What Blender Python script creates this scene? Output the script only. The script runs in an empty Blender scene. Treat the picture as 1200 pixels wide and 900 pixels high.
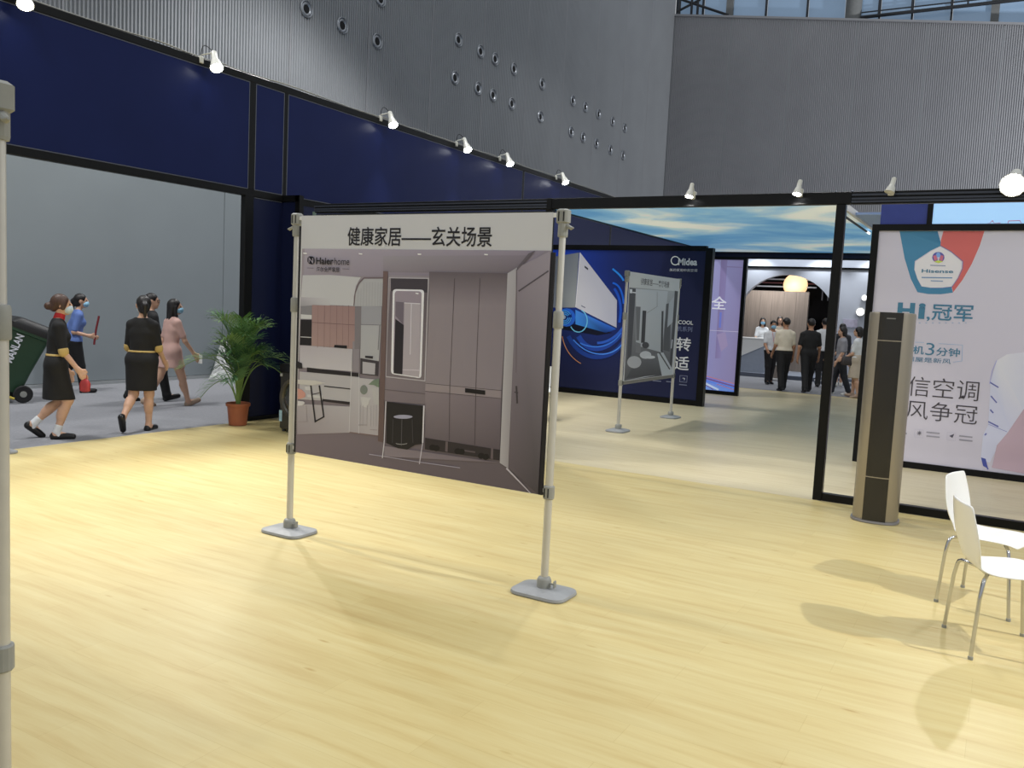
import bpy, bmesh, math, random
import numpy as np
from mathutils import Matrix, Vector

random.seed(7)
scene = bpy.context.scene
COL = scene.collection

# ------------------------------------------------------------------ camera
cam_d = bpy.data.cameras.new('camera')
cam = bpy.data.objects.new('camera', cam_d)
COL.objects.link(cam)
YAW, PITCH, ROLL, FPX, CAM_H = -0.523803, -0.091870, 0.048939, 996.19, 1.72
_f = Vector((math.sin(YAW) * math.cos(PITCH), math.cos(YAW) * math.cos(PITCH), math.sin(PITCH)))
_r = Vector((math.cos(YAW), -math.sin(YAW), 0))
_u = _r.cross(_f)
_rr = _r * math.cos(ROLL) + _u * math.sin(ROLL)
_uu = -_r * math.sin(ROLL) + _u * math.cos(ROLL)
M = Matrix((( _rr.x, _uu.x, -_f.x, 0), (_rr.y, _uu.y, -_f.y, 0), (_rr.z, _uu.z, -_f.z, CAM_H), (0, 0, 0, 1)))
cam.matrix_world = M
cam_d.sensor_width = 36
cam_d.lens = FPX / 1200 * 36
cam_d.clip_end = 200
scene.camera = cam

# ------------------------------------------------------------------ world, exposure
world = bpy.data.worlds.new('hall_ambient')
scene.world = world
world.use_nodes = True
bgn = world.node_tree.nodes['Background']
bgn.inputs['Color'].default_value = (0.91, 0.955, 1.0, 1)
bgn.inputs['Strength'].default_value = 0.52
scene.view_settings.view_transform = 'Standard'
scene.view_settings.look = 'None'
scene.view_settings.gamma = 1
scene.view_settings.use_curve_mapping = False
scene.view_settings.exposure = -0.04

# high bay lamps of the exhibition hall, far above the frame, plus added aisle fill
def spot_light(name, loc, target, power, angle, blend=.6, radius=.05, color=(1, .99, .96), parent=None):
    l = bpy.data.lights.new(name, 'SPOT')
    l.energy = power; l.spot_size = math.radians(angle); l.spot_blend = blend
    l.shadow_soft_size = radius; l.color = color
    o = bpy.data.objects.new(name, l); COL.objects.link(o); o.location = loc
    d = Vector(target) - Vector(loc)
    o.rotation_euler = d.to_track_quat('-Z', 'Y').to_euler()
    return o
def overhead_light(x, y, z, power, radius=.3, to=(0, 0)):
    return spot_light('high_bay_and_fill', (x, y, z), (x + to[0], y + to[1], 0), power, 118, .5, radius, (1, .995, .98))
overhead_light(-3.6, 9.7, 14.0, 1300, .2)
overhead_light(-3.2, -3.3, 14.0, 900, .25, (0, 2))
overhead_light(6.5, 4.0, 12.0, 500, .5)
overhead_light(-8.0, 26.0, 15.0, 1000, .5)
overhead_light(-11.2, 4.0, 11.0, 2500, .6)  # added fill over the aisle, brightening carpet and partition
overhead_light(-11.2, 14.0, 11.0, 2000, .6)  # second added aisle fill, further back
# added fill light, unseen, brightening the back hall wall from the right
spot_light('wall_fill_light', (9.5, 32.5, 7.0), (3.0, 40, 9.0), 9000, 140, .8, .4, (.97, .98, 1))
# booth spotlight on the right-hand side, outside the frame
spot_light('side_spotlight', (3.2, 5.3, 4.3), (-1.4, 4.6, 0), 700, 78, .9, .05)

# ------------------------------------------------------------------ materials
def s2l(c):
    return tuple((v / 12.92 if v <= .04045 else ((v + .055) / 1.055) ** 2.4) for v in c)
def rgb(r, g, b): return s2l((r / 255, g / 255, b / 255))
MATS = {}
def mat(name, color=(.5, .5, .5), rough=.5, metal=0., emit=None, estr=1., noise=0., nscale=8., bump=0., bscale=60., spec=.5, coat=0., alpha=None, attr=None, stretch=None, trans=0.):
    if name in MATS: return MATS[name]
    m = bpy.data.materials.new(name); m.use_nodes = True
    nt = m.node_tree; b = nt.nodes['Principled BSDF']
    b.inputs['Base Color'].default_value = (*color, 1)
    b.inputs['Roughness'].default_value = rough
    b.inputs['Metallic'].default_value = metal
    b.inputs['Specular IOR Level'].default_value = spec
    b.inputs['Coat Weight'].default_value = coat
    b.inputs['Transmission Weight'].default_value = trans
    tc = nt.nodes.new('ShaderNodeTexCoord')
    mp = nt.nodes.new('ShaderNodeMapping'); nt.links.new(tc.outputs['Object'], mp.inputs['Vector'])
    if stretch: mp.inputs['Scale'].default_value = stretch
    if attr:
        a = nt.nodes.new('ShaderNodeAttribute'); a.attribute_name = attr
        nt.links.new(a.outputs['Color'], b.inputs['Base Color'])
        if emit:
            nt.links.new(a.outputs['Color'], b.inputs['Emission Color']); b.inputs['Emission Strength'].default_value = estr
    elif noise > 0:
        n = nt.nodes.new('ShaderNodeTexNoise'); n.inputs['Scale'].default_value = nscale; n.inputs['Detail'].default_value = 4
        nt.links.new(mp.outputs['Vector'], n.inputs['Vector'])
        r = nt.nodes.new('ShaderNodeValToRGB')
        r.color_ramp.elements[0].position = .3; r.color_ramp.elements[1].position = .7
        r.color_ramp.elements[0].color = (*[c * (1 - noise) for c in color], 1)
        r.color_ramp.elements[1].color = (*[min(1, c * (1 + noise)) for c in color], 1)
        nt.links.new(n.outputs['Fac'], r.inputs['Fac']); nt.links.new(r.outputs['Color'], b.inputs['Base Color'])
    if bump > 0:
        n2 = nt.nodes.new('ShaderNodeTexNoise'); n2.inputs['Scale'].default_value = bscale; n2.inputs['Detail'].default_value = 3
        nt.links.new(mp.outputs['Vector'], n2.inputs['Vector'])
        bp = nt.nodes.new('ShaderNodeBump'); bp.inputs['Strength'].default_value = bump; bp.inputs['Distance'].default_value = .01
        nt.links.new(n2.outputs['Fac'], bp.inputs['Height']); nt.links.new(bp.outputs['Normal'], b.inputs['Normal'])
    if emit and not attr:
        b.inputs['Emission Color'].default_value = (*emit, 1); b.inputs['Emission Strength'].default_value = estr
    MATS[name] = m
    return m

def wood_floor_mat(name, c0, c1, c2, rough):
    m = bpy.data.materials.new(name); m.use_nodes = True
    nt = m.node_tree; b = nt.nodes['Principled BSDF']; L = nt.links
    tc = nt.nodes.new('ShaderNodeTexCoord')
    # a little warp so that the grain wanders
    w = nt.nodes.new('ShaderNodeTexNoise'); w.inputs['Scale'].default_value = .9; w.inputs['Detail'].default_value = 2
    L.new(tc.outputs['Object'], w.inputs['Vector'])
    mx = nt.nodes.new('ShaderNodeVectorMath'); mx.operation = 'MULTIPLY_ADD'
    L.new(w.outputs['Color'], mx.inputs[0]); mx.inputs[1].default_value = (.25, .12, 0); L.new(tc.outputs['Object'], mx.inputs[2])
    mp = nt.nodes.new('ShaderNodeMapping'); mp.inputs['Scale'].default_value = (1.0, 12, 1)
    L.new(mx.outputs['Vector'], mp.inputs['Vector'])
    g = nt.nodes.new('ShaderNodeTexNoise'); g.inputs['Scale'].default_value = 1.3; g.inputs['Detail'].default_value = 6; g.inputs['Roughness'].default_value = .6
    L.new(mp.outputs['Vector'], g.inputs['Vector'])
    r = nt.nodes.new('ShaderNodeValToRGB')
    e = r.color_ramp.elements
    e[0].position = .28; e[0].color = (*c0, 1); e[1].position = .74; e[1].color = (*c2, 1)
    k = e.new(.48); k.color = (*c1, 1)
    L.new(g.outputs['Fac'], r.inputs['Fac'])
    # sparse knots
    mp2 = nt.nodes.new('ShaderNodeMapping'); mp2.inputs['Scale'].default_value = (1.6, 6, 1); L.new(tc.outputs['Object'], mp2.inputs['Vector'])
    v = nt.nodes.new('ShaderNodeTexVoronoi'); v.inputs['Scale'].default_value = 1.2; L.new(mp2.outputs['Vector'], v.inputs['Vector'])
    kr = nt.nodes.new('ShaderNodeValToRGB'); kr.color_ramp.elements[0].position = .02; kr.color_ramp.elements[0].color = (.78, .66, .5, 1)
    kr.color_ramp.elements[1].position = .09; kr.color_ramp.elements[1].color = (1, 1, 1, 1)
    L.new(v.outputs['Distance'], kr.inputs['Fac'])
    mm = nt.nodes.new('ShaderNodeMix'); mm.data_type = 'RGBA'; mm.blend_type = 'MULTIPLY'; mm.inputs[0].default_value = 1
    L.new(r.outputs['Color'], mm.inputs[6]); L.new(kr.outputs['Color'], mm.inputs[7])
    # long boards, a very faint tint from board to board
    br = nt.nodes.new('ShaderNodeTexBrick'); br.inputs['Scale'].default_value = 1; br.inputs['Brick Width'].default_value = 1.22; br.inputs['Row Height'].default_value = .18
    br.inputs['Mortar Size'].default_value = .0012; br.inputs['Mortar Smooth'].default_value = .3
    br.inputs['Color1'].default_value = (1, 1, 1, 1); br.inputs['Color2'].default_value = (.955, .945, .93, 1); br.inputs['Mortar'].default_value = (.86, .82, .75, 1)
    L.new(tc.outputs['Object'], br.inputs['Vector'])
    m3 = nt.nodes.new('ShaderNodeMix'); m3.data_type = 'RGBA'; m3.blend_type = 'MULTIPLY'; m3.inputs[0].default_value = 1
    L.new(mm.outputs[2], m3.inputs[6]); L.new(br.outputs['Color'], m3.inputs[7])
    L.new(m3.outputs[2], b.inputs['Base Color'])
    b.inputs['Roughness'].default_value = rough
    b.inputs['Specular IOR Level'].default_value = .45
    return m

def sky_print_mat():
    m = bpy.data.materials.new('sky_print'); m.use_nodes = True
    nt = m.node_tree; b = nt.nodes['Principled BSDF']; L = nt.links
    tc = nt.nodes.new('ShaderNodeTexCoord')
    mp = nt.nodes.new('ShaderNodeMapping'); mp.inputs['Scale'].default_value = (.30, .30, 1); mp.inputs['Location'].default_value = (1.3, .4, 0)
    L.new(tc.outputs['Object'], mp.inputs['Vector'])
    n = nt.nodes.new('ShaderNodeTexNoise'); n.inputs['Scale'].default_value = 1.5; n.inputs['Detail'].default_value = 5; n.inputs['Roughness'].default_value = .5; n.inputs['Distortion'].default_value = .6
    L.new(mp.outputs['Vector'], n.inputs['Vector'])
    r = nt.nodes.new('ShaderNodeValToRGB'); e = r.color_ramp.elements
    e[0].position = .40; e[0].color = (*rgb(88, 150, 200), 1); e[1].position = .66; e[1].color = (*rgb(224, 228, 218), 1)
    k = e.new(.51); k.color = (*rgb(128, 178, 212), 1)
    L.new(n.outputs['Fac'], r.inputs['Fac'])
    L.new(r.outputs['Color'], b.inputs['Base Color']); L.new(r.outputs['Color'], b.inputs['Emission Color'])
    b.inputs['Emission Strength'].default_value = .45
    b.inputs['Roughness'].default_value = .6
    return m

m_floor = wood_floor_mat('light_wood_vinyl', rgb(200, 177, 119), rgb(209, 191, 134), rgb(216, 202, 149), .42)
m_floor2 = wood_floor_mat('pale_wood_vinyl', rgb(194, 180, 144), rgb(207, 195, 160), rgb(214, 203, 172), .36)
m_carpet = mat('grey_carpet', rgb(140, 141, 146), .95, noise=.07, nscale=30, bump=.4, bscale=400)
m_black = mat('black_aluminium_profile', rgb(17, 18, 20), .38, .0, noise=.15, nscale=3, spec=.2)
m_gloss_black = mat('gloss_black', rgb(24, 25, 28), .12, noise=.1, nscale=3)
m_blue = mat('dark_blue_panel', rgb(22, 32, 78), .32, noise=.06, nscale=1.5, spec=.14)
m_navy = mat('navy_panel', rgb(22, 29, 62), .4, noise=.06, nscale=1.5, spec=.25)
m_edge = mat('bright_aluminium_edge', rgb(108, 112, 124), .4, .5, noise=.05)
m_rib = mat('corrugated_grey_metal', rgb(150, 153, 157), .55, .25, noise=.05, nscale=.6)
m_rib2 = mat('corrugated_warm_grey_metal', rgb(152, 153, 157), .55, .25, noise=.05, nscale=.6)
m_partition = mat('grey_painted_partition', rgb(142, 150, 154), .55, noise=.03, nscale=1)
m_white = mat('white_plastic', rgb(232, 232, 230), .32, noise=.015, nscale=4)
m_chair = mat('white_chair_shell', rgb(240, 240, 238), .28, noise=.01, nscale=4, coat=.2)
m_chrome = mat('chrome_tube', rgb(200, 200, 202), .14, 1., noise=.03)
m_pole = mat('pale_aluminium_pole', rgb(200, 198, 192), .38, .35, noise=.04, nscale=12)
m_clamp = mat('grey_plastic_clamp', rgb(146, 147, 142), .5, noise=.05, nscale=20)
m_base = mat('grey_plastic_base', rgb(150, 152, 154), .5, noise=.06, nscale=14, bump=.1, bscale=120)
m_print = mat('printed_sheet', attr='Col', rough=.5, spec=.3)
m_print_lit = mat('backlit_print', attr='Col', rough=.5, emit=(1, 1, 1), estr=.35)
m_sheet = mat('white_banner_fabric', rgb(210, 211, 216), .6, noise=.01, nscale=3)
m_ink = mat('black_ink', rgb(24, 22, 30), .6, noise=.1, nscale=30)
m_ink_w = mat('white_ink', rgb(232, 234, 242), .5, noise=.02, nscale=30)
m_ink_teal = mat('teal_ink', rgb(74, 134, 170), .5, noise=.04, nscale=30)
m_ink_grey = mat('grey_ink', rgb(72, 68, 78), .5, noise=.04, nscale=30)
m_ink_pale = mat('pale_blue_ink', rgb(140, 150, 190), .5, noise=.04, nscale=30)
m_skyprint = sky_print_mat()

# ------------------------------------------------------------------ mesh helpers
class MB:
    def __init__(s): s.v = []; s.f = []
    def add(s, vs, fs):
        o = len(s.v); s.v += [tuple(p) for p in vs]; s.f += [tuple(i + o for i in f) for f in fs]; return s
    def box(s, x0, x1, y0, y1, z0, z1):
        return s.add([(x0, y0, z0), (x1, y0, z0), (x1, y1, z0), (x0, y1, z0), (x0, y0, z1), (x1, y0, z1), (x1, y1, z1), (x0, y1, z1)],
                     [(0, 3, 2, 1), (4, 5, 6, 7), (0, 1, 5, 4), (1, 2, 6, 5), (2, 3, 7, 6), (3, 0, 4, 7)])
    def bbox(s, x0, x1, y0, y1, z0, z1, b=.004):
        # box with chamfered vertical and top edges
        b = min(b, (x1 - x0) / 2.1, (y1 - y0) / 2.1, (z1 - z0) / 2.1)
        rings = [(0, z0 + b, b), (0, z0 + b, 0)]
        def ring(ins, z):
            a = ins
            return [(x0 + b + a, y0 + a, z), (x1 - b - a, y0 + a, z), (x1 - a, y0 + b + a, z), (x1 - a, y1 - b - a, z), (x1 - b - a, y1 - a, z), (x0 + b + a, y1 - a, z), (x0 + a, y1 - b - a, z), (x0 + a, y0 + b + a, z)]
        R = [ring(b, z0), ring(0, z0 + b), ring(0, z1 - b), ring(b, z1)]
        return s.loft(R)
    def loft(s, rings, cap=True, closed=True):
        n = len(rings[0]); o = len(s.v)
        for r in rings: s.v += [tuple(p) for p in r]
        for i in range(len(rings) - 1):
            for j in range(n if closed else n - 1):
                k = (j + 1) % n
                s.f.append((o + i * n + j, o + i * n + k, o + (i + 1) * n + k, o + (i + 1) * n + j))
        if cap:
            s.f.append(tuple(o + j for j in range(n))[::-1])
            s.f.append(tuple(o + (len(rings) - 1) * n + j for j in range(n)))
        return s
    def lathe(s, prof, c=(0, 0, 0), axis='z', n=20, cap=True):
        rings = []
        for r, h in prof:
            ring = []
            for i in range(n):
                a = 2 * math.pi * i / n; p, q = r * math.cos(a), r * math.sin(a)
                if axis == 'z': ring.append((c[0] + p, c[1] + q, c[2] + h))
                elif axis == 'x': ring.append((c[0] + h, c[1] + p, c[2] + q))
                else: ring.append((c[0] + q, c[1] + h, c[2] + p))
            rings.append(ring)
        return s.loft(rings, cap)
    def tube(s, pts, r, n=10, cap=True):
        pts = [Vector(p) for p in pts]
        rad = r if isinstance(r, (list, tuple)) else [r] * len(pts)
        rings = []; up = None
        for i, p in enumerate(pts):
            t = (pts[min(i + 1, len(pts) - 1)] - pts[max(i - 1, 0)]).normalized()
            if up is None:
                up = Vector((0, 0, 1)) if abs(t.z) < .9 else Vector((1, 0, 0))
            a = t.cross(up).normalized(); b = a.cross(t).normalized(); up = b
            rings.append([p + (a * math.cos(2 * math.pi * k / n) + b * math.sin(2 * math.pi * k / n)) * rad[i] for k in range(n)])
        return s.loft(rings, cap)
    def prism(s, poly, y0, y1):
        # polygon in x,z extruded along y
        return s.loft([[(x, y0, z) for x, z in poly], [(x, y1, z) for x, z in poly]])
    def obj(s, name, m, parent=None, smooth=False, loc=None):
        me = bpy.data.meshes.new(name)
        me.from_pydata(s.v, [], s.f); me.update()
        bm = bmesh.new(); bm.from_mesh(me); bmesh.ops.recalc_face_normals(bm, faces=bm.faces); bm.to_mesh(me); bm.free()
        me.materials.append(m)
        if smooth:
            me.polygons.foreach_set('use_smooth', [True] * len(me.polygons)); me.update()
            me.set_sharp_from_angle(angle=math.radians(40))
        o = bpy.data.objects.new(name, me); COL.objects.link(o)
        if parent: o.parent = parent
        if loc: o.location = loc
        return o
def tag(o, label=None, cat=None, group=None, kind=None):
    if label: o['label'] = label
    if cat: o['category'] = cat
    if group: o['group'] = group
    if kind: o['kind'] = kind
    return o
def empty(name, loc=(0, 0, 0), rz=0, label=None, cat=None, group=None, kind=None):
    o = bpy.data.objects.new(name, None); COL.objects.link(o)
    o.location = loc; o.rotation_euler = (0, 0, rz); o.empty_display_size = .1
    return tag(o, label, cat, group, kind)
def copy_tree(o, parent=None):
    c = o.copy(); COL.objects.link(c)
    if parent: c.parent = parent
    for ch in o.children: copy_tree(ch, c)
    return c
def BOX(name, m, parent, *a, b=0):
    mb = MB()
    mb.bbox(*a, b=b) if b else mb.box(*a)
    return mb.obj(name, m, parent)

def text_mesh(body, bold=0.):
    c = bpy.data.curves.new('lettering', 'FONT'); c.body = body; c.offset = bold; c.resolution_u = 3
    o = bpy.data.objects.new('lettering', c); COL.objects.link(o)
    dg = bpy.context.evaluated_depsgraph_get()
    me = bpy.data.meshes.new_from_object(o.evaluated_get(dg))
    bpy.data.objects.remove(o); bpy.data.curves.remove(c)
    return me
def text(body, m, parent, plane, u0, u1, z0, z1, depth, bold=0., name='lettering', shear=0.):
    """flat lettering fitted into u0..u1, z0..z1; plane 'y' faces -Y, 'x' faces +X; depth is the plane coordinate"""
    me = text_mesh(body, bold)
    co = np.empty(len(me.vertices) * 3); me.vertices.foreach_get('co', co); co = co.reshape(-1, 3)
    mn, mx_ = co.min(0), co.max(0)
    u = u0 + (co[:, 0] - mn[0]) / (mx_[0] - mn[0]) * (u1 - u0)
    z = z0 + (co[:, 1] - mn[1]) / (mx_[1] - mn[1]) * (z1 - z0)
    u = u + shear * (z - z0)
    if plane == 'y': out = np.stack([u, np.full_like(u, depth), z], 1)
    else: out = np.stack([np.full_like(u, depth), u, z], 1)
    me.vertices.foreach_set('co', out.ravel()); me.update()
    me.materials.clear(); me.materials.append(m)
    o = bpy.data.objects.new(name, me); COL.objects.link(o)
    if parent: o.parent = parent
    return o
def artwork(key, m, parent, plane, depth, gain, bounds, name='printed_picture', step=.0005):
    """flat print: thin layered colour shapes lying on the sheet"""
    vs, fs, cols = [], [], []
    u0, u1, z0, z1 = bounds
    sgn = -1 if plane == 'y' else 1
    for lay, c, p in ART[key]:
        c = [tuple(min(1, x * g_) for x, g_ in zip(rgb(*c[i:i + 3]), gain)) for i in range(0, len(c), 3)]
        n = len(p) // 2
        o = len(vs)
        for i in range(n):
            u = min(max(p[2 * i], u0), u1); z = min(max(p[2 * i + 1], z0), z1); d = depth + sgn * (step * lay + 3e-5 * len(fs))
            vs.append((u, d, z) if plane == 'y' else (d, u, z)); cols.append((*c[i % len(c)], 1))
        fs.append(tuple(range(o, o + n)))
    me = bpy.data.meshes.new(name); me.from_pydata(vs, [], fs); me.update()
    at = me.color_attributes.new('Col', 'FLOAT_COLOR', 'POINT')
    at.data.foreach_set('color', np.array(cols, dtype=np.float32).ravel())
    me.materials.append(m)
    ob = bpy.data.objects.new(name, me); COL.objects.link(ob)
    if parent: ob.parent = parent
    return ob

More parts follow.
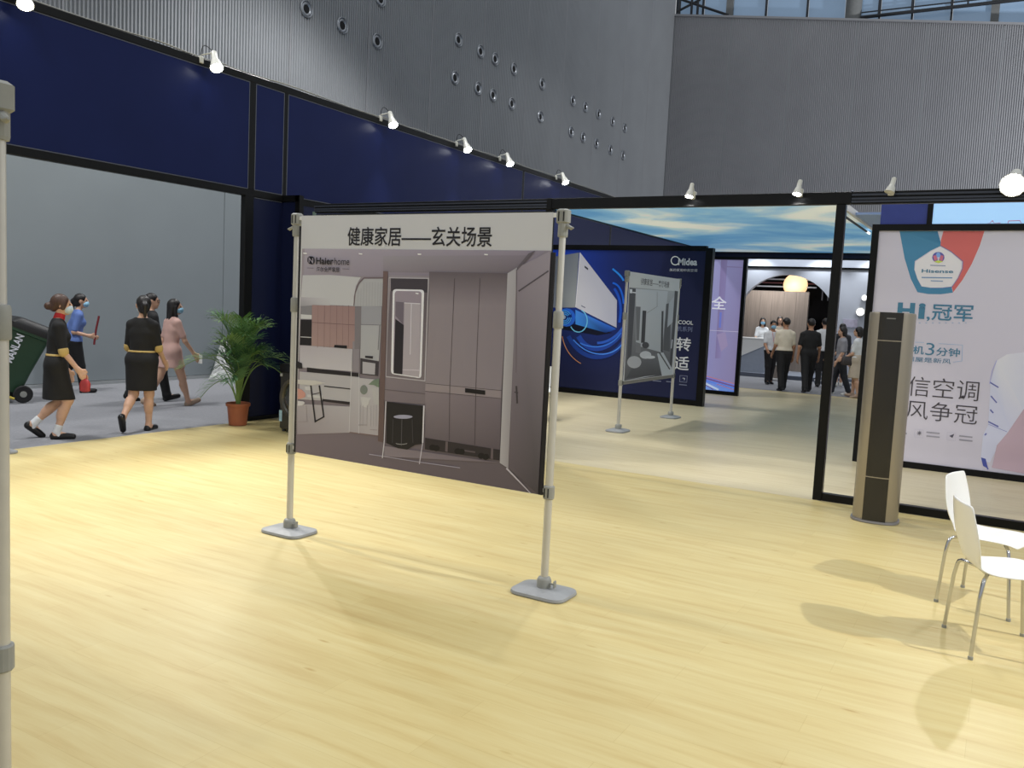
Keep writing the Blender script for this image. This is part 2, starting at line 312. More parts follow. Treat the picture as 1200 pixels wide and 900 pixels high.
ART = {
 'main': [
(1, (150, 140, 146, 140, 130, 136, 92, 82, 88, 112, 100, 108), (-4.312, 2.044, -2.322, 2.052, -2.290, 0.575, -4.351, 0.572)),
(2, (166, 156, 166, 138, 128, 140, 128, 117, 128, 150, 140, 150), (-4.288, 2.044, -2.378, 2.053, -2.567, 1.910, -4.289, 1.846)),
(3, (150, 142, 148, 128, 118, 128, 112, 102, 108, 135, 125, 132), (-3.590, 2.003, -2.491, 2.022, -2.614, 1.914, -3.585, 1.897)),
(3, (186, 183, 184), (-4.300, 1.860, -4.047, 1.868, -3.774, 1.859, -3.812, 1.801, -3.828, 1.729, -3.828, 1.665, -4.304, 1.660, -4.311, 1.694)),
(4, (168, 162, 168, 186, 183, 184, 182, 178, 180, 150, 145, 150), (-4.314, 1.707, -4.041, 1.709, -4.039, 1.660, -4.314, 1.644)),
(4, (168, 166, 168), (-3.584, 1.854, -3.743, 1.850, -3.787, 1.810, -3.815, 1.745, -3.821, 1.664, -3.582, 1.674)),
(5, (156, 153, 156), (-3.793, 1.786, -3.793, 1.668, -3.790, 1.668, -3.789, 1.786)),
(5, (156, 153, 156), (-3.768, 1.786, -3.769, 1.669, -3.765, 1.669, -3.765, 1.786)),
(5, (156, 153, 156), (-3.746, 1.827, -3.744, 1.670, -3.740, 1.670, -3.742, 1.827)),
(5, (156, 153, 156), (-3.721, 1.827, -3.720, 1.671, -3.716, 1.671, -3.717, 1.827)),
(5, (156, 153, 156), (-3.697, 1.828, -3.695, 1.672, -3.692, 1.672, -3.693, 1.828)),
(5, (156, 153, 156), (-3.673, 1.829, -3.671, 1.673, -3.667, 1.673, -3.669, 1.829)),
(5, (156, 153, 156), (-3.648, 1.829, -3.647, 1.674, -3.643, 1.674, -3.645, 1.829)),
(5, (156, 153, 156), (-3.624, 1.830, -3.623, 1.675, -3.619, 1.675, -3.621, 1.830)),
(5, (156, 153, 156), (-3.600, 1.831, -3.599, 1.676, -3.595, 1.676, -3.597, 1.831)),
(5, (112, 96, 100), (-3.577, 1.865, -3.747, 1.859, -3.743, 1.852, -3.577, 1.858)),
(5, (112, 96, 100), (-3.747, 1.859, -3.791, 1.823, -3.784, 1.820, -3.743, 1.852)),
(5, (112, 96, 100), (-3.791, 1.823, -3.820, 1.762, -3.812, 1.760, -3.784, 1.820)),
(5, (112, 96, 100), (-3.820, 1.762, -3.829, 1.669, -3.820, 1.669, -3.812, 1.760)),
(4, (150, 122, 120, 148, 120, 118, 155, 128, 124, 158, 132, 128), (-4.203, 1.657, -3.812, 1.662, -3.803, 1.376, -4.198, 1.372)),
(5, (140, 113, 111), (-4.150, 1.656, -4.143, 1.363, -4.138, 1.364, -4.145, 1.656)),
(5, (128, 102, 102), (-4.090, 1.659, -4.082, 1.368, -4.078, 1.368, -4.085, 1.659)),
(5, (140, 113, 111), (-4.036, 1.661, -4.028, 1.371, -4.024, 1.371, -4.031, 1.661)),
(5, (128, 102, 102), (-3.977, 1.664, -3.969, 1.375, -3.965, 1.375, -3.973, 1.664)),
(5, (140, 113, 111), (-3.924, 1.666, -3.916, 1.379, -3.911, 1.379, -3.920, 1.666)),
(5, (128, 102, 102), (-3.872, 1.668, -3.863, 1.382, -3.859, 1.382, -3.867, 1.668)),
(5, (120, 95, 96), (-4.199, 1.533, -3.810, 1.536, -3.810, 1.540, -4.198, 1.538)),
(5, (122, 115, 119), (-3.815, 1.662, -3.759, 1.666, -3.754, 1.379, -3.807, 1.375)),
(5, (30, 27, 30), (-3.986, 1.392, -3.874, 1.395, -3.873, 1.373, -3.990, 1.374)),
(4, (128, 124, 128), (-4.305, 1.643, -4.203, 1.653, -4.202, 1.565, -4.305, 1.562)),
(5, (196, 192, 192), (-4.306, 1.587, -4.203, 1.586, -4.202, 1.558, -4.306, 1.555)),
(5, (34, 31, 34), (-4.307, 1.549, -4.202, 1.552, -4.200, 1.375, -4.307, 1.369)),
(6, (180, 176, 178), (-4.302, 1.425, -4.200, 1.427, -4.200, 1.433, -4.302, 1.431)),
(4, (150, 148, 154), (-3.762, 1.668, -3.586, 1.671, -3.585, 1.550, -3.756, 1.544)),
(4, (166, 164, 167), (-3.758, 1.542, -3.585, 1.549, -3.594, 1.309, -3.755, 1.316)),
(5, (110, 106, 112), (-3.757, 1.542, -3.585, 1.547, -3.585, 1.551, -3.757, 1.546)),
(5, (120, 116, 120), (-3.601, 1.550, -3.607, 1.384, -3.599, 1.384, -3.592, 1.550)),
(3, (172, 164, 170, 178, 171, 176, 186, 180, 184, 184, 178, 182), (-4.308, 1.370, -3.828, 1.374, -3.822, 1.223, -4.305, 1.212)),
(4, (38, 34, 38), (-4.236, 1.217, -3.756, 1.215, -3.755, 1.189, -4.235, 1.186)),
(3, (172, 167, 170), (-4.304, 1.182, -3.755, 1.190, -3.748, 1.016, -4.300, 0.985)),
(4, (45, 40, 44), (-4.070, 1.095, -3.756, 1.098, -3.756, 1.106, -4.070, 1.103)),
(4, (44, 38, 42), (-4.079, 1.009, -3.748, 1.014, -3.747, 0.994, -4.082, 0.992)),
(3, (160, 152, 157, 172, 166, 170, 160, 152, 157, 142, 132, 138), (-4.319, 0.951, -3.833, 0.980, -3.828, 0.801, -4.312, 0.732)),
(4, (136, 128, 134), (-3.825, 1.427, -3.765, 1.430, -3.759, 1.219, -3.819, 1.223)),
(4, (178, 173, 176, 176, 171, 174, 168, 160, 164, 158, 150, 155), (-3.830, 1.182, -3.586, 1.185, -3.574, 0.809, -3.831, 0.802)),
(5, (120, 100, 100), (-3.831, 0.801, -3.574, 0.806, -3.573, 0.812, -3.830, 0.807)),
(5, (190, 186, 188), (-3.831, 1.372, -3.833, 0.802, -3.828, 0.803, -3.825, 1.372)),
(5, (192, 188, 190), (-3.763, 1.215, -3.748, 0.805, -3.744, 0.805, -3.759, 1.215)),
(5, (62, 57, 62), (-3.751, 1.318, -3.594, 1.309, -3.596, 1.209, -3.749, 1.211)),
(6, (168, 163, 168), (-3.732, 1.296, -3.622, 1.292, -3.623, 1.216, -3.730, 1.216)),
(6, (50, 46, 50), (-3.712, 1.337, -3.643, 1.339, -3.645, 1.321, -3.711, 1.323)),
(6, (118, 122, 116), (-3.681, 1.110, -3.683, 1.097, -3.690, 1.086, -3.700, 1.078, -3.712, 1.074, -3.724, 1.076, -3.735, 1.082, -3.743, 1.091, -3.746, 1.104, -3.744, 1.116, -3.737, 1.127, -3.727, 1.135, -3.715, 1.139, -3.702, 1.138, -3.692, 1.131, -3.684, 1.122)),
(6, (186, 182, 182), (-3.740, 1.056, -3.648, 1.060, -3.685, 0.988, -3.724, 0.995)),
(6, (112, 125, 108), (-3.675, 1.146, -3.631, 1.181, -3.586, 1.194, -3.583, 1.132, -3.629, 1.146)),
(6, (176, 172, 172), (-3.646, 1.131, -3.584, 1.136, -3.581, 1.016, -3.624, 1.021)),
(6, (150, 143, 147), (-3.739, 1.000, -3.736, 0.855, -3.733, 0.856, -3.736, 1.001)),
(6, (150, 143, 147), (-3.716, 1.003, -3.713, 0.858, -3.710, 0.858, -3.713, 1.003)),
(6, (150, 143, 147), (-3.682, 1.006, -3.678, 0.862, -3.675, 0.862, -3.679, 1.006)),
(6, (150, 143, 147), (-3.648, 1.010, -3.644, 0.866, -3.641, 0.866, -3.645, 1.010)),
(6, (150, 143, 147), (-3.625, 1.012, -3.621, 0.868, -3.618, 0.869, -3.622, 1.012)),
(6, (150, 143, 147), (-3.602, 1.014, -3.598, 0.871, -3.595, 0.871, -3.599, 1.014)),
(6, (140, 128, 132), (-3.750, 0.861, -3.675, 0.870, -3.675, 0.873, -3.750, 0.865)),
(6, (140, 128, 132), (-3.650, 0.841, -3.588, 0.845, -3.588, 0.849, -3.650, 0.844)),
(6, (190, 184, 178), (-4.317, 1.124, -4.164, 1.132, -4.052, 1.123, -4.187, 1.094, -4.314, 1.094)),
(7, (38, 34, 38), (-4.199, 1.092, -4.146, 0.834, -4.136, 0.852, -4.186, 1.095)),
(7, (38, 34, 38), (-4.146, 0.834, -4.056, 0.883, -4.070, 0.887, -4.136, 0.852)),
(7, (38, 34, 38), (-4.056, 0.883, -4.106, 1.102, -4.120, 1.099, -4.070, 0.887)),
(7, (60, 54, 58), (-4.172, 1.029, -4.098, 1.050, -4.100, 1.055, -4.174, 1.034)),
(6, (190, 186, 186), (-4.247, 1.081, -4.187, 1.088, -4.186, 1.058, -4.243, 1.058)),
(6, (188, 184, 184), (-4.223, 1.027, -4.074, 1.033, -4.079, 1.012, -4.222, 1.008)),
(7, (192, 140, 128), (-4.315, 1.061, -4.274, 1.055, -4.241, 1.033, -4.242, 1.006, -4.285, 0.991, -4.313, 0.984)),
(7, (196, 190, 190), (-4.312, 0.973, -4.259, 0.974, -4.241, 0.965, -4.270, 0.943, -4.311, 0.937)),
(7, (140, 130, 134), (-4.232, 0.950, -4.220, 0.836, -4.216, 0.833, -4.228, 0.951)),
(7, (140, 130, 134), (-4.220, 0.836, -4.305, 0.824, -4.304, 0.821, -4.216, 0.833)),
(7, (40, 36, 40), (-4.322, 1.254, -4.281, 1.243, -4.275, 1.206, -4.318, 1.202)),
(6, (108, 88, 86, 108, 88, 86, 98, 80, 78, 98, 80, 78), (-3.582, 1.905, -3.543, 1.903, -3.531, 0.771, -3.577, 0.773)),
(3, (150, 140, 144, 140, 130, 134, 118, 107, 112, 122, 110, 116), (-3.534, 1.878, -3.209, 1.884, -3.201, 1.061, -3.535, 1.047)),
(4, (66, 60, 66), (-3.518, 1.860, -3.220, 1.864, -3.218, 1.776, -3.514, 1.776)),
(4, (100, 90, 96, 96, 86, 92, 118, 108, 112, 118, 108, 112), (-3.519, 1.776, -3.218, 1.776, -3.214, 1.214, -3.530, 1.213)),
(7, (176, 168, 172), (-3.533, 1.859, -3.217, 1.863, -3.209, 1.870, -3.533, 1.865)),
(7, (176, 168, 172), (-3.217, 1.863, -3.214, 1.214, -3.206, 1.207, -3.209, 1.870)),
(7, (176, 168, 172), (-3.214, 1.214, -3.527, 1.215, -3.528, 1.208, -3.206, 1.207)),
(7, (170, 160, 164), (-3.524, 1.211, -3.530, 1.862, -3.536, 1.862, -3.531, 1.211)),
(5, (222, 218, 222), (-3.497, 1.767, -3.495, 1.777, -3.490, 1.784, -3.482, 1.788, -3.469, 1.790, -3.272, 1.793, -3.260, 1.792, -3.251, 1.788, -3.246, 1.781, -3.244, 1.772, -3.240, 1.246, -3.242, 1.236, -3.247, 1.229, -3.255, 1.226, -3.267, 1.225, -3.460, 1.232, -3.472, 1.234, -3.481, 1.238, -3.486, 1.245, -3.488, 1.255)),
(6, (146, 134, 144), (-3.480, 1.757, -3.478, 1.766, -3.473, 1.773, -3.464, 1.778, -3.452, 1.779, -3.290, 1.782, -3.278, 1.781, -3.269, 1.777, -3.264, 1.770, -3.263, 1.761, -3.256, 1.256, -3.258, 1.246, -3.263, 1.239, -3.271, 1.236, -3.283, 1.235, -3.441, 1.243, -3.453, 1.245, -3.462, 1.250, -3.468, 1.257, -3.470, 1.267)),
(7, (42, 38, 44), (-3.467, 1.597, -3.396, 1.560, -3.393, 1.237, -3.465, 1.239)),
(7, (110, 100, 110), (-3.469, 1.709, -3.403, 1.707, -3.401, 1.562, -3.467, 1.617)),
(7, (168, 158, 164), (-3.396, 1.705, -3.269, 1.705, -3.257, 1.232, -3.390, 1.237)),
(8, (205, 198, 204), (-3.398, 1.701, -3.269, 1.700, -3.269, 1.706, -3.398, 1.706)),
(8, (205, 198, 204), (-3.343, 1.702, -3.337, 1.371, -3.331, 1.372, -3.337, 1.702)),
(8, (200, 190, 196), (-3.392, 1.266, -3.254, 1.273, -3.254, 1.278, -3.392, 1.271)),
(8, (225, 222, 225), (-3.310, 1.772, -3.286, 1.771, -3.288, 1.763, -3.310, 1.765)),
(4, (100, 90, 94, 96, 86, 90, 132, 121, 126, 140, 129, 133), (-3.210, 1.908, -2.630, 1.912, -2.627, 1.720, -3.202, 1.696)),
(4, (140, 129, 133, 132, 121, 126, 132, 122, 128, 138, 127, 131), (-3.202, 1.696, -2.627, 1.720, -2.635, 1.202, -3.205, 1.195)),
(4, (148, 136, 138, 140, 128, 132, 138, 126, 130, 146, 133, 135), (-3.205, 1.195, -2.635, 1.202, -2.634, 1.152, -3.205, 1.144)),
(4, (132, 120, 125, 116, 105, 112, 92, 82, 88, 104, 94, 99), (-3.205, 1.144, -2.634, 1.152, -2.625, 0.837, -3.190, 0.839)),
(5, (78, 68, 72), (-3.016, 1.872, -3.016, 1.394, -3.012, 1.394, -3.011, 1.872)),
(5, (78, 68, 72), (-3.016, 1.394, -3.018, 1.198, -3.013, 1.199, -3.012, 1.394)),
(5, (78, 68, 72), (-3.018, 1.198, -3.005, 0.847, -3.000, 0.848, -3.013, 1.199)),
(5, (78, 68, 72), (-2.828, 1.877, -2.825, 1.371, -2.821, 1.371, -2.824, 1.877)),
(5, (78, 68, 72), (-2.825, 1.371, -2.822, 1.201, -2.817, 1.201, -2.821, 1.371)),
(5, (78, 68, 72), (-2.822, 1.201, -2.812, 0.842, -2.807, 0.843, -2.817, 1.201)),
(5, (84, 74, 78), (-3.205, 1.194, -2.635, 1.200, -2.635, 1.203, -3.205, 1.197)),
(5, (84, 74, 78), (-3.205, 1.142, -2.634, 1.151, -2.634, 1.154, -3.204, 1.146)),
(5, (92, 82, 86), (-3.534, 1.124, -3.204, 1.125, -3.204, 1.128, -3.534, 1.127)),
(6, (26, 23, 26), (-2.899, 1.192, -2.750, 1.191, -2.749, 1.164, -2.898, 1.165)),
(5, (36, 33, 35), (-3.512, 1.045, -3.210, 1.049, -3.205, 0.803, -3.270, 0.785, -3.332, 0.747, -3.408, 0.747, -3.508, 0.770)),
(6, (196, 190, 196), (-3.524, 1.048, -3.527, 0.768, -3.519, 0.769, -3.516, 1.048)),
(6, (196, 190, 196), (-3.527, 0.768, -3.538, 0.664, -3.530, 0.664, -3.519, 0.769)),
(6, (206, 200, 206), (-3.215, 1.051, -3.213, 0.807, -3.202, 0.808, -3.204, 1.051)),
(6, (186, 178, 188), (-3.211, 0.807, -3.231, 0.665, -3.224, 0.665, -3.204, 0.807)),
(7, (156, 153, 172), (-3.296, 0.969, -3.302, 0.963, -3.318, 0.957, -3.343, 0.951, -3.373, 0.947, -3.403, 0.945, -3.429, 0.945, -3.446, 0.947, -3.452, 0.952, -3.446, 0.957, -3.429, 0.963, -3.404, 0.969, -3.374, 0.973, -3.344, 0.975, -3.319, 0.975, -3.302, 0.973)),
(7, (76, 72, 76), (-3.385, 0.942, -3.382, 0.766, -3.375, 0.766, -3.378, 0.942)),
(7, (66, 62, 66), (-3.456, 0.934, -3.456, 0.777, -3.451, 0.777, -3.451, 0.934)),
(7, (66, 62, 66), (-3.301, 0.951, -3.288, 0.797, -3.283, 0.798, -3.296, 0.952)),
(8, (140, 136, 136), (-3.336, 0.791, -3.336, 0.789, -3.332, 0.786, -3.331, 0.789)),
(8, (140, 136, 136), (-3.336, 0.789, -3.339, 0.788, -3.337, 0.784, -3.332, 0.786)),
(8, (140, 136, 136), (-3.339, 0.788, -3.345, 0.786, -3.343, 0.782, -3.337, 0.784)),
(8, (140, 136, 136), (-3.345, 0.786, -3.353, 0.784, -3.352, 0.779, -3.343, 0.782)),
(8, (140, 136, 136), (-3.353, 0.784, -3.362, 0.782, -3.361, 0.777, -3.352, 0.779)),
(8, (140, 136, 136), (-3.362, 0.782, -3.372, 0.780, -3.372, 0.776, -3.361, 0.777)),
(8, (140, 136, 136), (-3.372, 0.780, -3.383, 0.779, -3.383, 0.774, -3.372, 0.776)),
(8, (140, 136, 136), (-3.383, 0.779, -3.393, 0.778, -3.394, 0.773, -3.383, 0.774)),
(8, (140, 136, 136), (-3.393, 0.778, -3.403, 0.778, -3.403, 0.773, -3.394, 0.773)),
(8, (140, 136, 136), (-3.403, 0.778, -3.411, 0.778, -3.412, 0.773, -3.403, 0.773)),
(8, (140, 136, 136), (-3.411, 0.778, -3.417, 0.778, -3.418, 0.774, -3.412, 0.773)),
(8, (140, 136, 136), (-3.417, 0.778, -3.420, 0.779, -3.423, 0.775, -3.418, 0.774)),
(8, (140, 136, 136), (-3.420, 0.779, -3.421, 0.780, -3.425, 0.777, -3.423, 0.775)),
(5, (50, 44, 47), (-3.190, 0.843, -2.625, 0.837, -2.622, 0.771, -3.189, 0.768)),
(6, (98, 86, 90), (-3.029, 0.839, -3.011, 0.840, -3.010, 0.773, -3.029, 0.775)),
(6, (98, 86, 90), (-2.688, 0.843, -2.672, 0.842, -2.670, 0.772, -2.688, 0.773)),
(6, (88, 78, 82), (-2.882, 0.804, -2.803, 0.804, -2.803, 0.794, -2.882, 0.794)),
(6, (28, 25, 27), (-3.101, 0.791, -3.103, 0.783, -3.108, 0.776, -3.116, 0.771, -3.126, 0.768, -3.136, 0.768, -3.145, 0.771, -3.151, 0.777, -3.153, 0.784, -3.152, 0.792, -3.146, 0.799, -3.138, 0.805, -3.128, 0.807, -3.118, 0.807, -3.109, 0.804, -3.103, 0.798)),
(6, (28, 25, 27), (-3.071, 0.790, -3.073, 0.782, -3.078, 0.775, -3.086, 0.770, -3.096, 0.767, -3.106, 0.767, -3.115, 0.770, -3.121, 0.776, -3.123, 0.783, -3.122, 0.791, -3.116, 0.798, -3.108, 0.803, -3.098, 0.806, -3.088, 0.806, -3.080, 0.803, -3.074, 0.797)),
(6, (28, 25, 27), (-2.908, 0.791, -2.910, 0.784, -2.915, 0.777, -2.923, 0.771, -2.932, 0.769, -2.942, 0.769, -2.950, 0.772, -2.956, 0.778, -2.959, 0.785, -2.957, 0.792, -2.952, 0.799, -2.944, 0.805, -2.934, 0.807, -2.925, 0.807, -2.916, 0.804, -2.910, 0.798)),
(6, (28, 25, 27), (-2.880, 0.792, -2.881, 0.785, -2.886, 0.778, -2.894, 0.772, -2.904, 0.770, -2.913, 0.770, -2.922, 0.773, -2.927, 0.778, -2.930, 0.786, -2.928, 0.793, -2.923, 0.800, -2.915, 0.805, -2.906, 0.808, -2.896, 0.808, -2.888, 0.805, -2.882, 0.799)),
(6, (28, 25, 27), (-2.733, 0.785, -2.734, 0.778, -2.739, 0.771, -2.747, 0.766, -2.756, 0.763, -2.765, 0.763, -2.774, 0.766, -2.779, 0.772, -2.781, 0.779, -2.780, 0.786, -2.775, 0.793, -2.767, 0.798, -2.758, 0.801, -2.749, 0.801, -2.740, 0.798, -2.735, 0.792)),
(6, (28, 25, 27), (-2.699, 0.783, -2.701, 0.776, -2.706, 0.769, -2.713, 0.764, -2.722, 0.761, -2.732, 0.761, -2.740, 0.764, -2.746, 0.770, -2.748, 0.777, -2.746, 0.784, -2.741, 0.791, -2.734, 0.796, -2.724, 0.799, -2.715, 0.799, -2.707, 0.796, -2.702, 0.790)),
(2, (128, 117, 124, 122, 111, 118, 118, 106, 114, 132, 121, 128), (-3.522, 0.748, -3.186, 0.751, -2.623, 0.757, -3.519, 0.677)),
(3, (160, 152, 166), (-3.649, 0.672, -3.519, 0.674, -3.518, 0.679, -3.648, 0.678)),
(3, (160, 152, 166), (-3.519, 0.674, -3.219, 0.676, -3.218, 0.681, -3.518, 0.679)),
(3, (160, 152, 166), (-3.219, 0.676, -2.911, 0.682, -2.910, 0.687, -3.218, 0.681)),
(5, (168, 163, 166, 160, 155, 158, 150, 143, 147, 170, 164, 167), (-2.630, 1.912, -2.567, 1.947, -2.559, 0.730, -2.621, 0.756)),
(5, (138, 128, 136, 150, 140, 148, 72, 66, 69, 96, 86, 92), (-2.567, 1.947, -2.344, 2.049, -2.333, 0.603, -2.557, 0.731)),
(6, (96, 88, 94), (-2.567, 1.947, -2.492, 2.032, -2.446, 2.050, -2.564, 1.930)),
(7, (84, 76, 82), (-2.544, 1.804, -2.349, 1.929, -2.355, 1.936, -2.550, 1.811)),
(7, (110, 100, 106), (-2.572, 1.937, -2.540, 1.320, -2.533, 1.320, -2.565, 1.937)),
(7, (182, 174, 182), (-2.576, 0.726, -2.399, 0.591, -2.390, 0.600, -2.567, 0.735)),
(7, (66, 60, 63), (-2.536, 1.238, -2.524, 1.133, -2.512, 1.135, -2.524, 1.240)),
(7, (66, 60, 63), (-2.543, 1.198, -2.514, 1.197, -2.514, 1.202, -2.542, 1.204)),
(4, (235, 232, 238), (-4.296, 2.017, -4.261, 2.015, -4.262, 2.007, -4.293, 2.008)),
(4, (235, 232, 238), (-3.795, 2.019, -3.762, 2.017, -3.764, 2.010, -3.792, 2.011)),
(4, (235, 232, 238), (-3.307, 2.022, -3.277, 2.021, -3.278, 2.014, -3.304, 2.014)),
(4, (235, 232, 238), (-2.803, 2.026, -2.776, 2.025, -2.777, 2.018, -2.800, 2.019)),
(4, (24, 22, 30), (-4.254, 1.971, -4.253, 1.981, -4.247, 1.988, -4.237, 1.992, -4.223, 1.992, -4.219, 1.992, -4.205, 1.990, -4.195, 1.985, -4.189, 1.977, -4.187, 1.967, -4.186, 1.960, -4.188, 1.950, -4.194, 1.943, -4.203, 1.939, -4.217, 1.938, -4.221, 1.939, -4.235, 1.941, -4.245, 1.946, -4.252, 1.953, -4.254, 1.964)),
(5, (150, 140, 150), (-4.234, 1.948, -4.235, 1.972, -4.243, 1.989, -4.242, 1.948)),
(5, (150, 140, 150), (-4.235, 1.972, -4.198, 1.940, -4.207, 1.957, -4.243, 1.989)),
(5, (150, 140, 150), (-4.198, 1.940, -4.200, 1.981, -4.208, 1.981, -4.207, 1.957)),
(4, (90, 82, 92), (-4.254, 1.910, -4.195, 1.909, -4.194, 1.912, -4.254, 1.913)),
(4, (90, 82, 92), (-3.934, 1.911, -3.871, 1.909, -3.871, 1.912, -3.934, 1.914)),
],
 'midea': [
(1, (29, 67, 198, 29, 70, 207, 29, 66, 196, 29, 64, 188), (-9.162, 2.938, -8.693, 2.936, -8.673, 2.582, -9.142, 2.584)),
(1, (29, 64, 188, 29, 66, 196, 29, 59, 168, 28, 57, 161), (-9.142, 2.584, -8.673, 2.582, -8.652, 2.227, -9.122, 2.229)),
(1, (28, 57, 161, 29, 59, 168, 28, 50, 135, 28, 48, 129), (-9.122, 2.229, -8.652, 2.227, -8.631, 1.871, -9.102, 1.874)),
(1, (28, 48, 129, 28, 50, 135, 27, 42, 107, 27, 41, 103), (-9.102, 1.874, -8.631, 1.871, -8.611, 1.514, -9.082, 1.517)),
(1, (27, 41, 103, 27, 42, 107, 27, 37, 88, 27, 36, 86), (-9.082, 1.517, -8.611, 1.514, -8.590, 1.156, -9.061, 1.160)),
(1, (27, 36, 86, 27, 37, 88, 27, 34, 77, 27, 34, 77), (-9.061, 1.160, -8.590, 1.156, -8.569, 0.798, -9.041, 0.802)),
(1, (27, 34, 77, 27, 34, 77, 27, 33, 73, 27, 33, 73), (-9.041, 0.802, -8.569, 0.798, -8.548, 0.438, -9.021, 0.442)),
(1, (27, 33, 73, 27, 33, 73, 27, 33, 72, 27, 33, 72), (-9.021, 0.442, -8.548, 0.438, -8.527, 0.078, -9.000, 0.082)),
(1, (29, 70, 207, 29, 67, 198, 29, 64, 189, 29, 66, 196), (-8.693, 2.936, -8.237, 2.934, -8.216, 2.580, -8.673, 2.582)),
(1, (29, 66, 196, 29, 64, 189, 28, 58, 165, 29, 59, 168), (-8.673, 2.582, -8.216, 2.580, -8.194, 2.224, -8.652, 2.227)),
(1, (29, 59, 168, 28, 58, 165, 28, 51, 138, 28, 50, 135), (-8.652, 2.227, -8.194, 2.224, -8.173, 1.868, -8.631, 1.871)),
(1, (28, 50, 135, 28, 51, 138, 27, 44, 112, 27, 42, 107), (-8.631, 1.871, -8.173, 1.868, -8.152, 1.511, -8.611, 1.514)),
(1, (27, 42, 107, 27, 44, 112, 27, 38, 91, 27, 37, 88), (-8.611, 1.514, -8.152, 1.511, -8.130, 1.153, -8.590, 1.156)),
(1, (27, 37, 88, 27, 38, 91, 27, 34, 78, 27, 34, 77), (-8.590, 1.156, -8.130, 1.153, -8.109, 0.794, -8.569, 0.798)),
(1, (27, 34, 77, 27, 34, 78, 27, 33, 73, 27, 33, 73), (-8.569, 0.798, -8.109, 0.794, -8.087, 0.434, -8.548, 0.438)),
(1, (27, 33, 73, 27, 33, 73, 27, 33, 72, 27, 33, 72), (-8.548, 0.438, -8.087, 0.434, -8.066, 0.073, -8.527, 0.078)),
(1, (29, 67, 198, 29, 61, 175, 29, 59, 169, 29, 64, 189), (-8.237, 2.934, -7.792, 2.932, -7.770, 2.577, -8.216, 2.580)),
(1, (29, 64, 189, 29, 59, 169, 28, 56, 156, 28, 58, 165), (-8.216, 2.580, -7.770, 2.577, -7.748, 2.222, -8.194, 2.224)),
(1, (28, 58, 165, 28, 56, 156, 28, 52, 143, 28, 51, 138), (-8.194, 2.224, -7.748, 2.222, -7.727, 1.865, -8.173, 1.868)),
(1, (28, 51, 138, 28, 52, 143, 28, 47, 124, 27, 44, 112), (-8.173, 1.868, -7.727, 1.865, -7.705, 1.508, -8.152, 1.511)),
(1, (27, 44, 112, 28, 47, 124, 27, 40, 98, 27, 38, 91), (-8.152, 1.511, -7.705, 1.508, -7.683, 1.149, -8.130, 1.153)),
(1, (27, 38, 91, 27, 40, 98, 27, 35, 80, 27, 34, 78), (-8.130, 1.153, -7.683, 1.149, -7.661, 0.790, -8.109, 0.794)),
(1, (27, 34, 78, 27, 35, 80, 27, 33, 74, 27, 33, 73), (-8.109, 0.794, -7.661, 0.790, -7.639, 0.430, -8.087, 0.434)),
(1, (27, 33, 73, 27, 33, 74, 27, 33, 72, 27, 33, 72), (-8.087, 0.434, -7.639, 0.430, -7.616, 0.069, -8.066, 0.073)),
(1, (29, 61, 175, 28, 53, 145, 28, 52, 143, 29, 59, 169), (-7.792, 2.932, -7.358, 2.930, -7.336, 2.575, -7.770, 2.577)),
(1, (29, 59, 169, 28, 52, 143, 28, 52, 143, 28, 56, 156), (-7.770, 2.577, -7.336, 2.575, -7.314, 2.219, -7.748, 2.222)),
(1, (28, 56, 156, 28, 52, 143, 28, 53, 146, 28, 52, 143), (-7.748, 2.222, -7.314, 2.219, -7.291, 1.862, -7.727, 1.865)),
(1, (28, 52, 143, 28, 53, 146, 28, 49, 134, 28, 47, 124), (-7.727, 1.865, -7.291, 1.862, -7.269, 1.505, -7.705, 1.508)),
(1, (28, 47, 124, 28, 49, 134, 27, 41, 104, 27, 40, 98), (-7.705, 1.508, -7.269, 1.505, -7.246, 1.146, -7.683, 1.149)),
(1, (27, 40, 98, 27, 41, 104, 27, 35, 82, 27, 35, 80), (-7.683, 1.149, -7.246, 1.146, -7.224, 0.786, -7.661, 0.790)),
(1, (27, 35, 80, 27, 35, 82, 27, 33, 74, 27, 33, 74), (-7.661, 0.790, -7.224, 0.786, -7.201, 0.426, -7.639, 0.430)),
(1, (27, 33, 74, 27, 33, 74, 27, 33, 72, 27, 33, 72), (-7.639, 0.430, -7.201, 0.426, -7.178, 0.064, -7.616, 0.069)),
(1, (28, 53, 145, 27, 45, 117, 27, 45, 118, 28, 52, 143), (-7.358, 2.930, -6.936, 2.928, -6.913, 2.573, -7.336, 2.575)),
(1, (28, 52, 143, 27, 45, 118, 28, 47, 124, 28, 52, 143), (-7.336, 2.575, -6.913, 2.573, -6.890, 2.217, -7.314, 2.219)),
(1, (28, 52, 143, 28, 47, 124, 28, 49, 134, 28, 53, 146), (-7.314, 2.219, -6.890, 2.217, -6.867, 1.860, -7.291, 1.862)),
(1, (28, 53, 146, 28, 49, 134, 28, 48, 127, 28, 49, 134), (-7.291, 1.862, -6.867, 1.860, -6.844, 1.502, -7.269, 1.505)),
(1, (28, 49, 134, 28, 48, 127, 27, 41, 101, 27, 41, 104), (-7.269, 1.505, -6.844, 1.502, -6.821, 1.143, -7.246, 1.146)),
(1, (27, 41, 104, 27, 41, 101, 27, 35, 81, 27, 35, 82), (-7.246, 1.146, -6.821, 1.143, -6.797, 0.783, -7.224, 0.786)),
(1, (27, 35, 82, 27, 35, 81, 27, 33, 73, 27, 33, 74), (-7.224, 0.786, -6.797, 0.783, -6.774, 0.422, -7.201, 0.426)),
(1, (27, 33, 74, 27, 33, 73, 27, 33, 72, 27, 33, 72), (-7.201, 0.426, -6.774, 0.422, -6.751, 0.060, -7.178, 0.064)),
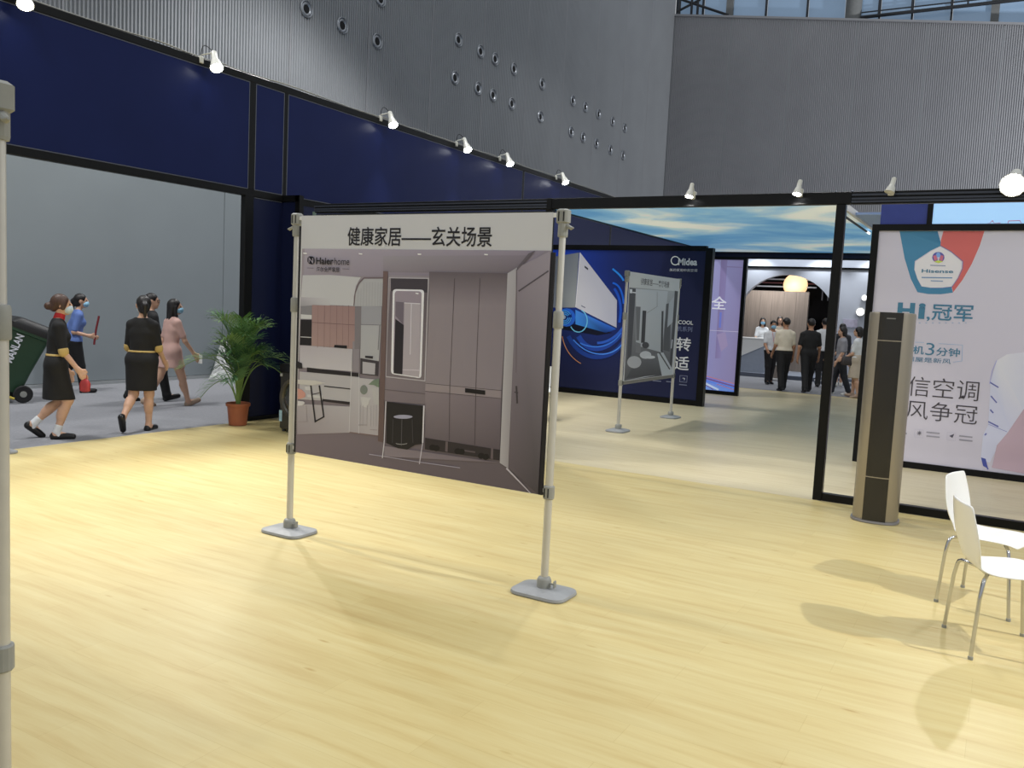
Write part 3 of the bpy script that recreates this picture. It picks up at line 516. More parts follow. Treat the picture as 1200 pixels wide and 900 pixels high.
(1, (27, 45, 117, 27, 39, 96, 27, 39, 97, 27, 45, 118), (-6.936, 2.928, -6.523, 2.927, -6.500, 2.571, -6.913, 2.573)),
(1, (27, 45, 118, 27, 39, 97, 27, 41, 101, 28, 47, 124), (-6.913, 2.573, -6.500, 2.571, -6.476, 2.214, -6.890, 2.217)),
(1, (28, 47, 124, 27, 41, 101, 27, 42, 108, 28, 49, 134), (-6.890, 2.217, -6.476, 2.214, -6.453, 1.857, -6.867, 1.860)),
(1, (28, 49, 134, 27, 42, 108, 27, 41, 104, 28, 48, 127), (-6.867, 1.860, -6.453, 1.857, -6.429, 1.499, -6.844, 1.502)),
(1, (28, 48, 127, 27, 41, 104, 27, 37, 89, 27, 41, 101), (-6.844, 1.502, -6.429, 1.499, -6.405, 1.139, -6.821, 1.143)),
(1, (27, 41, 101, 27, 37, 89, 27, 34, 77, 27, 35, 81), (-6.821, 1.143, -6.405, 1.139, -6.382, 0.779, -6.797, 0.783)),
(1, (27, 35, 81, 27, 34, 77, 27, 33, 72, 27, 33, 73), (-6.797, 0.783, -6.382, 0.779, -6.358, 0.418, -6.774, 0.422)),
(1, (27, 33, 73, 27, 33, 72, 27, 33, 72, 27, 33, 72), (-6.774, 0.422, -6.358, 0.418, -6.334, 0.056, -6.751, 0.060)),
(1, (27, 39, 96, 27, 36, 83, 27, 36, 83, 27, 39, 97), (-6.523, 2.927, -6.120, 2.925, -6.096, 2.569, -6.500, 2.571)),
(1, (27, 39, 97, 27, 36, 83, 27, 36, 84, 27, 41, 101), (-6.500, 2.571, -6.096, 2.569, -6.072, 2.212, -6.476, 2.214)),
(1, (27, 41, 101, 27, 36, 84, 27, 36, 86, 27, 42, 108), (-6.476, 2.214, -6.072, 2.212, -6.048, 1.854, -6.453, 1.857)),
(1, (27, 42, 108, 27, 36, 86, 27, 36, 84, 27, 41, 104), (-6.453, 1.857, -6.048, 1.854, -6.024, 1.496, -6.429, 1.499)),
(1, (27, 41, 104, 27, 36, 84, 27, 34, 78, 27, 37, 89), (-6.429, 1.499, -6.024, 1.496, -6.000, 1.136, -6.405, 1.139)),
(1, (27, 37, 89, 27, 34, 78, 27, 33, 74, 27, 34, 77), (-6.405, 1.139, -6.000, 1.136, -5.976, 0.776, -6.382, 0.779)),
(1, (27, 34, 77, 27, 33, 74, 27, 33, 72, 27, 33, 72), (-6.382, 0.779, -5.976, 0.776, -5.951, 0.414, -6.358, 0.418)),
(1, (27, 33, 72, 27, 33, 72, 27, 33, 72, 27, 33, 72), (-6.358, 0.418, -5.951, 0.414, -5.927, 0.052, -6.334, 0.056)),
(1, (27, 36, 83, 27, 34, 76, 27, 34, 76, 27, 36, 83), (-6.120, 2.925, -5.727, 2.923, -5.703, 2.567, -6.096, 2.569)),
(1, (27, 36, 83, 27, 34, 76, 27, 34, 76, 27, 36, 84), (-6.096, 2.569, -5.703, 2.567, -5.678, 2.210, -6.072, 2.212)),
(1, (27, 36, 84, 27, 34, 76, 27, 34, 76, 27, 36, 86), (-6.072, 2.212, -5.678, 2.210, -5.654, 1.852, -6.048, 1.854)),
(1, (27, 36, 86, 27, 34, 76, 27, 33, 75, 27, 36, 84), (-6.048, 1.854, -5.654, 1.852, -5.629, 1.493, -6.024, 1.496)),
(1, (27, 36, 84, 27, 33, 75, 27, 33, 73, 27, 34, 78), (-6.024, 1.496, -5.629, 1.493, -5.604, 1.133, -6.000, 1.136)),
(1, (27, 34, 78, 27, 33, 73, 27, 33, 72, 27, 33, 74), (-6.000, 1.136, -5.604, 1.133, -5.580, 0.772, -5.976, 0.776)),
(1, (27, 33, 74, 27, 33, 72, 27, 33, 72, 27, 33, 72), (-5.976, 0.776, -5.580, 0.772, -5.555, 0.411, -5.951, 0.414)),
(1, (27, 33, 72, 27, 33, 72, 27, 33, 72, 27, 33, 72), (-5.951, 0.414, -5.555, 0.411, -5.530, 0.048, -5.927, 0.052)),
(1, (27, 34, 76, 27, 33, 73, 27, 33, 73, 27, 34, 76), (-5.727, 2.923, -5.344, 2.921, -5.319, 2.565, -5.703, 2.567)),
(1, (27, 34, 76, 27, 33, 73, 27, 33, 73, 27, 34, 76), (-5.703, 2.567, -5.319, 2.565, -5.294, 2.208, -5.678, 2.210)),
(1, (27, 34, 76, 27, 33, 73, 27, 33, 73, 27, 34, 76), (-5.678, 2.210, -5.294, 2.208, -5.269, 1.849, -5.654, 1.852)),
(1, (27, 34, 76, 27, 33, 73, 27, 33, 72, 27, 33, 75), (-5.654, 1.852, -5.269, 1.849, -5.243, 1.490, -5.629, 1.493)),
(1, (27, 33, 75, 27, 33, 72, 27, 33, 72, 27, 33, 73), (-5.629, 1.493, -5.243, 1.490, -5.218, 1.130, -5.604, 1.133)),
(1, (27, 33, 73, 27, 33, 72, 27, 33, 72, 27, 33, 72), (-5.604, 1.133, -5.218, 1.130, -5.193, 0.769, -5.580, 0.772)),
(1, (27, 33, 72, 27, 33, 72, 27, 33, 72, 27, 33, 72), (-5.580, 0.772, -5.193, 0.769, -5.168, 0.407, -5.555, 0.411)),
(1, (27, 33, 72, 27, 33, 72, 27, 33, 72, 27, 33, 72), (-5.555, 0.411, -5.168, 0.407, -5.142, 0.044, -5.530, 0.048)),
(1, (27, 33, 73, 27, 33, 72, 27, 33, 72, 27, 33, 73), (-5.344, 2.921, -4.969, 2.920, -4.944, 2.563, -5.319, 2.565)),
(1, (27, 33, 73, 27, 33, 72, 27, 33, 72, 27, 33, 73), (-5.319, 2.565, -4.944, 2.563, -4.918, 2.206, -5.294, 2.208)),
(1, (27, 33, 73, 27, 33, 72, 27, 33, 72, 27, 33, 73), (-5.294, 2.208, -4.918, 2.206, -4.892, 1.847, -5.269, 1.849)),
(1, (27, 33, 73, 27, 33, 72, 27, 33, 72, 27, 33, 72), (-5.269, 1.849, -4.892, 1.847, -4.867, 1.488, -5.243, 1.490)),
(1, (27, 33, 72, 27, 33, 72, 27, 33, 72, 27, 33, 72), (-5.243, 1.490, -4.867, 1.488, -4.841, 1.127, -5.218, 1.130)),
(1, (27, 33, 72, 27, 33, 72, 27, 33, 72, 27, 33, 72), (-5.218, 1.130, -4.841, 1.127, -4.815, 0.766, -5.193, 0.769)),
(1, (27, 33, 72, 27, 33, 72, 27, 33, 72, 27, 33, 72), (-5.193, 0.769, -4.815, 0.766, -4.789, 0.404, -5.168, 0.407)),
(1, (27, 33, 72, 27, 33, 72, 27, 33, 72, 27, 33, 72), (-5.168, 0.407, -4.789, 0.404, -4.763, 0.041, -5.142, 0.044)),
(3, (70, 80, 110, 120, 126, 140, 150, 155, 165, 60, 75, 120), (-8.574, 2.689, -7.591, 2.847, -7.611, 1.743, -8.516, 1.704)),
(3, (196, 196, 216, 182, 184, 208, 176, 178, 206, 200, 200, 218), (-7.565, 2.847, -6.706, 1.923, -6.679, 1.387, -7.604, 1.750)),
(4, (60, 62, 80), (-7.450, 2.590, -7.371, 2.538, -7.369, 2.497, -7.448, 2.550)),
(4, (110, 110, 140), (-7.477, 1.797, -7.383, 1.760, -7.382, 1.739, -7.475, 1.776)),
(4, (225, 225, 240), (-7.572, 2.848, -7.607, 1.751, -7.593, 1.750, -7.558, 2.847)),
(3, (70, 140, 240, 40, 90, 200, 20, 50, 120, 60, 140, 240), (-7.601, 1.699, -6.681, 1.360, -6.903, 1.273, -7.583, 1.406)),
(2, (14, 18, 40), (-8.020, 1.418, -7.582, 1.399, -6.756, 1.281, -7.085, 1.211, -7.894, 1.285)),
(4, (40, 100, 220), (-7.591, 1.544, -7.602, 1.472, -7.642, 1.409, -7.704, 1.365, -7.780, 1.347, -7.858, 1.357, -7.927, 1.394, -7.975, 1.453, -7.994, 1.524, -7.983, 1.597, -7.943, 1.660, -7.880, 1.703, -7.803, 1.721, -7.725, 1.710, -7.658, 1.673, -7.611, 1.614)),
(5, (14, 40, 120), (-7.668, 1.540, -7.676, 1.484, -7.707, 1.435, -7.755, 1.401, -7.814, 1.387, -7.874, 1.395, -7.927, 1.424, -7.963, 1.469, -7.979, 1.525, -7.970, 1.581, -7.939, 1.630, -7.890, 1.664, -7.832, 1.678, -7.772, 1.670, -7.719, 1.640, -7.683, 1.595)),
(6, (70, 150, 250), (-7.772, 1.537, -7.778, 1.509, -7.755, 1.501, -7.749, 1.534)),
(6, (70, 150, 250), (-7.778, 1.509, -7.794, 1.488, -7.779, 1.472, -7.755, 1.501)),
(6, (70, 150, 250), (-7.794, 1.488, -7.820, 1.475, -7.814, 1.455, -7.779, 1.472)),
(6, (70, 150, 250), (-7.820, 1.475, -7.849, 1.474, -7.853, 1.453, -7.814, 1.455)),
(6, (70, 150, 250), (-7.849, 1.474, -7.877, 1.484, -7.890, 1.466, -7.853, 1.453)),
(6, (70, 150, 250), (-7.877, 1.484, -7.896, 1.503, -7.917, 1.493, -7.890, 1.466)),
(6, (70, 150, 250), (-7.896, 1.503, -7.904, 1.528, -7.928, 1.527, -7.917, 1.493)),
(6, (70, 150, 250), (-7.904, 1.528, -7.899, 1.554, -7.921, 1.562, -7.928, 1.527)),
(6, (70, 150, 250), (-7.899, 1.554, -7.882, 1.576, -7.898, 1.592, -7.921, 1.562)),
(6, (70, 150, 250), (-7.882, 1.576, -7.856, 1.588, -7.863, 1.609, -7.898, 1.592)),
(6, (70, 150, 250), (-7.856, 1.588, -7.827, 1.590, -7.823, 1.611, -7.863, 1.609)),
(6, (70, 150, 250), (-7.827, 1.590, -7.800, 1.579, -7.786, 1.597, -7.823, 1.611)),
(6, (70, 150, 250), (-7.800, 1.579, -7.779, 1.558, -7.761, 1.572, -7.786, 1.597)),
(6, (70, 150, 250), (-7.733, 1.539, -7.742, 1.496, -7.720, 1.488, -7.711, 1.536)),
(6, (70, 150, 250), (-7.742, 1.496, -7.769, 1.462, -7.753, 1.446, -7.720, 1.488)),
(6, (70, 150, 250), (-7.769, 1.462, -7.809, 1.442, -7.803, 1.421, -7.753, 1.446)),
(6, (70, 150, 250), (-7.809, 1.442, -7.856, 1.439, -7.860, 1.418, -7.803, 1.421)),
(6, (70, 150, 250), (-7.856, 1.439, -7.899, 1.455, -7.913, 1.438, -7.860, 1.418)),
(6, (70, 150, 250), (-7.899, 1.455, -7.930, 1.486, -7.952, 1.476, -7.913, 1.438)),
(6, (70, 150, 250), (-7.930, 1.486, -7.943, 1.526, -7.967, 1.525, -7.952, 1.476)),
(6, (70, 150, 250), (-7.943, 1.526, -7.935, 1.568, -7.958, 1.576, -7.967, 1.525)),
(6, (70, 150, 250), (-7.935, 1.568, -7.908, 1.602, -7.924, 1.618, -7.958, 1.576)),
(6, (70, 150, 250), (-7.908, 1.602, -7.867, 1.622, -7.874, 1.642, -7.924, 1.618)),
(6, (70, 150, 250), (-7.867, 1.622, -7.821, 1.624, -7.816, 1.645, -7.874, 1.642)),
(6, (70, 150, 250), (-7.821, 1.624, -7.778, 1.608, -7.764, 1.625, -7.816, 1.645)),
(6, (70, 150, 250), (-7.778, 1.608, -7.745, 1.575, -7.728, 1.589, -7.764, 1.625)),
(6, (70, 150, 250), (-7.695, 1.541, -7.706, 1.483, -7.684, 1.474, -7.672, 1.537)),
(6, (70, 150, 250), (-7.706, 1.483, -7.743, 1.436, -7.727, 1.420, -7.684, 1.474)),
(6, (70, 150, 250), (-7.743, 1.436, -7.799, 1.408, -7.792, 1.388, -7.727, 1.420)),
(6, (70, 150, 250), (-7.799, 1.408, -7.863, 1.405, -7.867, 1.384, -7.792, 1.388)),
(6, (70, 150, 250), (-7.863, 1.405, -7.922, 1.427, -7.936, 1.409, -7.867, 1.384)),
(6, (70, 150, 250), (-7.922, 1.427, -7.965, 1.469, -7.986, 1.459, -7.936, 1.409)),
(6, (70, 150, 250), (-7.965, 1.469, -7.982, 1.525, -8.007, 1.523, -7.986, 1.459)),
(6, (70, 150, 250), (-7.982, 1.525, -7.971, 1.581, -7.994, 1.589, -8.007, 1.523)),
(6, (70, 150, 250), (-7.971, 1.581, -7.934, 1.628, -7.950, 1.644, -7.994, 1.589)),
(6, (70, 150, 250), (-7.934, 1.628, -7.878, 1.655, -7.884, 1.676, -7.950, 1.644)),
(6, (70, 150, 250), (-7.878, 1.655, -7.814, 1.658, -7.810, 1.679, -7.884, 1.676)),
(6, (70, 150, 250), (-7.814, 1.658, -7.755, 1.636, -7.741, 1.653, -7.810, 1.679)),
(6, (70, 150, 250), (-7.755, 1.636, -7.711, 1.592, -7.694, 1.605, -7.741, 1.653)),
(6, (150, 170, 200), (-7.811, 1.540, -7.813, 1.524, -7.821, 1.510, -7.833, 1.500, -7.848, 1.496, -7.863, 1.499, -7.876, 1.507, -7.885, 1.520, -7.889, 1.536, -7.887, 1.552, -7.880, 1.566, -7.868, 1.576, -7.853, 1.580, -7.838, 1.577, -7.825, 1.569, -7.815, 1.556)),
(6, (110, 190, 255), (-7.469, 1.686, -7.418, 1.657, -7.403, 1.673, -7.458, 1.703)),
(6, (110, 190, 255), (-7.418, 1.657, -7.376, 1.614, -7.357, 1.625, -7.403, 1.673)),
(6, (110, 190, 255), (-7.376, 1.614, -7.347, 1.559, -7.325, 1.566, -7.357, 1.625)),
(6, (110, 190, 255), (-7.347, 1.559, -7.333, 1.497, -7.310, 1.498, -7.325, 1.566)),
(6, (110, 190, 255), (-7.333, 1.497, -7.335, 1.433, -7.312, 1.430, -7.310, 1.498)),
(6, (110, 190, 255), (-7.335, 1.433, -7.353, 1.373, -7.332, 1.365, -7.312, 1.430)),
(6, (110, 190, 255), (-7.353, 1.373, -7.385, 1.322, -7.367, 1.309, -7.332, 1.365)),
(6, (110, 190, 255), (-7.385, 1.322, -7.429, 1.285, -7.416, 1.268, -7.367, 1.309)),
(6, (110, 190, 255), (-7.429, 1.285, -7.480, 1.265, -7.475, 1.245, -7.416, 1.268)),
(6, (110, 190, 255), (-7.480, 1.265, -7.534, 1.263, -7.538, 1.242, -7.475, 1.245)),
(6, (110, 190, 255), (-7.534, 1.263, -7.588, 1.279, -7.599, 1.260, -7.538, 1.242)),
(6, (110, 190, 255), (-7.588, 1.279, -7.635, 1.312, -7.652, 1.298, -7.599, 1.260)),
(6, (110, 190, 255), (-7.635, 1.312, -7.674, 1.362, -7.693, 1.349, -7.652, 1.298)),
(3, (35, 70, 170), (-7.547, 1.139, -7.490, 1.064, -7.400, 1.129, -7.451, 1.198)),
(3, (35, 70, 170), (-7.490, 1.064, -7.425, 1.000, -7.347, 1.077, -7.400, 1.129)),
(3, (35, 70, 170), (-7.425, 1.000, -7.353, 0.951, -7.292, 1.040, -7.347, 1.077)),
(3, (35, 70, 170), (-7.353, 0.951, -7.276, 0.917, -7.235, 1.014, -7.292, 1.040)),
(3, (35, 70, 170), (-7.276, 0.917, -7.196, 0.898, -7.176, 1.000, -7.235, 1.014)),
(3, (35, 70, 170), (-7.196, 0.898, -7.114, 0.893, -7.115, 0.996, -7.176, 1.000)),
(3, (35, 70, 170), (-7.114, 0.893, -7.032, 0.901, -7.052, 1.002, -7.115, 0.996)),
(3, (35, 70, 170), (-7.032, 0.901, -6.951, 0.922, -6.988, 1.018, -7.052, 1.002)),
(3, (35, 70, 170), (-6.951, 0.922, -6.873, 0.954, -6.923, 1.044, -6.988, 1.018)),
(3, (35, 70, 170), (-6.873, 0.954, -6.797, 0.996, -6.858, 1.080, -6.923, 1.044)),
(3, (35, 70, 170), (-6.797, 0.996, -6.724, 1.048, -6.795, 1.125, -6.858, 1.080)),
(3, (35, 70, 170), (-6.724, 1.048, -6.655, 1.109, -6.734, 1.179, -6.795, 1.125)),
(3, (35, 70, 170), (-6.655, 1.109, -6.590, 1.178, -6.676, 1.240, -6.734, 1.179)),
(3, (35, 70, 170), (-6.590, 1.178, -6.531, 1.254, -6.622, 1.309, -6.676, 1.240)),
(3, (35, 70, 170), (-6.531, 1.254, -6.478, 1.336, -6.571, 1.387, -6.622, 1.309)),
(3, (30, 62, 150), (-7.770, 1.131, -7.687, 1.018, -7.610, 1.071, -7.689, 1.179)),
(3, (30, 62, 150), (-7.687, 1.018, -7.596, 0.923, -7.527, 0.986, -7.610, 1.071)),
(3, (30, 62, 150), (-7.596, 0.923, -7.498, 0.849, -7.441, 0.920, -7.527, 0.986)),
(3, (30, 62, 150), (-7.498, 0.849, -7.396, 0.793, -7.352, 0.871, -7.441, 0.920)),
(3, (30, 62, 150), (-7.396, 0.793, -7.291, 0.756, -7.262, 0.838, -7.352, 0.871)),
(3, (30, 62, 150), (-7.291, 0.756, -7.186, 0.735, -7.172, 0.821, -7.262, 0.838)),
(3, (30, 62, 150), (-7.186, 0.735, -7.081, 0.731, -7.082, 0.817, -7.172, 0.821)),
(3, (30, 62, 150), (-7.081, 0.731, -6.979, 0.743, -6.995, 0.827, -7.082, 0.817)),
(3, (30, 62, 150), (-6.979, 0.743, -6.881, 0.768, -6.911, 0.848, -6.995, 0.827)),
(3, (30, 62, 150), (-6.881, 0.768, -6.789, 0.805, -6.830, 0.881, -6.911, 0.848)),
(3, (30, 62, 150), (-6.789, 0.805, -6.703, 0.855, -6.756, 0.923, -6.830, 0.881)),
(3, (30, 62, 150), (-6.703, 0.855, -6.625, 0.914, -6.687, 0.975, -6.756, 0.923)),
(3, (30, 62, 150), (-6.625, 0.914, -6.556, 0.983, -6.627, 1.036, -6.687, 0.975)),
(3, (30, 62, 150), (-6.556, 0.983, -6.498, 1.061, -6.576, 1.104, -6.627, 1.036)),
(3, (30, 62, 150), (-6.498, 1.061, -6.453, 1.143, -6.533, 1.181, -6.576, 1.104)),
(4, (70, 130, 240), (-7.620, 1.083, -7.536, 1.011, -7.517, 1.031, -7.600, 1.102)),
(4, (70, 130, 240), (-7.536, 1.011, -7.449, 0.952, -7.433, 0.973, -7.517, 1.031)),
(4, (70, 130, 240), (-7.449, 0.952, -7.361, 0.904, -7.347, 0.927, -7.433, 0.973)),
(4, (70, 130, 240), (-7.361, 0.904, -7.272, 0.869, -7.262, 0.893, -7.347, 0.927)),
(4, (70, 130, 240), (-7.272, 0.869, -7.184, 0.845, -7.177, 0.870, -7.262, 0.893)),
(4, (70, 130, 240), (-7.184, 0.845, -7.098, 0.831, -7.094, 0.857, -7.177, 0.870)),
(4, (70, 130, 240), (-7.098, 0.831, -7.013, 0.828, -7.013, 0.853, -7.094, 0.857)),
(4, (70, 130, 240), (-7.013, 0.828, -6.932, 0.833, -6.935, 0.859, -7.013, 0.853)),
(4, (70, 130, 240), (-6.932, 0.833, -6.854, 0.848, -6.861, 0.873, -6.935, 0.859)),
(4, (70, 130, 240), (-6.854, 0.848, -6.781, 0.871, -6.791, 0.894, -6.861, 0.873)),
(4, (70, 130, 240), (-6.781, 0.871, -6.713, 0.901, -6.727, 0.923, -6.791, 0.894)),
(4, (70, 130, 240), (-6.713, 0.901, -6.652, 0.938, -6.668, 0.958, -6.727, 0.923)),
(4, (70, 130, 240), (-6.652, 0.938, -6.598, 0.982, -6.617, 1.000, -6.668, 0.958)),
(4, (70, 130, 240), (-6.598, 0.982, -6.551, 1.032, -6.573, 1.047, -6.617, 1.000)),
(4, (70, 130, 240), (-6.551, 1.032, -6.514, 1.086, -6.536, 1.100, -6.573, 1.047)),
(4, (60, 120, 230), (-7.457, 1.021, -7.393, 1.000, -7.384, 1.024, -7.447, 1.045)),
(4, (60, 120, 230), (-7.393, 1.000, -7.328, 0.983, -7.321, 1.008, -7.384, 1.024)),
(4, (60, 120, 230), (-7.328, 0.983, -7.261, 0.972, -7.257, 0.997, -7.321, 1.008)),
(4, (60, 120, 230), (-7.261, 0.972, -7.195, 0.966, -7.193, 0.991, -7.257, 0.997)),
(4, (60, 120, 230), (-7.195, 0.966, -7.128, 0.965, -7.129, 0.991, -7.193, 0.991)),
(4, (60, 120, 230), (-7.128, 0.965, -7.062, 0.970, -7.065, 0.995, -7.129, 0.991)),
(4, (60, 120, 230), (-7.062, 0.970, -6.997, 0.981, -7.003, 1.006, -7.065, 0.995)),
(4, (60, 120, 230), (-6.997, 0.981, -6.934, 0.997, -6.942, 1.021, -7.003, 1.006)),
(4, (60, 120, 230), (-6.934, 0.997, -6.872, 1.019, -6.883, 1.043, -6.942, 1.021)),
(4, (60, 120, 230), (-6.872, 1.019, -6.812, 1.048, -6.826, 1.070, -6.883, 1.043)),
(4, (60, 120, 230), (-6.812, 1.048, -6.755, 1.083, -6.772, 1.103, -6.826, 1.070)),
(4, (60, 120, 230), (-6.755, 1.083, -6.702, 1.124, -6.720, 1.142, -6.772, 1.103)),
(4, (60, 120, 230), (-6.702, 1.124, -6.651, 1.171, -6.672, 1.188, -6.720, 1.142)),
(4, (60, 120, 230), (-6.651, 1.171, -6.605, 1.225, -6.627, 1.240, -6.672, 1.188)),
(4, (60, 120, 230), (-6.605, 1.225, -6.563, 1.285, -6.586, 1.298, -6.627, 1.240)),
(4, (200, 140, 100), (-7.874, 1.144, -7.858, 1.091, -7.841, 1.095, -7.857, 1.149)),
(4, (200, 140, 100), (-7.858, 1.091, -7.839, 1.040, -7.822, 1.045, -7.841, 1.095)),
(4, (200, 140, 100), (-7.839, 1.040, -7.818, 0.991, -7.802, 0.998, -7.822, 1.045)),
(4, (200, 140, 100), (-7.818, 0.991, -7.795, 0.946, -7.779, 0.953, -7.802, 0.998)),
(4, (200, 140, 100), (-7.795, 0.946, -7.769, 0.903, -7.754, 0.911, -7.779, 0.953)),
(4, (200, 140, 100), (-7.769, 0.903, -7.741, 0.863, -7.727, 0.872, -7.754, 0.911)),
(4, (200, 140, 100), (-7.741, 0.863, -7.712, 0.826, -7.698, 0.836, -7.727, 0.872)),
(4, (200, 140, 100), (-7.712, 0.826, -7.680, 0.791, -7.667, 0.802, -7.698, 0.836)),
(4, (200, 140, 100), (-7.680, 0.791, -7.647, 0.759, -7.634, 0.770, -7.667, 0.802)),
(4, (200, 140, 100), (-7.647, 0.759, -7.611, 0.729, -7.600, 0.741, -7.634, 0.770)),
(4, (200, 140, 100), (-7.611, 0.729, -7.574, 0.701, -7.564, 0.714, -7.600, 0.741)),
(4, (200, 140, 100), (-7.574, 0.701, -7.536, 0.676, -7.526, 0.689, -7.564, 0.714)),
(4, (200, 140, 100), (-7.536, 0.676, -7.496, 0.653, -7.487, 0.667, -7.526, 0.689)),
(4, (200, 140, 100), (-7.496, 0.653, -7.454, 0.632, -7.446, 0.646, -7.487, 0.667)),
(4, (200, 140, 100), (-7.454, 0.632, -7.411, 0.614, -7.403, 0.628, -7.446, 0.646)),
(4, (40, 130, 250), (-6.849, 2.524, -6.827, 2.508, -6.803, 2.537, -6.825, 2.553)),
(4, (40, 130, 250), (-6.827, 2.508, -6.805, 2.493, -6.781, 2.522, -6.803, 2.537)),
(4, (40, 130, 250), (-6.805, 2.493, -6.785, 2.479, -6.761, 2.507, -6.781, 2.522)),
(4, (40, 130, 250), (-6.785, 2.479, -6.765, 2.465, -6.741, 2.493, -6.761, 2.507)),
(4, (40, 130, 250), (-6.765, 2.465, -6.747, 2.451, -6.722, 2.479, -6.741, 2.493)),
(4, (40, 130, 250), (-6.747, 2.451, -6.729, 2.438, -6.704, 2.465, -6.722, 2.479)),
(4, (40, 130, 250), (-6.729, 2.438, -6.713, 2.424, -6.687, 2.451, -6.704, 2.465)),
(4, (40, 130, 250), (-6.713, 2.424, -6.697, 2.411, -6.670, 2.437, -6.687, 2.451)),
(4, (40, 130, 250), (-6.697, 2.411, -6.682, 2.397, -6.654, 2.423, -6.670, 2.437)),
(4, (40, 130, 250), (-6.682, 2.397, -6.668, 2.383, -6.638, 2.408, -6.654, 2.423)),
(4, (40, 130, 250), (-6.668, 2.383, -6.654, 2.369, -6.624, 2.392, -6.638, 2.408)),
(4, (40, 130, 250), (-6.654, 2.369, -6.641, 2.354, -6.609, 2.375, -6.624, 2.392)),
(4, (40, 130, 250), (-6.641, 2.354, -6.628, 2.338, -6.595, 2.358, -6.609, 2.375)),
(4, (40, 130, 250), (-6.628, 2.338, -6.616, 2.321, -6.582, 2.339, -6.595, 2.358)),
(4, (40, 130, 250), (-6.616, 2.321, -6.604, 2.302, -6.570, 2.320, -6.582, 2.339)),
(4, (30, 100, 230), (-6.823, 2.243, -6.796, 2.238, -6.786, 2.273, -6.816, 2.279)),
(4, (30, 100, 230), (-6.796, 2.238, -6.771, 2.230, -6.756, 2.263, -6.786, 2.273)),
(4, (30, 100, 230), (-6.771, 2.230, -6.749, 2.219, -6.728, 2.250, -6.756, 2.263)),
(4, (30, 100, 230), (-6.749, 2.219, -6.727, 2.205, -6.703, 2.233, -6.728, 2.250)),
(4, (30, 100, 230), (-6.727, 2.205, -6.707, 2.188, -6.679, 2.213, -6.703, 2.233)),
(4, (30, 100, 230), (-6.707, 2.188, -6.689, 2.168, -6.657, 2.190, -6.679, 2.213)),
(4, (30, 100, 230), (-6.689, 2.168, -6.671, 2.145, -6.638, 2.164, -6.657, 2.190)),
(4, (30, 100, 230), (-6.671, 2.145, -6.655, 2.119, -6.620, 2.136, -6.638, 2.164)),
(4, (30, 100, 230), (-6.655, 2.119, -6.640, 2.090, -6.603, 2.104, -6.620, 2.136)),
(4, (30, 100, 230), (-6.640, 2.090, -6.626, 2.058, -6.589, 2.070, -6.603, 2.104)),
(4, (30, 100, 230), (-6.626, 2.058, -6.613, 2.024, -6.575, 2.034, -6.589, 2.070)),
(4, (30, 100, 230), (-6.613, 2.024, -6.602, 1.987, -6.564, 1.995, -6.575, 2.034)),
(4, (30, 100, 230), (-6.602, 1.987, -6.593, 1.947, -6.554, 1.954, -6.564, 1.995)),
(4, (30, 100, 230), (-6.593, 1.947, -6.584, 1.905, -6.545, 1.910, -6.554, 1.954)),
(4, (30, 100, 230), (-6.584, 1.905, -6.577, 1.860, -6.538, 1.864, -6.545, 1.910)),
(4, (30, 80, 200), (-6.798, 2.141, -6.769, 2.102, -6.723, 2.129, -6.754, 2.169)),
(4, (30, 80, 200), (-6.769, 2.102, -6.743, 2.064, -6.696, 2.089, -6.723, 2.129)),
(4, (30, 80, 200), (-6.743, 2.064, -6.720, 2.026, -6.671, 2.048, -6.696, 2.089)),
(4, (30, 80, 200), (-6.720, 2.026, -6.700, 1.987, -6.650, 2.006, -6.671, 2.048)),
(4, (30, 80, 200), (-6.700, 1.987, -6.683, 1.948, -6.632, 1.964, -6.650, 2.006)),
(4, (30, 80, 200), (-6.683, 1.948, -6.669, 1.908, -6.617, 1.921, -6.632, 1.964)),
(4, (30, 80, 200), (-6.669, 1.908, -6.658, 1.867, -6.605, 1.877, -6.617, 1.921)),
(4, (30, 80, 200), (-6.658, 1.867, -6.649, 1.825, -6.596, 1.833, -6.605, 1.877)),
(4, (30, 80, 200), (-6.649, 1.825, -6.643, 1.783, -6.589, 1.787, -6.596, 1.833)),
(4, (30, 80, 200), (-6.643, 1.783, -6.639, 1.738, -6.584, 1.741, -6.589, 1.787)),
(4, (30, 80, 200), (-6.639, 1.738, -6.637, 1.693, -6.583, 1.693, -6.584, 1.741)),
(4, (30, 80, 200), (-6.637, 1.693, -6.637, 1.646, -6.583, 1.644, -6.583, 1.693)),
(4, (30, 80, 200), (-6.637, 1.646, -6.640, 1.597, -6.585, 1.593, -6.583, 1.644)),
(4, (30, 80, 200), (-6.640, 1.597, -6.644, 1.546, -6.590, 1.541, -6.585, 1.593)),
(4, (30, 80, 200), (-6.644, 1.546, -6.651, 1.493, -6.596, 1.488, -6.590, 1.541)),
(4, (45, 90, 200), (-7.072, 1.032, -7.027, 1.037, -7.035, 1.087, -7.078, 1.083)),
(4, (45, 90, 200), (-7.027, 1.037, -6.980, 1.045, -6.993, 1.095, -7.035, 1.087)),
(4, (45, 90, 200), (-6.980, 1.045, -6.935, 1.057, -6.952, 1.106, -6.993, 1.095)),
(4, (45, 90, 200), (-6.935, 1.057, -6.891, 1.072, -6.911, 1.119, -6.952, 1.106)),
(4, (45, 90, 200), (-6.891, 1.072, -6.848, 1.090, -6.872, 1.136, -6.911, 1.119)),
(4, (45, 90, 200), (-6.848, 1.090, -6.806, 1.111, -6.833, 1.155, -6.872, 1.136)),
(4, (45, 90, 200), (-6.806, 1.111, -6.766, 1.134, -6.796, 1.176, -6.833, 1.155)),
(4, (45, 90, 200), (-6.766, 1.134, -6.727, 1.159, -6.761, 1.199, -6.796, 1.176)),
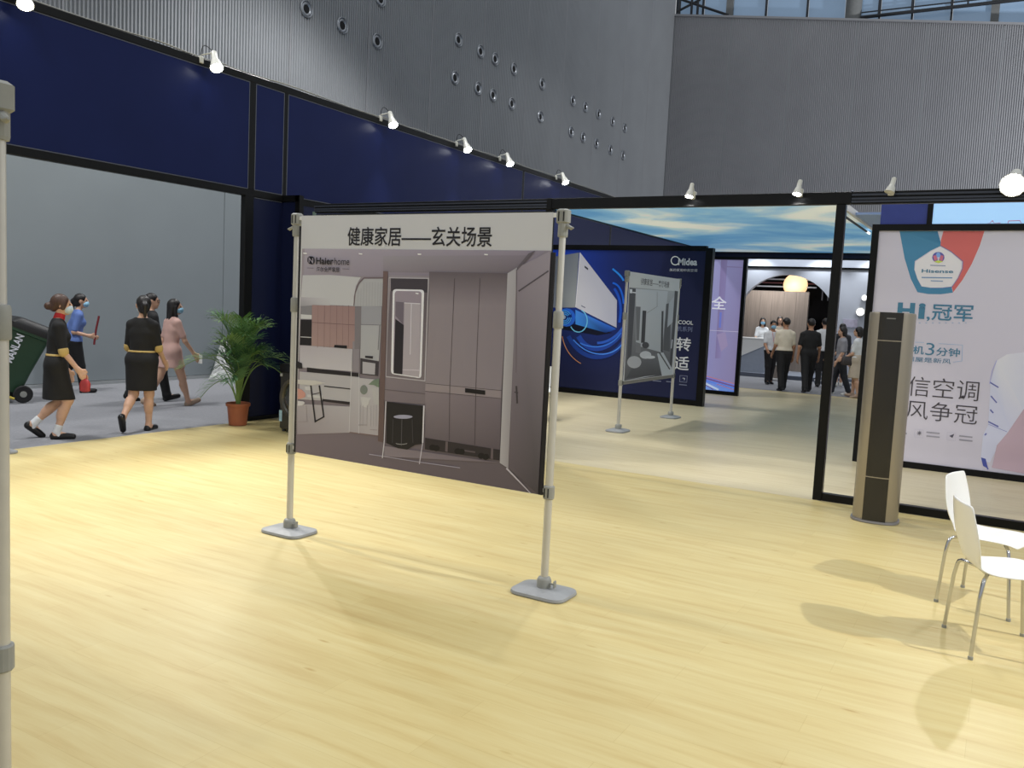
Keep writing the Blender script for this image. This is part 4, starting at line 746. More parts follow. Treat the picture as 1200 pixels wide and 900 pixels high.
(4, (45, 90, 200), (-6.727, 1.159, -6.691, 1.186, -6.727, 1.224, -6.761, 1.199)),
(4, (45, 90, 200), (-6.691, 1.186, -6.657, 1.215, -6.695, 1.251, -6.727, 1.224)),
(4, (45, 90, 200), (-6.657, 1.215, -6.624, 1.246, -6.665, 1.280, -6.695, 1.251)),
(4, (45, 90, 200), (-6.624, 1.246, -6.594, 1.278, -6.637, 1.310, -6.665, 1.280)),
(4, (45, 90, 200), (-6.594, 1.278, -6.567, 1.312, -6.612, 1.341, -6.637, 1.310)),
(4, (45, 90, 200), (-6.567, 1.312, -6.542, 1.347, -6.589, 1.373, -6.612, 1.341)),
(4, (45, 90, 200), (-6.542, 1.347, -6.521, 1.382, -6.568, 1.406, -6.589, 1.373)),
(2, (34, 40, 82), (-5.316, 0.552, -5.173, 0.556, -5.173, 0.434, -5.314, 0.432)),
(3, (120, 125, 160), (-5.311, 0.548, -5.178, 0.551, -5.168, 0.561, -5.321, 0.557)),
(3, (120, 125, 160), (-5.178, 0.551, -5.178, 0.439, -5.168, 0.429, -5.168, 0.561)),
(3, (120, 125, 160), (-5.178, 0.439, -5.309, 0.437, -5.319, 0.427, -5.168, 0.429)),
(3, (120, 125, 160), (-5.309, 0.437, -5.311, 0.548, -5.321, 0.557, -5.319, 0.427)),
(3, (120, 125, 160), (-5.856, 0.399, -5.682, 0.400, -5.682, 0.416, -5.856, 0.416)),
(3, (120, 125, 160), (-5.580, 0.407, -5.425, 0.406, -5.425, 0.422, -5.579, 0.423)),
(3, (120, 125, 160), (-5.321, 0.372, -5.169, 0.371, -5.169, 0.387, -5.321, 0.389)),
(3, (190, 195, 215), (-5.263, 0.501, -5.228, 0.499, -5.212, 0.511, -5.261, 0.514)),
(3, (190, 195, 215), (-5.228, 0.499, -5.232, 0.471, -5.219, 0.469, -5.212, 0.511)),
(3, (225, 230, 240), (-5.500, 2.674, -5.522, 2.656, -5.512, 2.640, -5.487, 2.661)),
(3, (225, 230, 240), (-5.522, 2.656, -5.547, 2.648, -5.544, 2.630, -5.512, 2.640)),
(3, (225, 230, 240), (-5.547, 2.648, -5.575, 2.650, -5.580, 2.633, -5.544, 2.630)),
(3, (225, 230, 240), (-5.575, 2.650, -5.600, 2.662, -5.612, 2.648, -5.580, 2.633)),
(3, (225, 230, 240), (-5.600, 2.662, -5.620, 2.683, -5.636, 2.674, -5.612, 2.648)),
(3, (225, 230, 240), (-5.620, 2.683, -5.630, 2.709, -5.648, 2.706, -5.636, 2.674)),
(3, (225, 230, 240), (-5.630, 2.709, -5.629, 2.736, -5.648, 2.740, -5.648, 2.706)),
(3, (225, 230, 240), (-5.629, 2.736, -5.618, 2.760, -5.634, 2.771, -5.648, 2.740)),
(3, (225, 230, 240), (-5.618, 2.760, -5.598, 2.777, -5.609, 2.793, -5.634, 2.771)),
(3, (225, 230, 240), (-5.598, 2.777, -5.572, 2.786, -5.576, 2.804, -5.609, 2.793)),
(3, (225, 230, 240), (-5.572, 2.786, -5.545, 2.784, -5.541, 2.802, -5.576, 2.804)),
(3, (225, 230, 240), (-5.545, 2.784, -5.519, 2.773, -5.509, 2.787, -5.541, 2.802)),
(3, (225, 230, 240), (-5.519, 2.773, -5.498, 2.752, -5.485, 2.763, -5.509, 2.787)),
],
 'hisense': [
(1, (190, 187, 200, 205, 203, 222, 196, 192, 206, 182, 178, 188), (-1.560, 2.885, 2.616, 2.927, 2.917, -0.021, -1.519, -0.051)),
(2, (72, 128, 162, 66, 120, 156, 60, 116, 152, 74, 130, 164), (-1.230, 2.836, -0.820, 2.836, -0.776, 2.706, -0.775, 2.657)),
(2, (70, 125, 160), (-1.230, 2.836, -0.776, 2.661, -0.873, 2.607, -1.034, 2.481, -1.031, 2.380, -0.989, 2.273, -0.935, 2.180, -0.974, 2.114, -1.060, 2.271, -1.148, 2.513)),
(2, (70, 125, 160), (-0.935, 2.183, -0.836, 2.170, -0.716, 2.174, -0.619, 2.190, -0.598, 2.122, -0.722, 2.099, -0.855, 2.097, -0.974, 2.114)),
(2, (196, 102, 100), (-0.758, 2.836, -0.337, 2.835, -0.370, 2.667, -0.433, 2.458, -0.511, 2.273, -0.597, 2.125, -0.614, 2.188, -0.560, 2.298, -0.528, 2.404, -0.529, 2.482, -0.656, 2.592, -0.775, 2.664, -0.775, 2.730)),
(3, (80, 110, 165), (-0.781, 2.664, -0.658, 2.594, -0.655, 2.599, -0.778, 2.669)),
(3, (80, 110, 165), (-0.658, 2.594, -0.530, 2.487, -0.524, 2.490, -0.655, 2.599)),
(3, (80, 110, 165), (-0.530, 2.487, -0.525, 2.404, -0.519, 2.403, -0.524, 2.490)),
(3, (80, 110, 165), (-0.525, 2.404, -0.556, 2.299, -0.552, 2.296, -0.519, 2.403)),
(3, (80, 110, 165), (-0.556, 2.299, -0.617, 2.188, -0.614, 2.182, -0.552, 2.296)),
(3, (80, 110, 165), (-0.617, 2.188, -0.716, 2.174, -0.715, 2.168, -0.614, 2.182)),
(3, (80, 110, 165), (-0.716, 2.174, -0.836, 2.170, -0.836, 2.164, -0.715, 2.168)),
(2, (212, 210, 224), (-0.777, 2.653, -0.655, 2.583, -0.541, 2.482, -0.536, 2.403, -0.569, 2.297, -0.622, 2.193, -0.716, 2.179, -0.837, 2.175, -0.933, 2.186, -0.990, 2.280, -1.026, 2.380, -1.028, 2.471, -0.872, 2.594)),
(4, (90, 90, 160), (-0.721, 2.529, -0.724, 2.505, -0.736, 2.484, -0.756, 2.470, -0.780, 2.465, -0.806, 2.469, -0.828, 2.483, -0.844, 2.503, -0.851, 2.528, -0.848, 2.552, -0.836, 2.573, -0.816, 2.587, -0.791, 2.592, -0.766, 2.588, -0.744, 2.574, -0.728, 2.554)),
(5, (120, 160, 215), (-0.764, 2.550, -0.764, 2.536, -0.768, 2.524, -0.776, 2.516, -0.784, 2.513, -0.794, 2.515, -0.802, 2.523, -0.809, 2.535, -0.812, 2.549, -0.811, 2.564, -0.807, 2.576, -0.800, 2.584, -0.791, 2.587, -0.781, 2.584, -0.773, 2.576, -0.767, 2.564)),
(5, (190, 110, 130), (-0.844, 2.544, -0.811, 2.557, -0.792, 2.505, -0.821, 2.484)),
(5, (190, 110, 130), (-0.731, 2.545, -0.763, 2.558, -0.774, 2.505, -0.740, 2.485)),
(5, (190, 205, 90), (-0.826, 2.477, -0.783, 2.498, -0.730, 2.479, -0.777, 2.462)),
(5, (200, 190, 205), (-0.794, 2.531, -0.773, 2.531, -0.777, 2.492, -0.789, 2.491)),
(4, (120, 130, 160), (-0.863, 2.430, -0.702, 2.427, -0.702, 2.436, -0.864, 2.439)),
(4, (100, 135, 175), (-0.944, 2.284, -0.618, 2.287, -0.619, 2.299, -0.945, 2.296)),
(4, (130, 150, 180), (-0.843, 2.247, -0.713, 2.246, -0.713, 2.258, -0.844, 2.259)),
(3, (150, 165, 190), (-0.929, 1.745, -0.911, 1.745, -0.911, 1.756, -0.930, 1.757)),
(3, (150, 165, 190), (-0.858, 1.749, -0.840, 1.749, -0.840, 1.760, -0.859, 1.760)),
(3, (150, 165, 190), (-0.788, 1.753, -0.770, 1.752, -0.770, 1.764, -0.788, 1.764)),
(3, (150, 165, 190), (-0.718, 1.757, -0.700, 1.756, -0.700, 1.767, -0.718, 1.768)),
(3, (150, 165, 190), (-0.649, 1.760, -0.631, 1.760, -0.631, 1.771, -0.649, 1.771)),
(3, (150, 165, 190), (-0.580, 1.764, -0.562, 1.763, -0.562, 1.774, -0.580, 1.775)),
(3, (150, 165, 190), (-0.511, 1.767, -0.493, 1.767, -0.494, 1.778, -0.511, 1.778)),
(3, (150, 165, 190), (-0.443, 1.771, -0.425, 1.771, -0.426, 1.781, -0.443, 1.782)),
(3, (140, 165, 195), (-0.953, 1.517, -0.852, 1.519, -0.852, 1.524, -0.953, 1.522)),
(3, (140, 165, 195), (-0.696, 1.517, -0.448, 1.515, -0.443, 1.520, -0.696, 1.522)),
(3, (140, 165, 195), (-0.448, 1.515, -0.439, 1.334, -0.434, 1.330, -0.443, 1.520)),
(3, (140, 165, 195), (-0.439, 1.334, -0.526, 1.314, -0.525, 1.309, -0.434, 1.330)),
(3, (175, 172, 186), (-0.864, 0.474, -0.775, 0.475, -0.771, 0.479, -0.868, 0.479)),
(3, (175, 172, 186), (-0.775, 0.475, -0.771, 0.386, -0.767, 0.382, -0.771, 0.479)),
(3, (175, 172, 186), (-0.771, 0.386, -0.860, 0.386, -0.864, 0.381, -0.767, 0.382)),
(3, (175, 172, 186), (-0.860, 0.386, -0.864, 0.474, -0.868, 0.479, -0.864, 0.381)),
(3, (175, 172, 186), (-0.515, 0.480, -0.429, 0.481, -0.426, 0.485, -0.519, 0.484)),
(3, (175, 172, 186), (-0.429, 0.481, -0.425, 0.394, -0.421, 0.390, -0.426, 0.485)),
(3, (175, 172, 186), (-0.425, 0.394, -0.511, 0.393, -0.515, 0.389, -0.421, 0.390)),
(3, (175, 172, 186), (-0.511, 0.393, -0.515, 0.480, -0.519, 0.484, -0.515, 0.389)),
(4, (90, 88, 100), (-0.838, 0.429, -0.786, 0.435, -0.787, 0.441, -0.838, 0.435)),
(4, (90, 88, 100), (-0.834, 0.451, -0.794, 0.415, -0.790, 0.419, -0.830, 0.456)),
(4, (90, 88, 100), (-0.817, 0.463, -0.812, 0.406, -0.807, 0.407, -0.812, 0.464)),
(4, (90, 88, 100), (-0.798, 0.459, -0.831, 0.415, -0.826, 0.411, -0.793, 0.456)),
(4, (80, 78, 92), (-0.492, 0.440, -0.441, 0.471, -0.458, 0.420)),
(4, (140, 138, 150), (-0.738, 0.448, -0.595, 0.448, -0.595, 0.465, -0.738, 0.464)),
(4, (140, 138, 150), (-0.734, 0.403, -0.591, 0.404, -0.591, 0.420, -0.734, 0.419)),
(4, (140, 138, 150), (-0.389, 0.445, -0.251, 0.445, -0.251, 0.461, -0.389, 0.461)),
(4, (140, 138, 150), (-0.385, 0.400, -0.247, 0.401, -0.247, 0.417, -0.385, 0.417)),
(4, (110, 108, 120), (-0.949, 0.415, -0.949, 0.411, -0.951, 0.407, -0.954, 0.404, -0.957, 0.403, -0.961, 0.404, -0.964, 0.406, -0.967, 0.409, -0.968, 0.412, -0.967, 0.417, -0.966, 0.420, -0.963, 0.423, -0.959, 0.424, -0.956, 0.424, -0.952, 0.422, -0.950, 0.419)),
(2, (206, 206, 228, 206, 206, 230, 200, 200, 224, 196, 198, 222), (-0.084, 1.365, 0.011, 1.442, 0.175, 1.477, 0.235, 0.810)),
(2, (206, 206, 228, 200, 200, 224, 190, 192, 216, 188, 192, 216), (-0.084, 1.365, 0.235, 0.810, 0.123, 0.561, -0.129, 1.089)),
(2, (192, 194, 216), (-0.125, 1.129, 0.123, 0.561, 0.005, 0.349, -0.049, 0.181, -0.145, 0.189, -0.146, 0.490, -0.104, 0.615)),
(2, (206, 206, 228), (0.175, 1.477, 0.660, 1.490, 1.131, 1.385, 1.613, 0.954, 0.752, 0.482, 0.269, 0.422)),
(3, (188, 168, 180, 180, 156, 168, 170, 146, 158, 178, 156, 168), (0.232, 0.839, 0.775, 1.094, 1.423, -0.121, -0.028, 0.134)),
(3, (180, 158, 170), (0.232, 0.839, 0.091, 0.538, 0.002, 0.388, -0.023, 0.125, 0.298, 0.101)),
(3, (92, 98, 160), (-0.133, 1.102, -0.043, 1.050, -0.037, 1.064, -0.128, 1.116)),
(3, (92, 98, 160), (-0.111, 0.947, -0.046, 0.874, -0.037, 0.885, -0.102, 0.958)),
(3, (92, 98, 160), (-0.110, 0.647, -0.003, 0.599, 0.002, 0.614, -0.106, 0.661)),
(3, (92, 98, 160), (-0.125, 0.187, -0.065, 0.095, -0.054, 0.105, -0.114, 0.197)),
(3, (92, 98, 160), (-0.123, 0.487, -0.108, 0.509, -0.118, 0.519, -0.134, 0.497)),
(3, (92, 98, 160), (-0.104, 0.788, -0.070, 0.752, -0.061, 0.764, -0.095, 0.800)),
(4, (70, 80, 150), (-0.144, 0.229, -0.096, 0.219, -0.060, 0.108, -0.114, 0.132)),
(3, (150, 152, 205), (-0.087, 1.366, -0.120, 1.249, -0.114, 1.247, -0.082, 1.364)),
(3, (150, 152, 205), (-0.120, 1.249, -0.135, 1.089, -0.130, 1.088, -0.114, 1.247)),
(3, (120, 125, 180), (-0.106, 0.622, 0.088, 0.555, 0.090, 0.560, -0.105, 0.627)),
],
 'stand2': [
(1, (150, 150, 154, 176, 176, 180, 70, 70, 74, 84, 84, 88), (11.269, 2.060, 13.346, 2.082, 13.285, 0.726, 11.313, 0.728)),
(2, (196, 197, 202, 190, 191, 196, 176, 178, 182, 182, 184, 188), (11.536, 2.048, 12.878, 2.066, 12.767, 1.100, 11.670, 1.231)),
(3, (70, 70, 76), (11.306, 2.050, 11.536, 2.048, 11.520, 1.093, 11.371, 1.004)),
(3, (110, 110, 114), (11.578, 1.794, 11.766, 1.794, 11.784, 1.301, 11.671, 1.302)),
(4, (46, 46, 50), (11.851, 1.741, 12.000, 1.740, 12.017, 1.262, 11.867, 1.264)),
(4, (56, 56, 60), (12.648, 1.749, 12.733, 1.751, 12.811, 1.099, 12.722, 1.114)),
(3, (80, 80, 84), (12.829, 1.862, 13.060, 1.894, 13.136, 1.104, 12.833, 1.137)),
(3, (176, 178, 184), (12.951, 1.878, 13.317, 2.070, 13.311, 1.626, 12.950, 1.494)),
(4, (60, 60, 64), (13.189, 2.091, 13.346, 2.082, 13.285, 0.726, 13.176, 0.815)),
(5, (190, 190, 196), (13.190, 1.299, 13.251, 1.299, 13.218, 1.155, 13.172, 1.156)),
(3, (96, 96, 100, 110, 110, 114, 60, 60, 64, 66, 66, 70), (11.765, 1.039, 12.570, 1.087, 12.832, 0.747, 11.379, 0.759)),
(4, (176, 176, 180), (11.929, 0.974, 11.913, 0.940, 11.856, 0.912, 11.768, 0.896, 11.663, 0.893, 11.557, 0.904, 11.467, 0.927, 11.404, 0.958, 11.379, 0.992, 11.393, 1.026, 11.446, 1.053, 11.531, 1.070, 11.634, 1.074, 11.741, 1.064, 11.835, 1.042, 11.901, 1.010)),
(4, (200, 200, 204), (12.323, 1.073, 12.308, 1.051, 12.259, 1.033, 12.182, 1.022, 12.091, 1.020, 11.999, 1.027, 11.921, 1.042, 11.867, 1.062, 11.846, 1.085, 11.860, 1.107, 11.907, 1.124, 11.981, 1.135, 12.071, 1.138, 12.163, 1.131, 12.244, 1.117, 12.300, 1.096)),
(5, (60, 60, 64), (12.202, 1.223, 12.194, 1.205, 12.165, 1.189, 12.119, 1.179, 12.064, 1.177, 12.008, 1.181, 11.960, 1.193, 11.926, 1.209, 11.912, 1.228, 11.920, 1.246, 11.948, 1.261, 11.993, 1.271, 12.047, 1.274, 12.104, 1.270, 12.153, 1.258, 12.188, 1.242)),
(5, (206, 206, 210), (12.496, 1.033, 12.480, 1.024, 12.433, 1.017, 12.362, 1.014, 12.279, 1.015, 12.196, 1.019, 12.125, 1.026, 12.078, 1.036, 12.060, 1.045, 12.075, 1.054, 12.119, 1.061, 12.188, 1.065, 12.270, 1.064, 12.354, 1.060, 12.427, 1.053, 12.477, 1.044)),
(4, (120, 120, 124), (11.662, 1.279, 11.856, 1.252, 11.881, 1.108, 11.675, 1.125)),
(4, (190, 192, 196), (12.570, 1.087, 12.840, 1.098, 13.279, 0.838, 13.300, 0.726, 12.851, 0.725)),
(5, (60, 60, 64), (12.638, 1.098, 13.168, 0.811, 13.215, 0.819, 12.681, 1.107)),
(4, (120, 120, 124), (12.392, 2.035, 12.431, 1.816, 12.446, 1.813, 12.406, 2.035)),
(4, (120, 120, 124), (12.431, 1.816, 12.034, 1.711, 12.042, 1.707, 12.446, 1.813)),
(5, (225, 225, 230), (11.309, 2.034, 11.404, 2.036, 11.401, 1.979, 11.318, 1.978)),
(5, (225, 225, 230), (11.410, 1.985, 11.544, 1.983, 11.547, 1.998, 11.413, 2.000)),
(2, (190, 192, 196), (11.325, 0.695, 13.326, 0.762, 13.301, 0.794, 11.306, 0.723)),
],
 'purple': [
(1, (160, 158, 205, 150, 142, 188, 146, 136, 180, 150, 148, 200), (-5.696, 2.953, -5.022, 2.930, -5.025, 0.092, -5.722, 0.094)),
(2, (138, 124, 170, 142, 130, 176, 150, 140, 190, 138, 126, 176), (-5.525, 2.944, -5.384, 2.942, -5.370, 0.793, -5.502, 0.783)),
(3, (120, 130, 210), (-5.475, 1.796, -5.470, 1.461, -5.423, 1.461, -5.428, 1.796)),
(3, (196, 190, 214), (-5.699, 1.383, -4.983, 1.387, -4.983, 1.402, -5.699, 1.398)),
(3, (140, 128, 172), (-5.382, 2.775, -5.048, 2.764, -5.048, 2.786, -5.383, 2.797)),
(3, (120, 130, 225, 130, 140, 225, 110, 150, 235, 130, 170, 240), (-5.700, 0.381, -5.000, 0.263, -5.024, 0.077, -5.709, 0.063)),
(4, (190, 130, 150), (-5.702, 0.370, -5.002, 0.252, -4.998, 0.274, -5.698, 0.392)),
(4, (120, 90, 150), (-5.700, 0.319, -5.019, 0.190, -5.013, 0.220, -5.694, 0.349)),
(4, (90, 140, 240), (-5.699, 0.265, -5.016, 0.157, -5.012, 0.179, -5.695, 0.288)),
(4, (205, 220, 250), (-5.721, 0.207, -5.385, 0.076, -5.368, 0.118, -5.704, 0.249)),
(4, (120, 90, 140), (-5.714, 0.192, -5.495, 0.088, -5.487, 0.104, -5.707, 0.207)),
(4, (190, 120, 110), (-5.426, 0.218, -5.022, 0.123, -5.018, 0.137, -5.422, 0.232)),
(3, (165, 150, 190), (-5.502, 1.308, -5.317, 1.375, -5.240, 1.082, -5.380, 0.942)),
],
 'lightbox': [
(2, (205, 150, 170), (-0.330, 2.907, -0.287, 2.916, -0.291, 2.924, -0.332, 2.916)),
(2, (205, 150, 170), (-0.287, 2.916, -0.266, 2.944, -0.266, 2.959, -0.291, 2.924)),
(2, (205, 150, 170), (-0.266, 2.944, -0.248, 2.914, -0.245, 2.923, -0.266, 2.959)),
(2, (205, 150, 170), (-0.248, 2.914, -0.191, 2.920, -0.184, 2.929, -0.245, 2.923)),
(2, (205, 150, 170), (-0.191, 2.920, -0.190, 2.911, -0.183, 2.911, -0.184, 2.929)),
(2, (205, 150, 170), (-0.107, 2.911, -0.103, 2.942, -0.109, 2.951, -0.115, 2.914)),
(2, (205, 150, 170), (-0.103, 2.942, -0.000, 2.945, 0.004, 2.954, -0.109, 2.951)),
(2, (205, 150, 170), (-0.000, 2.945, 0.018, 2.912, 0.025, 2.916, 0.004, 2.954)),
],
}

ORD = ['first', 'second', 'third', 'fourth', 'fifth', 'sixth', 'seventh', 'eighth', 'ninth', 'tenth']
# ================================================================== STRUCTURE
# ---- floors
f = MB().box(-34, 22, -16, 46, -.3, -.008).obj('floor_carpet', m_carpet)
tag(f, 'grey carpet of the exhibition hall aisles', 'floor', kind='structure')
f = MB().box(-8.72, 6, -6, 8.46, -.008, 0).obj('floor', m_floor)
tag(f, 'light yellow wood floor in the foreground', 'floor', kind='structure')
f = MB().box(-8.72, 6, 8.463, 20.5, -.008, 0).obj('floor_inner', m_floor2)
tag(f, 'paler wood floor behind the black portal frame', 'floor', kind='structure')
f = MB().box(-8.72, 6, 20.5, 20.62, -.008, .002).obj('trim_1', m_floor)
tag(f, 'narrow yellow edge strip of the far wood floor', 'trim', kind='structure')

# ---- hall walls of corrugated sheet
def corrugated(w, h_of, pitch=.0833, d=.03):
    """panel lying along +x from 0 to w, ribs standing out towards -y, top height given by h_of(x)"""
    n = int(round(w / pitch)); xs = []
    for i in range(n):
        x = i * w / n; q = w / n
        xs += [(x + q * .0, 0), (x + q * .18, -d), (x + q * .5, -d), (x + q * .68, 0)]
    xs.append((w, 0))
    m = MB(); m.v = [(x, y, h_of(x)[0]) for x, y in xs] + [(x, y, h_of(x)[1]) for x, y in xs]
    k = len(xs); m.f = [(i, i + 1, k + i + 1, k + i) for i in range(k - 1)]
    return m
PW = 2.76
wl = MB().box(-15.3, -15.06, -4, 39.9, -.008, 17.5).obj('wall_left', m_rib)
tag(wl, 'tall grey corrugated hall wall with round air nozzles', 'wall', kind='structure')
first = None
for i in range(13):
    y0 = 39.75 - PW * (i + 1)
    if first is None:
        first = corrugated(PW - .05, lambda x: (3.5, 17.4)).obj('wall_panel', m_rib, wl)
        p = first
    else:
        p = first.copy(); COL.objects.link(p)
    p.location = (-15.03, y0 + .025, 0); p.rotation_euler = (0, 0, math.pi / 2)
    s_ = MB().box(-15.06, -15.012, y0 - .022, y0 + .022, 3.5, 17.4).obj('panel_joint', m_rib2, wl)
top = lambda X: 15.82 - .1466 * (X + 15.2)
bb = MB()
bb.loft([[(-15.3, 39.82, 0), (9, 39.82, 0), (9, 39.82, top(9) - .02), (-15.3, 39.82, top(-15.3) - .02)], [(-15.3, 40.1, 0), (9, 40.1, 0), (9, 40.1, top(9) - .02), (-15.3, 40.1, top(-15.3) - .02)]])
wb = bb.obj('wall_back', m_rib2)
tag(wb, 'grey corrugated hall wall at the back below the windows', 'wall', kind='structure')
for i in range(9):
    x0 = -15.0 + PW * i
    p = corrugated(PW - .05, lambda x: (3.0, top(x0 + x))).obj('wall_panel', m_rib2, wb)
    p.location = (x0 + .025, 39.79, 0)
    MB().box(x0 - .022, x0 + .022, 39.765, 39.82, 3.0, top(x0) - .02).obj('panel_joint', m_rib, wb)
cap = MB(); cap.loft([[(-15.2, 39.68, top(-15.2)), (-15.2, 40.1, top(-15.2)), (-15.2, 40.1, top(-15.2) + .09), (-15.2, 39.68, top(-15.2) + .09)], [(9, 39.68, top(9)), (9, 40.1, top(9)), (9, 40.1, top(9) + .09), (9, 39.68, top(9) + .09)]])
cap.obj('coping', m_rib2, wb)

# ---- window band above the back wall
m_win = mat('daylight_window_glass', rgb(120, 142, 166), .12, emit=rgb(128, 152, 178), estr=.42, noise=.12, nscale=.5)
m_conc = mat('grey_concrete_column', rgb(120, 122, 122), .7, noise=.06)
m_steel = mat('dark_steel', rgb(52, 54, 58), .5, .4, noise=.1)
win = empty('window_1', (0, 0, 0), kind='structure', label='band of bluish windows above the back hall wall', cat='window')
pane_x = [-15.2, -13.9, -12.6, -10.9, -9.05, -7.4, -6.0, -4.7, -3.2, -1.6, 0.2, 2.0]
for i in range(len(pane_x) - 1):
    MB().box(pane_x[i] + .05, pane_x[i + 1] - .05, 40.6, 40.64, 12.0, 20).obj('pane', m_win, win)
for i, x in enumerate(pane_x):
    wide = {-12.6: .16, -7.4: .0, -1.6: .15}.get(x, .035)
    if wide: MB().box(x - wide, x + wide, 40.45, 40.6, 12.0, 20).obj('mullion', m_steel if wide < .1 else m_conc, win)
MB().lathe([(.34, 0), (.34, 8)], (-7.05, 40.35, 12.2), n=16).obj('column', m_conc, win, smooth=True)
tr = empty('roof_truss', (-4, 40.2, 14.7), label='dark steel truss rail rising across the hall windows', cat='truss')
def tl(a, b, r, nm): MB().tube([(a[0] + 4, a[1] - 40.2, a[2] - 14.7), (b[0] + 4, b[1] - 40.2, b[2] - 14.7)], r, 8).obj(nm, m_steel, tr, smooth=True)
tl((-6.7, 40.2, 14.86), (2, 40.2, 14.80), .075, 'lower_chord')
tl((-6.7, 40.2, 15.06), (2, 40.2, 14.98), .03, 'cable')
for x in (-6.0, -4.7, -3.2, -2.6): tl((x, 40.2, 14.84), (x, 40.2, 17), .035, 'strut')
tr2 = empty('corner_truss', (-14.6, 40.3, 15.7), label='dark lattice truss piece in the corner above the walls', cat='truss')
for a, b in (((-.4, 0, -.1), (-.4, 0, 2)), ((.2, 0, 0), (.2, 0, 2)), ((.5, 0, 0), (.5, 0, 2)), ((-.5, 0, 1.1), (2.0, 0, .02)), ((-.5, 0, .5), (.6, 0, .9))):
    MB().tube([a, b], .06, 8).obj('strut', m_steel, tr2, smooth=True)

# ---- grey partition beyond the aisle
gp = MB().box(-13.86, -13.72, -2, 30, -.008, 4.4).obj('wall_partition', m_partition)
tag(gp, 'plain grey partition wall behind the walking people', 'wall', kind='structure')
for y0, y1 in ((-1.9, 5.9), (5.91, 11.9), (11.91, 18.0), (18.01, 24), (24.01, 29.9)):
    MB().box(-13.72, -13.68 if y0 < 11 else -13.67, y0, y1, .06, 4.38).obj('panel', m_partition, gp)
MB().box(-13.72, -13.65, -2, 30, -.008, .05).obj('skirting', mat('pale_skirting', rgb(160, 164, 166), .5, noise=.03), gp)

# ---- blue booth wall on the left, overhead panels, posts and beams
bw = empty('wall_booth_left', (-8.75, 8, 0), kind='structure', label='dark blue booth wall with black frame and overhead panels on the left', cat='wall')
def bwbox(nm, m, x0, x1, y0, y1, z0, z1, b=0): return BOX(nm, m, bw, x0 + 8.75, x1 + 8.75, y0 - 8, y1 - 8, z0, z1, b=b)
bwbox('top_beam', m_black, -8.82, -8.74, 1.5, 27, 4.44, 4.53, b=.006)
bwbox('lower_beam', m_black, -8.82, -8.74, 1.5, 8.68, 2.98, 3.07, b=.006)
bwbox('lower_beam', m_black, -8.82, -8.76, 8.68, 27, 2.98, 3.07)
for y in (1.5, 7.95): bwbox('post', m_black, -8.83, -8.735, y, y + .14 if y > 7 else y + .1, 0, 3.0, b=.006)
for y0, y1 in ((1.5, 1.6), (8.0, 8.095), (8.61, 8.67), (15.17, 15.23), (19.63, 19.7), (26.9, 27)): bwbox('post', m_black, -8.82, -8.742, y0, y1, 3.07, 4.44)
for y0, y1 in ((1.6, 8.0), (8.095, 8.61), (8.67, 15.17), (15.23, 19.63), (19.7, 26.9)):
    q = bwbox('panel', m_blue, -8.81, -8.75, y0 + .012, y1 - .012, 3.082, 4.428)
    for a in ((y0 + .004, y0 + .014), (y1 - .014, y1 - .004)):
        BOX('edge_trim', m_edge, q, 0 - .05, .004, a[0] - 8, a[1] - 8, 3.075, 4.435)
    for z in (3.072, 4.43): BOX('edge_trim', m_edge, q, -.05, .004, y0 + .004 - 8, y1 - .004 - 8, z, z + .007)
bwbox('panel', m_navy, -8.80, -8.755, 8.10, 8.63, .03, 2.975)
bwbox('edge_trim', m_edge, -8.80, -8.748, 8.11, 8.6, 2.968, 2.976)
bwbox('base_rail', m_black, -8.82, -8.74, 8.09, 8.64, 0, .05)
bwbox('return_panel', m_navy, -8.80, -8.50, 8.625, 8.665, .03, 2.98)
bwbox('return_beam', m_black, -8.75, -8.44, 8.60, 8.68, 2.985, 3.065)
bwbox('post', m_black, -8.50, -8.42, 8.60, 8.68, 0, 3.065)
bwbox('panel', m_navy, -8.81, -8.765, 8.70, 17.0, 0, 2.98)
bwbox('panel', m_navy, -8.81, -8.765, 17.02, 26.9, 0, 2.98)
# loose power cable lying along the top beam
pts = []; yy = 1.6
while yy < 21:
    pts.append((-8.77 + .015 * math.sin(yy * 3.1), yy, 4.545 + .014 * max(0, math.sin(yy * 4.3 + math.sin(yy * 1.7) * 2)))); yy += .12
c = MB().tube(pts, .009, 6).obj('power_cable', mat('grey_cable', rgb(150, 148, 140), .6, noise=.1), smooth=True)
tag(c, 'pale power cable lying along the top of the blue booth wall', 'cable')

# ---- portal frame
pf = empty('portal_frame', (-1.45, 8.51, 0), label='black aluminium portal frame with floor bar and overhead beam', cat='frame')
def pfb(nm, m, x0, x1, y0, y1, z0, z1, b=.005): return BOX(nm, m, pf, x0 + 1.45, x1 + 1.45, y0 - 8.51, y1 - 8.51, z0, z1, b=b)
pfb('post', m_black, -1.49, -1.405, 8.47, 8.55, 0, 2.81)
pfb('post', m_black, 1.55, 1.635, 8.47, 8.55, 0, 2.81)
pfb('floor_bar', m_black, -1.405, 1.55, 8.475, 8.545, 0, .075)
pfb('beam', m_black, -4.50, -1.36, 8.47, 8.55, 2.81, 2.925)
